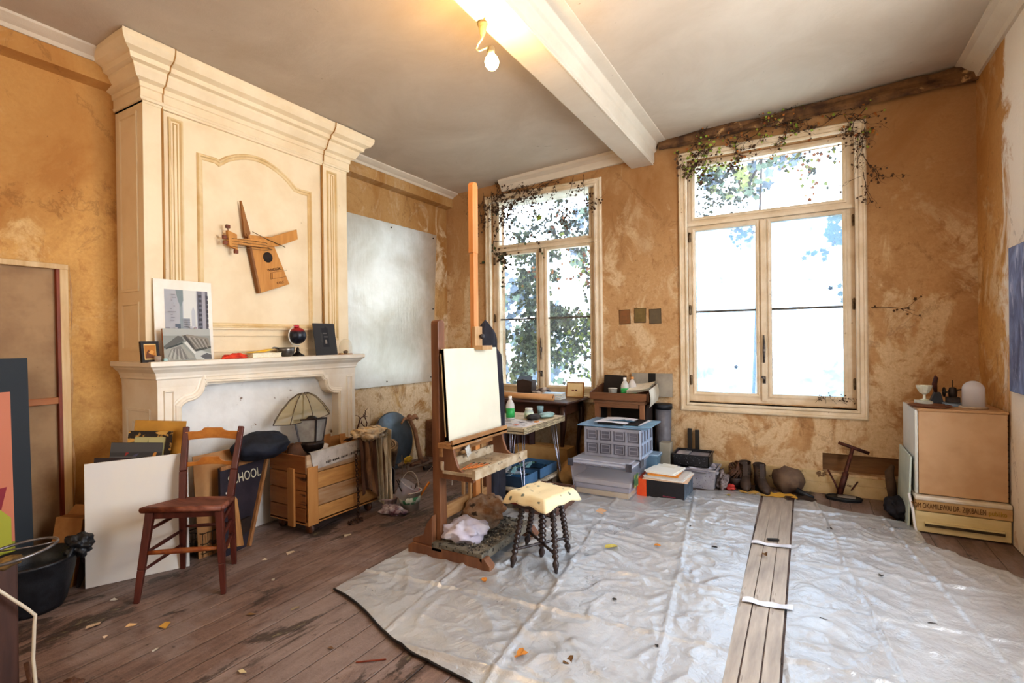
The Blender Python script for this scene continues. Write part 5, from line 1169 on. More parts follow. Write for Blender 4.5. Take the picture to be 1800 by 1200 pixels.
b = MB(); b.tube([(-3.2, 4.95, .79), (-2.95, 5.0, .79)], .022, 8); solo('small_roll', b, M('#c8a080', '#a87c5c', 8, .6), 'short roll of brown paper at the left end of the dark table', 'roll', (-3.1, 4.97, .766))
k = thing('curtain_bundle', 'dark reddish cloth hanging from the dark table apron', 'cloth', (-2.75, 4.80, .1)); k.name = 'hanging_cloth'
b = MB(); b.grid(lambda u, v: (-3.0 + .5*u, 4.765 + .02*math.sin(u*40), .62 - .50*v), 60, 10); part('cloth_folds', b, M('#4a2c2c', '#2e1e1e', 8, .8), k, True)

# ------------------------------------------------------------------ wooden desk with tray by the window pier
DK = wood('#6a4630', '#7f5a3e', 'x', .5, 3, '#2e2018', .64); DKZ = wood('#94694a', '#7a5238', 'z', .5, 3)
dk_ = thing('work_bench', 'brown wooden cabinet with open front between the two windows', 'cabinet', (-1.6, 5.1, 0))
b = MB(); b.box(-1.90, -1.37, 4.92, 5.32, .755, .79); part('top', b, DK, dk_, True, .004)
for x in (-1.89, -1.43):
    b = MB(); b.box(x, x + .05, 4.93, 4.98, 0, .755); b.box(x, x + .05, 5.26, 5.31, 0, .755); part('post', b, DKZ, dk_, True, .003)
b = MB(); b.box(-1.88, -1.38, 5.29, 5.31, .1, .75); b.box(-1.885, -1.875, 4.95, 5.3, .1, .75); b.box(-1.39, -1.38, 4.95, 5.3, .1, .75); part('panel', b, M('#2e2420', '#3c2f28', 8, .6), dk_, True)
b = MB(); b.box(-1.87, -1.40, 4.94, 5.30, .35, .37); part('shelf', b, DK, dk_, True)
b = MB(); b.box(-1.84, -1.44, 4.925, 4.94, .715, .755); part('rail', b, DK, dk_, True)
k = thing('wooden_tray', 'shallow dark wooden tray on top of the brown cabinet', 'tray', (-1.62, 5.1, .791))
def slope_tray(b):
    x0, x1, y0, y1 = -1.93, -1.34, 4.90, 5.28
    b.box(x0, x1, y0, y1, .791, .80); b.box(x0, x1, y0, y0 + .012, .79, .865)
    for x in (x0, x1 - .012): b.prism([(y0, .79), (y1, .79), (y1, .93), (y0, .865)], 'x', x, x + .012)
    b.box(x0, x1, y1 - .012, y1, .79, .93)
b = MB(); slope_tray(b); part('tray', b, wood('#5f3f2a', '#7a5236', 'x', .5, 3), k, True, .002)
bottle(-1.60, 5.02, .801, 'front clear bottle with green label in the wooden tray', 1.05)
bottle(-1.545, 5.09, .801, 'rear clear bottle with green label and orange cap in the wooden tray', 1.07, '#d89a5c')
k = thing('plastic_cup', 'cloudy plastic cup beside the bottles in the wooden tray', 'cup', (-1.72, 5.0, .801)); b = MB(); b.lathe([(0, 0), (.036, 0), (.045, .10), (.042, .10), (.033, .005), (0, .005)], 20); part('cup', b, GL('#c8c4bc', .55, .2), k)
b = MB(); b.lathe([(.0455, .097), (.048, .10), (.0455, .103)], 20); part('rim', b, F('#d8d4cc'), k)
k = solo('black_board', MB().box(0, .24, 0, .012, 0, .22), M('#1e1715', '#2a201c', 6, .6), 'black board standing in the wooden tray against the window pier', 'board', mx=basis((-1.90, 5.22, .802), (1, 0, -.03), (.05, .1, 1)))
board('grey_board', 'grey board with black square leaning on the wall behind the wooden tray', 'board', (-1.62, 5.31, .80), (1, 0, 0), (0, .03, 1), .42, .24, .008, M('#8f877c', '#a39a8c', 5, .6), [(R_(.42, .5, .60, 1), '#15120f')])
k = thing('paper_sheets', 'curled white papers hanging over the right edge of the wooden tray', 'papers', (-1.42, 4.98, .8)); k.name = 'curled_paper'
b = MB()
for j in range(3): b.grid(lambda u, v: (-1.56 + .22*u, 4.93 + .28*v, .868 + .01*j + .05*v + .03*u*u), 6, 6)
part('sheets', b, M('#e4dccc', '#cfc6b4', 6, .7), k, True)
b = MB(); b.grid(lambda u, v: (-1.335 + .015*math.sin(v*3), 4.93 + .33*u, .90 - .17*v + .04*u), 8, 8); part('hanging_sheet', b, M('#dcd4c4', '#b8aa94', 4, .6), k, True)
k = thing('grey_drum', 'grey bin with black rim beside the brown cabinet', 'bin', (-1.275, 5.24, 0)); b = MB(); b.lathe([(0, 0), (.065, 0), (.08, .70), (.075, .70), (.06, .02), (0, .02)], 24); part('bin', b, M('#5f5c60', '#727076', 6, .5), k); b = MB(); b.lathe([(.078, .69), (.088, .69), (.088, .74), (.075, .74)], 24); part('rim', b, BLK, k)
b = MB(); b.cbox((-1.20, 5.02, .20), (.10, .12, .40)); solo('pale_carton', b, M('#8f8676', '#a29886', 5, .7), 'narrow upright grey carton behind the grey plastic crate', 'carton', (-1.2, 5.02, 0), bv=.003)
b = MB(); b.cbox((-1.08, 5.13, .15), (.12, .10, .30)); solo('mauve_box', b, M('#7a5f78', '#5f4a60', 5, .6), 'mauve cardboard box standing behind the black box', 'box', (-1.08, 5.13, 0), bv=.003)
b = MB(); rag(-1.10, 5.0, .07, .10, .08, .07, 77, b, amp=.6); solo('plum_cloth', b, M('#3a2a3a', '#5a4258', 10, .8), 'dark plum cloth on the floor before the mauve box', 'cloth', (-1.1, 5.0, 0))

# ------------------------------------------------------------------ storage boxes
CL = GL('#e0e2f0', .30, .15, 'milky_plastic'); CLL = GL('#d8d9e4', .8, .3, 'milky_lid')
k = thing('clear_storage_box', 'large clear plastic storage box with milky lid on the tarpaulin edge', 'box', (-1.55, 4.47, 0))
def taper_box(b, x0, x1, y0, y1, z0, z1, ins, t=.004, lip=.012):
    vs = [(x0+ins, y0+ins, z0), (x1-ins, y0+ins, z0), (x1-ins, y1-ins, z0), (x0+ins, y1-ins, z0), (x0, y0, z1), (x1, y0, z1), (x1, y1, z1), (x0, y1, z1)]
    b.add(vs, [(0, 3, 2, 1), (0, 1, 5, 4), (1, 2, 6, 5), (2, 3, 7, 6), (3, 0, 4, 7)])
    b.sweep([(x0, y0, z1), (x1, y0, z1), (x1, y1, z1), (x0, y1, z1)], [(0, -.01), (lip, -.01), (lip, .004), (0, .004)], (0, 0, 1), True)
b = MB(); taper_box(b, -1.86, -1.30, 4.22, 4.72, .012, .31, .03); part('tub', b, CL, k, True, .004)
b = MB(); b.box(-1.875, -1.285, 4.205, 4.735, .31, .325); b.box(-1.84, -1.32, 4.24, 4.70, .325, .34); part('lid', b, CLL, k, True, .006)
for lt in ((-1.34, -1.29, 4.197, 4.208, .28, .345), (-1.287, -1.276, 4.42, 4.52, .27, .34), (-1.87, -1.82, 4.197, 4.208, .28, .345)):
    b = MB(); b.box(*lt); part('latch', b, M('#3c3a40', '#57555c', 10, .4), k, True)
b = MB(); b.box(-1.300, -1.298, 4.30, 4.42, .12, .23); part('label', b, M('#3a6a48', '#c8b060', 18, .5, lo=.5, hi=.53), k, True)
for i, (z0, z1, c_, lb) in enumerate(((.03, .075, '#b8a078', 'tan folders at the bottom inside the clear storage box'), (.08, .12, '#8f8890', 'grey papers inside the clear storage box'), (.125, .165, '#a89c98', 'upper pale papers inside the clear storage box'))):
    b = MB(); b.box(-1.82 - i*.01, -1.34 + i*.01, 4.26, 4.68, z0, z1); solo('paper_stack', b, M(c_, c_, 60, .8, stretch=(1, 1, 12)), lb, 'papers', (-1.58, 4.47, z0), bv=.004)
k = thing('blue_storage_box', 'bluish translucent storage box behind the clear storage box', 'box', (-1.38, 4.9, 0)); b = MB(); taper_box(b, -1.66, -1.22, 4.76, 5.0 - .1, .012, .31, .015); part('tub', b, GL('#8fb0c8', .75, .2), k, True); b = MB(); b.box(-1.67, -1.21, 4.75, 4.91, .31, .325); part('lid', b, M('#a8bccc', '#94a8bc', 6, .4), k, True)
GC = M('#85848c', '#94939c', 6, .45); GCD = M('#5f5e68', '#6c6b75', 6, .5)
k = thing('folding_crate', 'grey folding plastic crate with panelled sides on top of the clear box', 'crate', (-1.52, 4.68, .345))
x0, x1, y0, y1, z0, z1 = -1.78, -1.27, 4.40, 4.78, .345, .60
b = MB(); b.box(x0, x1, y0, y1, z0, z0 + .01); b.box(x0, x1, y0 + .006, y0 + .012, z0, z1, GCD); b.box(x0, x1, y1 - .008, y1, z0, z1); b.box(x0, x0 + .008, y0, y1, z0, z1); b.box(x1 - .012, x1 - .006, y0, y1, z0, z1, GCD); part('crate_shell', b, GC, k, True)
b = MB()
for i in range(5): x = x0 + (x1 - x0) * i / 4; b.box(x - .009, x + .009, y0 - .002, y0 + .008, z0, z1)
for z in (z0 + .01, (z0+z1)/2, z1 - .012): b.box(x0, x1, y0 - .003, y0 + .008, z - .012, z + .012)
for i in range(4):
    for j in range(2):
        xa = x0 + (x1-x0)*i/4 + .022; za = z0 + .03 + j*.125; b.sweep([(xa, y0 + .006, za), (xa + .083, y0 + .006, za), (xa + .083, y0 + .006, za + .075), (xa, y0 + .006, za + .075)], [(0, 0), (0, .005), (-.006, .005), (-.006, 0)], (0, -1, 0), True)
        b.box(xa + .01, xa + .073, y0 + .001, y0 + .006, za + .038, za + .043)
part('rib_grid', b, GC, k, True)
b = MB()
for i in range(5): y = y0 + (y1-y0)*i/4; b.box(x1 - .008, x1 + .003, y - .007, y + .007, z0, z1)
for z in (z0 + .01, (z0+z1)/2, z1 - .012): b.box(x1 - .008, x1 + .004, y0, y1, z - .010, z + .010)
part('end_rib_grid', b, M('#b8c4d8', '#a4b2c8', 6, .4), k, True)
k = solo('blue_board', MB().box(-1.87, -1.22, 4.42, 4.92, .602, .612), M('#5f7f9c', '#7a96b0', 3, .4), 'large blue grey board lying on top of the grey folding crate', 'board', (-1.55, 4.65, .602), bv=.002)
k = solo('pale_blue_sheet', MB().add([(-1.45, 4.47, .613), (-1.20, 4.50, .613), (-1.22, 4.90, .614), (-1.5, 4.9, .614), (-1.45, 4.47, .618), (-1.20, 4.50, .618), (-1.22, 4.90, .619), (-1.5, 4.9, .619)], [(0, 3, 2, 1), (4, 5, 6, 7), (0, 1, 5, 4), (1, 2, 6, 5), (2, 3, 7, 6), (3, 0, 4, 7)]), M('#8fb4cc', '#7aa0bc', 6, .4), 'pale blue sheet sticking out at the right under the drawing', 'sheet', (-1.35, 4.7, .613))
k = solo('black_folder', MB().box(-1.70, -1.32, 4.50, 4.84, .620, .630), M('#17181c', '#202228', 8, .5), 'black folder under the mountain drawing', 'folder', (-1.5, 4.67, .62))
k = thing('mountain_drawing', 'white sheet with a blue mountain drawing on top of the box pile', 'drawing', (-1.54, 4.67, .631))
b = MB(); b.grid(lambda u, v: (-1.74 + .44*u + .02*v, 4.50 + .34*v, .632 + .006*math.sin(u*5)), 10, 8); part('paper', b, M('#e4e4ec', '#d8d8e2', 3, .6), k, True)
b = MB(); mtn = [(0, .2), (.12, .42), (.2, .36), (.3, .55), (.38, .5), (.5, .8), (.6, .52), (.72, .6), (.85, .45), (1, .2), (.8, .12), (.55, .22), (.3, .12)]; b.add([(-1.66 + .30*x, 4.56 + .2*z, .6405) for x, z in mtn], [tuple(range(len(mtn)))]); part('mountain_shape', b, M('#4a7890', '#2f5a78', 30, .6, lo=.45, hi=.55), k, True)

k = thing('black_box', 'black cardboard box with an orange end standing on the tarpaulin', 'box', (-1.1, 4.66, 0))
b = MB(); b.box(-1.24, -.92, 4.47, 4.83, .006, .165); part('carton', b, M('#1a181b', '#242227', 6, .5), k, True, .002)
b = MB(); b.box(-.921, -.918, 4.475, 4.825, .01, .160); part('picture_end', b, M('#3f4c58', '#6a7a88', 12, .4), k, True)
b = MB(); rn = random.Random(2)
for i in range(11): b.box(-1.10 + i*.010, -1.10 + i*.010 + .006, 4.4685, 4.4695, .034, .040 + .003*rn.random())
part('red_print', b, F('#a03850'), k, True)
b = MB(); b.box(-1.33, -1.243, 4.47, 4.83, .006, .165); solo('orange_box', b, M('#d4481c', '#e05a28', 6, .5), 'orange box squeezed between the clear storage box and the black box', 'box', (-1.29, 4.65, 0), bv=.002)
rn = random.Random(12)
cs_ = [('#d9b89c', 'wide tan card at the bottom of the paper pile on the black box'), ('#e4ded6', 'pale sheet second from the bottom of the paper pile on the black box'), ('#c8c2bc', 'grey sheet in the lower paper pile on the black box'), ('#e09a40', 'orange folder in the middle of the paper pile on the black box'), ('#d88a3c', 'amber envelope in the paper pile on the black box'), ('#e8e4dc', 'white envelope near the top of the paper pile on the black box'), ('#ece8de', 'large white sheet on top of the paper pile on the black box')]
for i, (c_, lb) in enumerate(cs_):
    z = .166 + i*.009; w, d_ = (.38, .36) if i == 0 else (.34, .34) if i < 3 else (.26, .30)
    m_ = Matrix.Translation((-1.09 - .03*(i > 2) + rn.uniform(-.01, .01), 4.65 + .02*(i > 2), z)) @ Euler((0, 0, rn.uniform(-.12, .12) - (.15 if i > 4 else 0))).to_matrix().to_4x4()
    solo('paper_sheet', MB().box(-w/2, w/2, -d_/2, d_/2, 0, .0075), M(c_, c_, 10, .7, bump=.05), lb, 'paper', mx=m_, group='papers piled on the black box')
k = solo('letter_sheet', MB().box(-.07, .07, -.05, .05, 0, .001), M('#e8e2d4', '#ddd6c6', 10, .7), 'small typed letter on top of the paper pile', 'paper', mx=Matrix.Translation((-1.12, 4.77, .231)) @ Euler((.1, 0, -.2)).to_matrix().to_4x4())

k = thing('grey_basket', 'pale grey plastic basket full of odds and ends by the wall', 'basket', (-.90, 5.08, 0))
b = MB(); taper_box(b, -1.06, -.74, 4.94, 5.22, .008, .19, .02); part('basket', b, M('#a8a4a8', '#96929a', 14, .5, spot='#5f5a5c', spot_t=.6, spot_s=60), k, True)
b = MB(); rag(-.9, 5.08, .16, .14, .12, .04, 81, b, amp=.8); part('contents', b, M('#b8b4bc', '#6a6468', 14, .7), k, True)
k = thing('black_basket', 'black perforated basket holding papers on top of the grey basket', 'basket', (-.97, 5.08, .2))
b = MB(); x0, x1, y0, y1 = -1.12, -.80, 4.96, 5.2
for q in ((x0, x1, y0, y0+.006, .205, .30), (x0, x1, y1-.006, y1, .205, .31), (x0, x0+.006, y0, y1, .205, .305), (x1-.006, x1, y0, y1, .205, .305), (x0, x1, y0, y1, .205, .21)): b.box(*q)
part('basket', b, M('#16161a', '#1f1f24', 10, .4, spot='#a8a8b0', spot_t=.62, spot_s=90), k, True)
b = MB(); b.sweep([(x0, y0, .305), (x1, y0, .305), (x1, y1, .312), (x0, y1, .312)], [(-.004, -.004), (.01, -.004), (.01, .006), (-.004, .006)], (0, 0, 1), True); part('rim', b, M('#222228', '#1a1a1e', 10, .4), k, True)
solo('grey_magazine', MB().box(-.98, -.82, 4.985, 5.17, .285, .30), M('#8f8c94', '#77747c', 12, .4), 'grey magazine lying in the black basket', 'magazine', (-.9, 5.08, .285))
solo('silver_sheet', MB().box(-1.10, -.99, 4.985, 5.17, .285, .305), M('#c4c4cc', '#9c9ca4', 16, .3, .3), 'crumpled silver foil in the black basket', 'foil', (-1.05, 5.08, .285))
solo('grey_plate', MB().box(-1.02, -.80, 4.90, 4.94, .17, .185), M('#6f6c74', '#85828a', 10, .4), 'dark grey strip across the front of the grey basket', 'strip', (-.9, 4.92, .17), bv=.004)
for i, (x, h) in enumerate(((-1.03, .50), (-.96, .49))):
    b = MB(); b.box(x - .022, x + .018, 5.29, 5.31, 0, h); solo('black_stick', b, M('#1c1916', '#2a2520', 10, .5), ['left', 'right'][i] + ' of the two black sticks standing against the wall', 'stick', (x, 5.3, 0), bv=.004)
b = MB(); rag(-.70, 5.07, .07, .045, .06, .075, 88, b, amp=.8); solo('stained_rag', b, M('#4a3c38', '#a89c9c', 14, .8), 'stained rag slumped at the right side of the grey basket', 'rag', (-.7, 5.07, 0))

# iron pots with a tangle
k = thing('iron_pot', 'dark iron pot heaped with brown tangle near the boots', 'pot', (-.61, 5.19, 0)); b = MB(); b.lathe([(0, .01), (.06, .0), (.085, .04), (.09, .10), (.085, .105), (.08, .05), (0, .02)], 24); part('pot', b, M('#2a1e1a', '#3a2a24', 12, .5, .4), k)
b = MB(); rn = random.Random(5)
for i in range(16):
    a = rn.uniform(0, 6.28); pts = [(.065*math.cos(a + t*.6) * (1 - .1*t), .065*math.sin(a + t*.6), .115 + .02*t + .02*math.sin(t*2 + a)) for t in range(6)]; b.tube(pts, .007, 6)
part('tangle', b, BARK, k)
b = MB(); rag(-.63, 5.05, .03, .04, .035, .025, 6, b, amp=.5); solo('red_lump', b, M('#a02c28', '#c04438', 20, .6), 'small red lump in front of the iron pot', 'lump', (-.63, 5.05, 0))

# ------------------------------------------------------------------ work boots
BT = M('#3a2c24', '#4c3a30', 12, .6, bump=.4, spot='#6a5a4c', spot_t=.62, spot_s=20)
def boot(x, y, rz, lb, dx=0):
    k = thing('work_boot', lb, 'boot', mx=Matrix.Translation((x, y, 0)) @ Matrix.Rotation(rz, 4, 'Z'), group='pair of boots by the wall')
    # toe points to -y
    st_ = [(.10, .045, .055, 0), (.05, .05, .055, 0), (-.02, .05, .045, 0), (-.09, .052, .037, 0), (-.14, .045, .03, 0), (-.175, .02, .018, 0)]
    vs = []; n = 16
    rows = [(.105, .012, .02, .06), (.10, .036, .04, .07), (.06, .042, .055, .10), (.01, .043, .058, .10), (-.05, .045, .045, .075), (-.11, .048, .036, .055), (-.155, .038, .028, .042), (-.18, .012, .012, .03)]
    b = MB()
    for (yy, hw, hh2, zc_) in rows:
        for q in range(n): t = 2*PI*q/n; vs.append((hw*math.cos(t), yy, max(.018, zc_ + hh2*math.sin(t) if math.sin(t) > 0 else .018 + (zc_ - .018) * (1 + math.sin(t)))))
    fs = [(i*n+q, (i+1)*n+q, (i+1)*n+(q+1) % n, i*n+(q+1) % n) for i in range(len(rows)-1) for q in range(n)] + [tuple(range(n)), tuple(reversed(range((len(rows)-1)*n, len(rows)*n)))]
    b.add(vs, fs, None, True)
    def sh(u, v): a = 2*PI*u; r = 1 + .06*math.sin(a*3 + v*6); return (.046*r*math.cos(a) * (1 + .15*v), .035 + .058*r*math.sin(a), .10 + .13*v + .012*math.sin(a) * v)
    b.grid(sh, 20, 8); part('upper', b, BT, k)
    b = MB(); out = [(.0 + .05*math.sin(t) * (1 + .05*math.cos(t)), -.038 - .15*math.cos(t)) for t in [2*PI*i/24 for i in range(24)]]; b.prism(out, 'z', 0, .022); part('sole', b, M('#1a1512', '#241d18', 10, .7), k)
    b = MB()
    for i in range(5): z = .105 + .022*i; yy = -.035 + .004*i; b.tube([(-.03, yy + .01, z), (0, yy - .012, z + .006), (.03, yy + .01, z)], .0035, 5)
    part('laces', b, M('#6a5a48', '#8a7a64', 20, .8), k)
    b = MB(); b.grid(lambda u, v: (-.02 + .04*u, -.045 + .012*v, .12 + .13*v), 3, 5); part('tongue', b, BT, k)
boot(-.52, 5.20, .12, 'left dark brown work boot standing upright by the wall')
boot(-.385, 5.17, .35, 'right dark brown work boot turned slightly outward')
b = MB(); b.ball((-.17, 5.22, .115), (.13, .09, .12), 26, 16, None, lambda d: 1 + .22*noise.noise(d*2 + V((3, 1, 0)))); solo('old_leather_bag', b, M('#6f5a48', '#57443a', 9, .75, bump=.6, spot='#8a3a34', spot_t=.7, spot_s=7), 'rounded old brown leather bag slumped by the wall beside the boots', 'bag', (-.17, 5.22, 0))
b = MB(); b.tube([(-.10, 5.14, .05), (-.04, 5.12, .03), (.03, 5.10, .015)], [.03, .02, .012], 8); solo('black_strap', b, BLK, 'dark strap trailing from the leather bag', 'strap', (-.06, 5.12, 0))
for i, (x, y, c_, lb) in enumerate(((-.43, 5.02, '#b8924c', 'yellowed crumpled paper on the floor under the right boot'), (-.22, 5.04, '#c89a3c', 'ochre curled paper on the floor before the leather bag'), (-.08, 5.03, '#3a2a20', 'dark curled paper scrap near the strap'))):
    b = MB(); b.grid(lambda u, v: ((u-.5)*.24, (v-.5)*.12, .012 + .02*abs(noise.noise(V((u*3, v*3, i*5))))), 14, 8); solo('crumpled_paper', b, M(c_, c_, 10, .8, bump=.4), lb, 'paper', mx=Matrix.Translation((x, y, 0)) @ Matrix.Rotation(.2*i, 4, 'Z'))

# T handled pump
k = thing('foot_pump', 'rusty T-handled metal pump standing against the wall', 'pump', (.25, 5.22, 0))
RU = M('#4a2a24', '#6a3c30', 14, .55, .4)
b = MB(); b.tube([(-.03, .02, .03), (.075, .07, .44)], [.018, .014], 10); b.tube([(-.03, .02, .03), (.02, .045, .22)], .024, 10); part('barrel', b, RU, k)
b = MB(); b.tube([(-.03, .05, .475), (.08, .07, .435), (.19, .06, .40)], [.014, .015, .014], 10); part('handle', b, RU, k)
b = MB(); pts = [(.13*math.cos(t) * 1.0, .075*math.sin(t) - .02) for t in [2*PI*i/20 for i in range(20)]]; b.prism(pts, 'z', 0, .022); b.tube([(*p, .02) for p in pts], .009, 6, closed=True); part('base_plate', b, BLK, k)
b = MB(); b.cbox((.02, -.02, .03), (.13, .05, .012)); part('plate', b, M('#9a9088', '#b0a69c', 10, .4, .5), k)
b = MB(); b.tube([(-.11, .09, .22), (-.06, .04, .12), (-.03, .02, .05)], .008, 6); b.tube([(.11, .1, .14), (.06, .09, .06)], .006, 6); part('hose', b, RU, k)
# ------------------------------------------------------------------ right corner: chest, long box, wooden box
YW = wood('#c9b382', '#d8c698', 'x', .55, 2.5, '#8a6c42', .68)
k = thing('long_chest', 'long low cream wooden chest on the floor against the right wall', 'chest', (.9, 4.85, 0))
b = MB(); b.box(.645, 1.155, 4.58, 5.16, .01, .155); part('chest_body', b, YW, k, True, .006)
b = MB(); b.box(.70, 1.12, 4.566, 4.582, .055, .075); part('dark_slot', b, M('#5a4a30', '#3e3220', 10, .7), k, True)
b = MB(); b.box(.70, 1.12, 4.560, 4.582, .075, .088); part('moulding', b, YW, k, True, .002)
k = thing('lettered_box', 'shallow long box with a row of carved lettering on the cream chest', 'box', (.9, 4.87, .16))
b = MB(); b.box(.652, 1.16, 4.575, 5.15, .16, .235); part('box_body', b, wood('#c3a070', '#b08a58', 'x', .6, 3), k, True, .004)
b = MB(); b.box(.645, 1.16, 4.565, 5.155, .235, .265); part('box_lid', b, M('#dcd6ce', '#c9b89c', 4, .5), k, True, .01)
text('TOM OKAMILEWAI DR. ZIJKBALEN', .052, M('#7a5426', '#5c3c1c', 30, .7), k, (-.075, -.2975, .037), (PI/2, 0, 0), sx=.50, extrude=.002)
text('publiko', .045, M('#b8962c', '#9a7a20', 30, .7), k, (.185, -.2975, .037), (PI/2, 0, 0), sx=.7, extrude=.002)
k = thing('wooden_cube_box', 'large plain wooden box standing on the lettered box in the right corner', 'box', (.92, 4.85, .27))
PLY = M('#c9a682', '#bb9670', 3, .5, spot='#96704a', spot_t=.7, spot_s=9, bump=.12)
b = MB(); b.box(.675, 1.15, 4.615, 5.12, .27, .86); part('box_body', b, PLY, k, True, .004)
b = MB(); b.box(.67, 1.155, 4.61, 5.125, .86, .878); part('box_lid', b, wood('#c29a72', '#b38a60', 'x', .5), k, True, .004)
b = MB()
for i in range(14): b.box(1.146, 1.153, 4.612, 4.615, .30 + i*.04, .304 + i*.04)
part('nail_row', b, IRON, k, True)
t = M('#d6d4cc', '#c4c8c4', 3, .5, spot='#6a6a60', spot_t=.72, spot_s=10)
b = MB(); b.box(.655, .672, 4.62, 5.15, .27, .865); solo('white_side_board', b, t, 'tall whitish board lining the left side of the wooden box', 'board', (.66, 4.88, .27), bv=.002)
k = thing('pale_green_panel', 'pale greenish panel with two dark stains standing beside the box stack', 'panel', mx=basis((.625, 4.66, 0), (-.0, 1, 0), (.035, 0, 1)))
b = MB(); b.box(0, .50, 0, .012, 0, .52); part('panel', b, M('#c9d2c8', '#b4c0b8', 4, .4), k)
b = MB()
for x, z, r in ((.09, .40, .03), (.08, .28, .02)): b.lathe([(0, 0), (r, 0)], 14, mx=Matrix.Translation((x, -.001, z)) @ Matrix.Rotation(PI/2, 4, 'X'))
b.tube([(x, -.004, .26 - x*.9) for x in (.0, .1, .2, .28)], .004, 6); part('stain', b, M('#5a564c', '#7a766c', 20, .6), k)
b = MB(); b.tube([(.620, 4.63, .26), (.632, 4.57, .16), (.642, 4.56, .05), (.65, 4.56, .012)], .009, 6); solo('white_cable', b, F('#e4e0e0', .4), 'thick white cord running down the corner of the cream chest', 'cord', (.64, 4.56, 0))
b = MB(); rag(.58, 4.90, .07, .07, .13, .07, 91, b, amp=.5); solo('black_bundle', b, DKC, 'black cloth bundle on the floor left of the cream chest', 'bundle', (.58, 4.9, 0))
b = MB(); b.tube([(.60, 5.27, .02), (.585, 5.27, .16), (.575, 5.27, .26), (.6, 5.27, .32)], [.03, .036, .032, .015], 8); solo('burlap_roll', b, M('#6a5646', '#52443a', 10, .9), 'dark brown sack propped against the wall behind the pale green panel', 'sack', (.6, 5.2, 0))
# on top of the wooden box
k = thing('grey_tray', 'rusty flat tray at the front left of the wooden box top', 'tray', (.76, 4.75, .879)); b = MB(); b.lathe([(0, 0), (.115, 0), (.13, .012), (.125, .014), (.11, .005), (0, .005)], 24); part('tray', b, M('#6a3c28', '#9a6a4c', 10, .5, .3), k)
b = MB(); b.box(.70, .80, 4.86, 4.97, .879, .905); solo('pale_case', b, M('#c9cdc6', '#b4b8b0', 6, .5), 'pale grey flat case under the white goblet', 'case', (.75, 4.9, .879), bv=.003)
k = thing('white_goblet', 'white faceted goblet on the wooden box', 'goblet', (.755, 4.905, .906))
b = MB(); b.lathe([(0, 0), (.028, 0), (.03, .006), (.01, .014), (.008, .045), (.03, .06), (.045, .09), (.052, .115), (.046, .113), (.036, .085), (.0, .065)], 10, smooth=False); part('goblet', b, M('#e4e6dc', '#d0d4c4', 20, .2), k)
k = thing('dark_wedge_sculpture', 'black tapering sculpture with a brown feather shape behind the goblet', 'sculpture', (.83, 4.95, .879))
b = MB(); b.prism([(-.045, 0), (.045, 0), (.025, .09), (-.01, .09)], 'y', -.03, .03); part('wedge', b, M('#22232a', '#30313a', 10, .4), k, bv=.003)
b = MB(); b.tube([(0, 0, .08), (-.008, 0, .15), (.002, 0, .20), (-.004, 0, .215)], [.010, .017, .014, .004], 7); part('brown_plume', b, M('#5a2c20', '#3e1e18', 20, .6), k)
b = MB(); b.box(.86, .985, 4.80, 4.98, .879, .897); solo('blue_grey_tin', b, M('#8c9cb0', '#76879c', 8, .4), 'flat blue grey tin under the small machine', 'tin', (.92, 4.9, .879), bv=.003)
k = thing('hand_crank_machine', 'small dark hand-cranked machine beside the glass dome', 'machine', (.925, 4.93, .898))
b = MB(); b.cbox((0, 0, .02), (.08, .05, .04)); b.lathe([(.025, .04), (.028, .08), (.02, .11), (.0, .115)], 14); part('machine_body', b, M('#3a3230', '#544a46', 14, .4, .6), k, bv=.003)
b = MB(); b.tube([(-.055, -.01 + .0*a, .075 + .0) and (-.05, .032*math.cos(a), .075 + .032*math.sin(a)) for a in [2*PI*i/16 for i in range(16)]], .006, 6, closed=True); b.tube([(-.05, -.032, .075), (-.05, .032, .075)], .004, 6); b.tube([(-.05, 0, .045), (-.05, 0, .105)], .004, 6); b.tube([(0, 0, .075), (-.05, 0, .075)], .006, 6); part('crank_wheel', b, M('#2a2422', '#3a3230', 20, .4, .6), k)
b = MB(); b.tube([(.0, 0, .11), (.0, 0, .165)], .003, 6); b.tube([(.02, 0, .09), (.06, 0, .10)], .006, 6); part('pin', b, IRON, k)
k = thing('glass_dome', 'tall frosted glass dome on a round base on the wooden box', 'dome', (1.01, 4.78, .879))
b = MB(); R0 = .063; b.lathe([(R0, .01), (R0, .13)] + [(R0*math.cos(a), .13 + R0*math.sin(a)) for a in [PI/2*i/9 for i in range(1, 10)]], 28); part('dome', b, GL('#eef0f8', .72, .1), k)
b = MB(); b.lathe([(0, 0), (.08, 0), (.082, .006), (.075, .012), (0, .012)], 28); part('base', b, M('#c8b4a0', '#b09a84', 10, .5), k)
# blue painting on the right wall
t = NT('blue_abstract_paint'); vec = t.coord((1, 2, 1)); n = t.noise(vec, 3, 6, .6, 1.5); n2 = t.noise(t.coord((1, 3, .6)), 6, 5, .7, .8)
BP = t.done(t.bsdf(t.mix(t.ramp(n2, .55, .7), t.mix(t.ramp(n, .35, .65), lin('#3a4a72'), lin('#7f92bc')), lin('#c4cce0')), .4))
k = thing('blue_painting', 'blue grey abstract painting hanging on the right wall', 'painting', (1.14, 4.15, 1.5))
b = MB(); b.box(1.128, 1.163, 3.70, 4.485, 1.03, 1.955); part('canvas', b, M('#2c3450', '#3c4668', 10, .6), k, True)
b = MB(); b.box(1.1265, 1.1285, 3.702, 4.483, 1.032, 1.953); part('painted_face', b, BP, k, True)

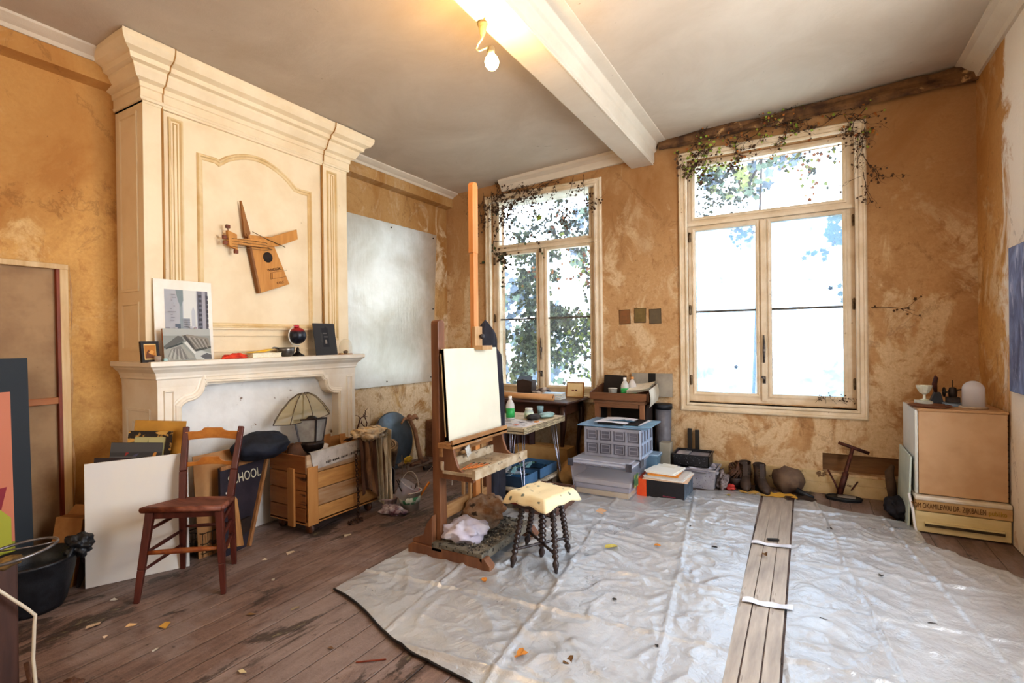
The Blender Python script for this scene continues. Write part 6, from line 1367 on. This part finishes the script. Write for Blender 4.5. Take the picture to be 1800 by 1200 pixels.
# ------------------------------------------------------------------ three small cards on the pier
for i, (x, z, c_, c2, rz, lb) in enumerate(((-1.692, 1.634, '#7a5634', '#8a5a34', .03, 'leftmost of the three small dark brown cards on the pier, reddish'), (-1.530, 1.648, '#6a5830', '#7a6438', -.02, 'middle one of the three small cards, olive brown'), (-1.369, 1.631, '#5a4e3c', '#645640', .02, 'rightmost of the three small cards, darkest grey brown'))):
    k = board('small_card', lb, 'card', (x - .065, B - .006, z - .08), (1, 0, rz), (0, 0, 1), .125, .155, .004, M('#4a3622', '#5a452e', 12, .6), [(R_(.04, .04, .96, .96), M(c_, c2, 9, .5)), (R_(.2, .3, .7, .7), M(c2, c_, 16, .5))], group='three cards between the windows')
# ------------------------------------------------------------------ ceiling bulb
k = thing('hanging_bulb', 'bare glowing light bulb on a curled flex under the ceiling beam', 'lamp', (-1.55, 2.44, 3.2))
CER = M('#b8a878', '#8a7a50', 20, .4)
b = MB(); b.lathe([(0, 0), (.028, 0), (.03, -.012), (.022, -.03), (.018, -.055), (.012, -.075), (0, -.078)], 18, (-.03, 0, 0)); part('ceiling_rose', b, CER, k)
b = MB(); b.tube([(-.03, 0, -.07), (-.032, 0, -.09), (-.06, .0, -.115), (-.075, 0, -.14), (-.05, 0, -.155), (.01, 0, -.15), (.022, 0, -.165)], .0045, 8); part('flex', b, F('#d8c8a8', .4), k)
b = MB(); b.tube([(-.03, 0, -.01), (.03, -.05, .01), (.09, -.16, .018), (.17, -.2, .02)], .005, 6); part('supply_flex', b, F('#7a5a34', .5), k)
b = MB(); b.lathe([(0, -.155), (.02, -.157), (.022, -.185), (.018, -.195), (0, -.195)], 16, (.025, 0, 0)); part('bulb_holder', b, M('#8a7a5c', '#a8987a', 20, .4), k)
t = NT('glowing_bulb'); em = t.n('ShaderNodeEmission', i_Color=(1, .78, .42, 1), i_Strength=40.); BULB = t.done(em.outputs[0])
b = MB(); b.lathe([(0, -.285), (.020, -.28), (.035, -.262), (.040, -.24), (.033, -.217), (.018, -.2), (.014, -.195)], 20, (.03, 0, 0)); part('bulb_glass', b, BULB, k)

# ------------------------------------------------------------------ tarpaulins
def tarp(name, A_, B_, C_, D_, label, seed, nx, ny, bulge=None, fx=.62, fy=.55, skip=None):
    b = MB()
    def f(u, v):
        p = V(A_).lerp(V(B_), u).lerp(V(D_).lerp(V(C_), u), v)
        if bulge: p = p + bulge(u, v)
        x, y = p.x, p.y
        z = .006
        w = noise.noise(V((x*2.2, y*2.2, seed))) ; w2 = noise.noise(V((x*6 + w*2, y*6, seed + 3)))
        w3 = 1 - abs(noise.noise(V((x*4.2 + w, y*4.2 - w*.7, seed + 9)))) * 2; w4 = 1 - abs(noise.noise(V((x*9 - w, y*8, seed + 14)))) * 2
        fade = min(1, min(u, 1-u, v, 1-v) * 12 + .25)
        z += fade * (.005 + .006*w + .003*w2 + .012*max(0, w3)**3 + .006*max(0, w4)**3)
        # fold creases of the packed sheet
        for q, per in ((x + .012*w + .12*y, fx), (y - .012*w - .1*x, fy)):
            d = abs((q/per) % 1 - .5) * per
            z += .014 * math.exp(-(d/.012)**2) * (.6 + .8*abs(noise.noise(V((x*1.3, y*1.3, seed + 20)))) )
        e = min(u, 1-u, v, 1-v)
        z += .004
        return (x, y, max(z, .004))
    b.grid(f, nx, ny)
    o = solo(name, b, TARP, label, 'tarpaulin', (V(A_).x, V(A_).y, 0))
    return o, f
def bl(u, v):
    s = math.sin(PI*v); return V((-.14*s*(1-u) * (v < .6 and 1 or 1), -.06*math.sin(PI*u)*(1-v) + .02*math.sin(u*14)*(1-v) + .03*math.sin(u*9)*v, 0))
o, f1 = tarp('left_tarpaulin', (-2.33, 1.99, 0), (-.30, 1.55, 0), (-.375, 5.05, 0), (-1.98, 4.52, 0), 'crinkled silver grey plastic tarpaulin under the easel and stool', 1., 170, 270, bl)
o.name = 'silver_tarpaulin'
h = MB(); h.tube([V(f1(i/60, 0)) + V((0, -.004, -.002)) for i in range(61)], .006, 6)
p_ = part('dark_hem', h, M('#1c1c20', '#2a2a2e', 10, .4), None) if False else None
me = h.mesh('dark_hem', M('#1c1c20', '#2a2a2e', 10, .4), V(o.location)); hm = bpy.data.objects.new('dark_hem', me); COL.objects.link(hm); hm.parent = o
def br2(u, v): return V((.05*math.sin(v*5)*(u) + (.0 if v < .55 else 0), .02*math.sin(u*11)*v - .35*max(0, u-.55)*v*1.3, 0))
o2, f2 = tarp('right_tarpaulin', (-.10, 1.55, 0), (1.12, 1.55, 0), (.66, 4.72, 0), (-.115, 4.99, 0), 'shiny bluish grey plastic tarpaulin in front of the right window', 5., 120, 260, lambda u, v: V((u*((1.12 if v < .74 else 1.12 - .46*min(1, (v - .74)/.14)) - (1.12 - .46*v)) + .01*math.sin(v*9)*u, .02*math.sin(u*11)*v, 0)), .42, .55)
o2.name = 'blue_grey_tarpaulin'
# bare strip of pale boards between the sheets
for i, (xa, xb) in enumerate(((-.335, -.268), (-.262, -.19), (-.184, -.118))):
    b = MB(); b.prism([(xa + .012, 1.5), (xb + .008, 1.5), (xb - .002 - .008, 5.04 - .03*i), (xa - .018, 5.06 - .03*i)], 'z', .0, .010)
    solo('pale_floorboard', b, BOARDS_PALE, ['left one of the three pale worn boards exposed between the tarpaulins', 'middle one of the three pale worn boards exposed between the tarpaulins', 'right one of the three pale worn boards exposed between the tarpaulins'][i], 'floorboard', (xa, 3.3, 0), 'pale boards between the tarpaulins', bv=.002)
for i, (x0, y0, x1, y1, lb) in enumerate(((-.345, 3.80, -.11, 3.83, 'torn white tape strip across the pale boards nearer the wall'), (-.315, 2.94, -.08, 2.98, 'torn white tape strip across the pale boards nearer the room'))):
    b = MB(); b.grid(lambda u, v: (x0 + (x1-x0)*u, y0 - .03 + .055*v + .008*math.sin(u*14)*(.3 + v) + .02*u, .019 + .004*math.sin(u*9)), 24, 3); solo('tape_strip', b, M('#dcdce2', '#c4c4cc', 8, .4), lb, 'tape', (x0, y0, .01), 'tape strips over the boards')
solo('black_tag', MB().cbox((-.22, 3.90, .02), (.07, .025, .012), (0, 0, .4)), M('#1a1818', '#262222', 10, .4), 'small black clip lying on the pale boards', 'clip', (-.22, 3.9, .01))
# strip and scraps on the floor
def leafshape(s, curl=.3, seed=0):
    b = MB(); pts = []
    for i in range(11):
        t = 2*PI*i/11; r = s * (1 + .35*math.cos(5*t/2 + seed)); pts.append((r*math.cos(t), r*math.sin(t)*.7, s*curl*abs(math.sin(t + seed))))
    b.add([(0, 0, 0)] + pts, [(0, i+1, (i+1) % 11 + 1) for i in range(11)]); return b
rn = random.Random(21)
LFC = ['#8a7a2c', '#b87a34', '#6a4a24', '#9a6a3c', '#2e2a26', '#a89a4c']; LN = ['olive green', 'orange brown', 'dark brown', 'russet', 'blackish', 'yellow green']
WHR = {0: 'on the silver tarpaulin beside the bobbin stool'}
lf = [(-1.138, 3.247, 5, .05), (-.883, 3.416, 1, .03), (-.773, 3.881, 4, .03), (-.549, 3.564, 4, .025), (-1.103, 1.946, 1, .04), (-.899, 2.005, 2, .035), (-.249, 3.60, 2, .03), (.12, 4.3, 4, .025), (.35, 3.6, 4, .02), (-.70, 4.62, 2, .03), (-.62, 4.80, 0, .03), (-1.62, 2.45, 1, .03), (.05, 2.9, 4, .02), (.5, 3.1, 4, .022), (-.9, 2.6, 4, .018), (-.6, 2.3, 4, .015)]
for i, (x, y, c_, s) in enumerate(lf):
    solo('dry_leaf', leafshape(s * .8, .35, i), M(LFC[c_], LFC[c_], 20, .8), LN[c_] + ' dry leaf lying on the tarpaulins', 'leaf', mx=Matrix.Translation((x, y, .024)) @ Matrix.Rotation(rn.uniform(0, 6), 4, 'Z'), group='dry leaves on the tarpaulins')
fs_ = [(-3.311, 1.325, '#d8d4cc'), (-3.099, 1.155, '#cbb49a'), (-3.75, 1.10, '#d8d4cc'), (-2.93, 1.136, '#e0c8b0'), (-2.934, 1.245, '#dcb888'), (-2.783, 1.328, '#c89a48'), (-2.60, 1.2, '#d4d0c8'), (-2.75, 1.9, '#c0b8a8'), (-2.5, 1.6, '#8a6a44'), (-2.1, 1.3, '#c8b890'), (-3.05, 2.05, '#d8c8b0'), (-3.0, 2.2, '#c0aa90'), (-2.6, 3.7, '#e0dcd4'), (-2.55, 3.55, '#d8d0c4'), (-1.467, 3.857, '#d0b090'), (-2.35, 1.75, '#9a8a70'), (-1.9, 1.6, '#7a5a3c'), (-2.9, 2.6, '#b8a890')]
for i, (x, y, c_) in enumerate(fs_):
    s = rn.uniform(.008, .02)
    b = MB(); b.add([(-s*1.6, -s, .002), (s*1.4, -s*.7, .004), (s*1.8, s*.8, .003), (-s, s, .008)], [(0, 1, 2, 3)])
    solo('paper_scrap', b, F(c_, .8), 'tiny pale scrap lying on the dark floorboards', 'scrap', mx=Matrix.Translation((x, y, .001)) @ Matrix.Rotation(rn.uniform(0, 6), 4, 'Z'), group='scraps on the floorboards')
solo('wood_sliver', MB().beam((-1.72, 1.58, .005), (-1.62, 1.66, .005), .006, .004), wood('#6a2c1c', '#8a4028', 'x'), 'thin reddish wood sliver on the bare floor near the tarpaulin corner', 'sliver', (-1.7, 1.6, 0))
solo('fallen_card', MB().add([(-1.50, 3.83, .02), (-1.42, 3.80, .02), (-1.40, 3.90, .035), (-1.47, 3.93, .035)], [(0, 1, 2, 3)]), F('#d4ac88', .7), 'small pinkish card lying on the tarpaulin near the clear box', 'card', (-1.45, 3.86, .02))

# ------------------------------------------------------------------ near left: timber stand with wire ring and cable
k = thing('timber_stand', 'dark weathered timber post in the near left corner', 'post', (-2.66, .70, 0))
b = MB(); b.cbox((0, 0, .285), (.05, .09, .57)); b.cbox((.03, .05, .05), (.05, .10, .10)); part('post', b, wood('#3e2822', '#55382e', 'z', .6, 3, '#8a7a6c', .68), k, bv=.006)
b = MB(); rag(.0, .01, .575, .03, .05, .02, 3, b, amp=.5); part('rotten_top', b, M('#8a6a34', '#5a4428', 20, .8), k)
b = MB(); b.tube([(.04, .06, .18), (.045, .07, .09), (.07, .12, .03)], .008, 6); part('root_strip', b, BARK, k)
k = thing('wire_ring', 'loose ring of thick grey wire resting on the timber post', 'ring', (-2.66, .72, .6))
b = MB(); b.tube([(.10*math.cos(a), .02 + .13*math.sin(a), .004 + .012*math.sin(a)) for a in [2*PI*i/28 for i in range(28)]], .006, 8, closed=True); b.tube([(-.09, -.04, .004), (0, .08, .008), (.03, .14, .012)], .003, 6); part('wire_loop', b, M('#8a8686', '#6a6666', 20, .35, .7), k)
b = MB(); b.tube([(-2.62, .62, .545), (-2.60, .68, .50), (-2.59, .755, .40), (-2.585, .778, .365), (-2.585, .775, .33), (-2.585, .77, .2), (-2.58, .775, .1), (-2.57, .785, .01)], .006, 8); solo('white_flex', b, F('#cfc4b0', .4), 'white electric flex hanging down beside the timber post', 'cord', (-2.6, .75, 0))
b = MB(); rag(-2.55, .86, .03, .05, .05, .035, 33, b); solo('dark_lump', b, BARK, 'dark clod of bark on the floor near the timber post', 'clod', (-2.55, .86, 0))

# ------------------------------------------------------------------ ivy
LEAFV = M('#6a7a58', '#8a9874', 20, .7); LEAFD = M('#2c3422', '#4a5a30', 20, .7); LEAFG = M('#7f9a30', '#a0b040', 20, .6); LEAFO = M('#b8762c', '#8a4a24', 20, .7); LEAFB = M('#4a3424', '#5c4430', 20, .8); STEM = M('#4a3426', '#2e2018', 20, .85)
def leaf_at(mb, p, s, rn, m, facing=None):
    n = V((rn.uniform(-1, 1), rn.uniform(-2.5, -.5), rn.uniform(-.6, .8))).normalized() if facing is None else V(facing).normalized()
    a = n.orthogonal().normalized(); a = Matrix.Rotation(rn.uniform(0, 6.28), 3, n) @ a; c = n.cross(a)
    out = [(0, -.1), (.45, -.35), (.5, .1), (.85, .35), (.35, .5), (0, 1), (-.35, .5), (-.85, .35), (-.5, .1), (-.45, -.35)]
    mb.add([V(p) + a*x*s + c*z*s + n*(.12*s*abs(x)) for x, z in out], [(0, 1, 2, 9), (9, 2, 8), (2, 3, 4), (8, 6, 7), (8, 2, 4, 6), (6, 4, 5)], m)
def vines(name, label, starts, zdir, L, n_leaf, rn, ylim, lmats, r=.004, s=(.015, .035), wob=.45, sub=2, group=None, cat='vine', face=None):
    k = thing(name, label, cat, starts[0][0], group=group); o_ = V(starts[0][0]); br_ = MB(); lv = MB()
    def grow(p, d, L, r, lvl):
        pts = [V(p)]; d = V(d).normalized(); N = 9
        for i in range(N):
            d = (d + V((rn.uniform(-1, 1)*wob, rn.uniform(-1, 1)*wob*.4, rn.uniform(-1, 1)*wob))).normalized(); q = pts[-1] + d*(L/N)
            q.y = min(max(q.y, ylim[0]), ylim[1]); pts.append(q)
            if lvl > 0 and rn.random() < .42: grow(q, d + V((rn.uniform(-1, 1), 0, rn.uniform(-1, 1)))*1.1, L*.55, r*.6, lvl-1)
            if rn.random() < n_leaf: leaf_at(lv, q + V((rn.uniform(-.02, .02), rn.uniform(-.01, .01), rn.uniform(-.02, .02))), rn.uniform(*s), rn, rn.choice(lmats))
        br_.tube([p_ - o_ for p_ in pts], [r*(1 - .07*i) for i in range(N+1)], 5)
    for p, d, l_ in starts: grow(p, d, l_*L, r, sub)
    part('stems', br_, STEM, k)
    if lv.v:
        for i in range(len(lv.v)): lv.v[i] = tuple(V(lv.v[i]) - o_)
        part('leaves', lv, lmats[0], k)
    return k
rn = random.Random(31)
vines('dead_creeper', 'dry creeper stems spreading over the top of the right window frame', [((-.75 + .10*i, B - .06, 3.34), (rn.uniform(-1, 1), 0, rn.uniform(-.5, .1)), 1) for i in range(13)], 0, .34, .28, rn, (B - .11, B - .035), [LEAFB, LEAFB, LEAFB, LEAFO, LEAFG], .0035, (.008, .02), .6)
vines('dead_creeper', 'dry creeper stems hanging at the top left corner of the right window', [((-1.12 + .09*i, B - .05, 3.28), (rn.uniform(-1, 1), 0, -.8), 1) for i in range(6)], 0, .3, .25, rn, (B - .10, B - .035), [LEAFB, LEAFB, LEAFG], .003, (.01, .025))
vines('dead_creeper', 'dry creeper running down the right side of the right window casing', [((.42, B - .05, 3.25 - .15*i), (0, 0, -1), 1) for i in range(4)], 0, .3, .15, rn, (B - .09, B - .03), [LEAFB, LEAFB], .003, (.008, .02))
vines('dead_creeper', 'dry creeper stems spreading over the top of the left window frame', [((-3.45 + .12*i, B - .05, 3.22), (rn.uniform(-1, .3), 0, -.5), 1) for i in range(12)], 0, .4, .3, rn, (B - .10, B - .035), [LEAFB, LEAFB], .0032, (.01, .022))
vines('dead_creeper', 'dry creeper trailing across the transom of the left window', [((-3.34, B, 2.62), (.2, 0, 1), .8), ((-3.34, B, 2.62), (1, 0, -.12), 1.4), ((-3.34, B, 2.62), (.3, 0, -.9), .7)], 0, .55, .35, rn, (B - .02, B + .04), [LEAFB, LEAFD], .004, (.012, .03))
vines('wall_root', 'dry rootlet creeping along the wall right of the right window', [((.47, B - .012, 1.64), (1, 0, -.02), 1)], 0, .30, .5, rn, (B - .02, B - .008), [LEAFB], .003, (.01, .022), .10, 1)
vines('dead_creeper', 'dry tuft of rootlets on the bottom sill of the right window', [((.05 + .08*i, B + .02, .80), (rn.uniform(-1, 1), 0, .2), 1) for i in range(5)], 0, .08, .05, rn, (B - .02, B + .05), [LEAFB], .0015, (.005, .010))
# outside: dense ivy behind the left window, thinner behind the right one
vines('outdoor_ivy', 'dense dark ivy tangle outside the lower left pane of the left window', [((-3.45, 5.75 + .1*(i % 3), .9 + .18*i), (1, .1, rn.uniform(-.4, .8)), 1) for i in range(9)], 0, .62, .55, rn, (5.7, 6.1), [LEAFD, LEAFV], .005, (.022, .045), sub=3)
vines('outdoor_ivy', 'dark ivy outside the lower right pane of the left window', [((-2.75 + .1*i, 5.85, .75 + .10*i), (rn.uniform(-.6, .8), .1, .8), 1) for i in range(7)], 0, .6, .6, rn, (5.75, 6.1), [LEAFD, LEAFV, LEAFG, LEAFD], .005, (.02, .045), sub=2)
vines('outdoor_ivy', 'long bare ivy shoots outside the right half of the left window', [((-2.7, 5.8, 1.4), (.2, 0, 1), 1.2), ((-2.1, 5.8, 2.3), (-1, 0, -.3), .9), ((-2.2, 5.85, 1.6), (-1, 0, .2), 1), ((-2.15, 5.8, 2.5), (-.2, 0, -1), 1)], 0, .9, .5, rn, (5.7, 6.0), [LEAFD, LEAFO, LEAFG], .005, (.02, .04))
vines('outdoor_ivy', 'grey ivy tangle outside the top pane of the left window', [((-3.5 + .22*i, 5.85, 3.2 - .08*(i % 2)), (rn.uniform(-.5, 1), 0, -.8), 1) for i in range(7)], 0, .7, .45, rn, (5.75, 6.1), [LEAFD], .004, (.018, .04), sub=2)
vines('outdoor_ivy', 'dark bare twigs outside the top left of the right window', [((-1.15, 5.75, 3.2 - .07*i), (1, 0, rn.uniform(-.7, .1)), 1) for i in range(7)], 0, .5, .25, rn, (5.65, 6.0), [LEAFD], .003, (.012, .028), sub=2)
vines('outdoor_ivy', 'ivy shoots with green and orange leaves outside the top right of the right window', [((-.25 + .10*i, 5.7, 3.25), (rn.uniform(-.8, .5), 0, -.8), 1) for i in range(6)], 0, .42, .4, rn, (5.6, 5.9), [LEAFG, LEAFO, LEAFD], .003, (.018, .035), sub=1)
vines('outdoor_ivy', 'few hanging leaves outside the middle stile of the right window', [((-.47, 5.6, 2.55), (.1, 0, -1), .5), ((.22, 5.65, 2.3), (-.4, 0, -.8), .6), ((.25, 5.6, 1.9), (-.3, 0, -1), .5)], 0, .5, .45, rn, (5.55, 5.7), [LEAFO, LEAFG], .002, (.02, .04), sub=1)
# single leaves stuck on the panes
for i, (x, z, m_, lb) in enumerate(((.18, 1.83, LEAFO, 'single orange leaf on the right pane of the right window'), (-.62, .99 + .12, LEAFO, 'small brown leaf on the lower left pane of the right window'), (.02, 2.66, LEAFO, 'orange leaf at the bottom of the top pane of the right window'), (-2.75, 2.86, LEAFG, 'bright green leaf on the top pane of the left window'))):
    b = MB(); leaf_at(b, (x, B + .098, z), .03 if i != 3 else .055, rn, m_, (0, -1, .1)); solo('stuck_leaf', b, m_, lb, 'leaf', (x, B + .098, z), 'leaves stuck on the panes')

# ------------------------------------------------------------------ outdoors: pale garden beyond the windows
gd = MB(); gd.box(-30, 20, B + .32, 45, -1.2, -1.1); struct('ground', gd, M('#dfe3da', '#d2d8ca', 1, .9))
def shrub(name, label, c, r, n, rn, mats, s):
    k = thing(name, label, 'shrub', (c[0], c[1], -1.1), group='shrubs beyond the windows'); b = MB(); lv = MB()
    H_ = c[2] + 1.1
    for i in range(9):
        a = rn.uniform(0, 6.28); b.tube([(.05*r*math.cos(a), .05*r*math.sin(a), 0 if i == 0 else H_ - .8*r), (.3*r*math.cos(a), .3*r*math.sin(a), H_ - .3*r), (.8*r*math.cos(a), .8*r*math.sin(a), H_ + .3*r*rn.uniform(-1, 1))], [.03, .02, .008], 5)
    for i in range(n):
        d = V((rn.gauss(0, 1), rn.gauss(0, 1), rn.gauss(0, 1))).normalized() * r * rn.uniform(.35, 1) ** .5; p = V((0, 0, H_)) + d
        if noise.noise(p*1.3 + V(c)) > -.05: leaf_at(lv, p, s*rn.uniform(.6, 1.3), rn, rn.choice(mats))
    part('stems', b, STEM, k); part('foliage', lv, mats[0], k)
PG = M('#4f5c48', '#66725c', 8, .8); PB = M('#4c5560', '#646e7a', 8, .8); PY = M('#70743c', '#868850', 8, .8)
shrub('garden_shrub', 'bluish bushy shrub in the garden beyond the left window', (-5.6, 9.4, 1.3), 1.5, 900, rn, [PB, PB, PG], .14)
shrub('garden_shrub', 'grey green tree in the garden beyond the pier', (-3.4, 10.5, 3.6), 1.2, 450, rn, [PG, PB], .14)
shrub('garden_shrub', 'pale small tree high up beyond the right window', (-1.0, 10.5, 5.1), 1.1, 420, rn, [PG, PB, PY], .13)
shrub('garden_shrub', 'yellowish shrub at the right edge beyond the right window', (1.0, 9.5, 3.3), .8, 260, rn, [PY, PG], .12)

# finer pieces belong to the part they sit on
SUB = {'bottle_label': 'bottle_body', 'jar_label': 'jar_body', 'label': 'tub', 'latch': 'lid', 'paint_chip': 'board', 'stencil_print': 'torn_label', 'tuning_peg': 'headstock', 'sound_hole': 'body_board',
       'printed_border': 'body_board', 'lantern_pane': 'lantern_frame', 'clamp_knob': 'top_clamp', 'laces': 'upper', 'tongue': 'upper', 'window_handle': 'window_frame', 'hinge': 'window_frame', 'glazing_bar': 'window_frame',
       'nail_row': 'box_body', 'vent': 'casing', 'tape': 'carton', 'red_print': 'carton', 'stain': 'panel', 'cornice_groove_shade': 'cornice', 'surround_moulding': 'surround', 'flute_panel': 'overmantel', 'top_edge': 'table_top', 'rotten_top': 'post'}
for o in list(bpy.data.objects):
    bn = o.name.split('.')[0]; p_ = o.parent
    tg = SUB.get(bn) or ({'school_sign': 'board', 'lettered_box': 'box_body', 'wall_guitar': 'body_board'}.get(p_.name) if (p_ and bn == 'lettering') else None)
    if tg and p_ is not None and p_.type == 'EMPTY':
        c_ = [q for q in p_.children if q.name.split('.')[0] == tg]
        if c_: o.parent = c_[0]

# ------------------------------------------------------------------ light
w = bpy.data.worlds.new('overcast_sky'); bpy.context.scene.world = w; w.use_nodes = True
nt = w.node_tree; nt.nodes.clear()
out = nt.nodes.new('ShaderNodeOutputWorld'); bg = nt.nodes.new('ShaderNodeBackground'); tc = nt.nodes.new('ShaderNodeTexCoord'); sp = nt.nodes.new('ShaderNodeSeparateXYZ'); rp_ = nt.nodes.new('ShaderNodeValToRGB')
nt.links.new(tc.outputs['Generated'], sp.inputs[0]); nt.links.new(sp.outputs[2], rp_.inputs[0])
rp_.color_ramp.elements[0].color = (.74, .86, .98, 1); rp_.color_ramp.elements[1].color = (.62, .79, 1, 1); rp_.color_ramp.elements[1].position = .6
nt.links.new(rp_.outputs[0], bg.inputs[0]); bg.inputs[1].default_value = WORLD; nt.links.new(bg.outputs[0], out.inputs[0])
def area(name, loc, rot, sx, sy, e, col=(1, 1, 1), portal=False):
    l = bpy.data.lights.new(name, 'AREA'); l.shape = 'RECTANGLE'; l.size = sx; l.size_y = sy; l.energy = e; l.color = col
    if portal: l.cycles.is_portal = True
    o = bpy.data.objects.new(name, l); COL.objects.link(o); o.location = loc; o.rotation_euler = rot; return o
# area lights shine along local -z
area('sky_portal_right_window', (-.35, B + .30, 1.98), (-PI/2, 0, 0), 1.36, 2.4, 1, portal=True)
area('sky_portal_left_window', (-2.70, B + .30, 1.96), (-PI/2, 0, 0), 1.3, 2.36, 1, portal=True)
area('daylight_side_window', (XR + .45, 2.5, 1.95), (0, PI/2, 0), 2.2, 1.9, E_SIDE, (.95, .97, 1))
area('fill_light_behind', (-1.4, YB + .06, 1.9), (PI/2, 0, 0), 3.2, 2.2, E_BACK, (1, .90, .76))  # added warm fill before the rear wall, which has no window
l = bpy.data.lights.new('bulb_light', 'POINT'); l.energy = E_BULB; l.color = (1, .62, .26); l.shadow_soft_size = .05
o = bpy.data.objects.new('bulb_light', l); COL.objects.link(o); o.location = (-1.52, 2.44, 2.96)

# ------------------------------------------------------------------ camera
cd = bpy.data.cameras.new('camera'); cd.sensor_width = 36; cd.lens = 18; cd.clip_start = .05; cd.clip_end = 200
cam = bpy.data.objects.new('camera', cd); COL.objects.link(cam)
yaw, pitch, roll = math.radians(30.056), math.radians(-.143), math.radians(-.705)
f_ = V((-math.sin(yaw)*math.cos(pitch), math.cos(yaw)*math.cos(pitch), math.sin(pitch))); r_ = V((math.cos(yaw), math.sin(yaw), 0)); u_ = r_.cross(f_)
r2_ = r_*math.cos(roll) + u_*math.sin(roll); u2_ = -r_*math.sin(roll) + u_*math.cos(roll)
m = Matrix((r2_, u2_, -f_)).transposed().to_4x4(); m.translation = (0, 0, 1.4); cam.matrix_world = m
sc = bpy.context.scene; sc.camera = cam
sc.view_settings.view_transform = VT; sc.view_settings.look = LOOK; sc.view_settings.exposure = EXPO
sc.cycles.max_bounces = 8; sc.cycles.transparent_max_bounces = 12; sc.cycles.sample_clamp_indirect = 8
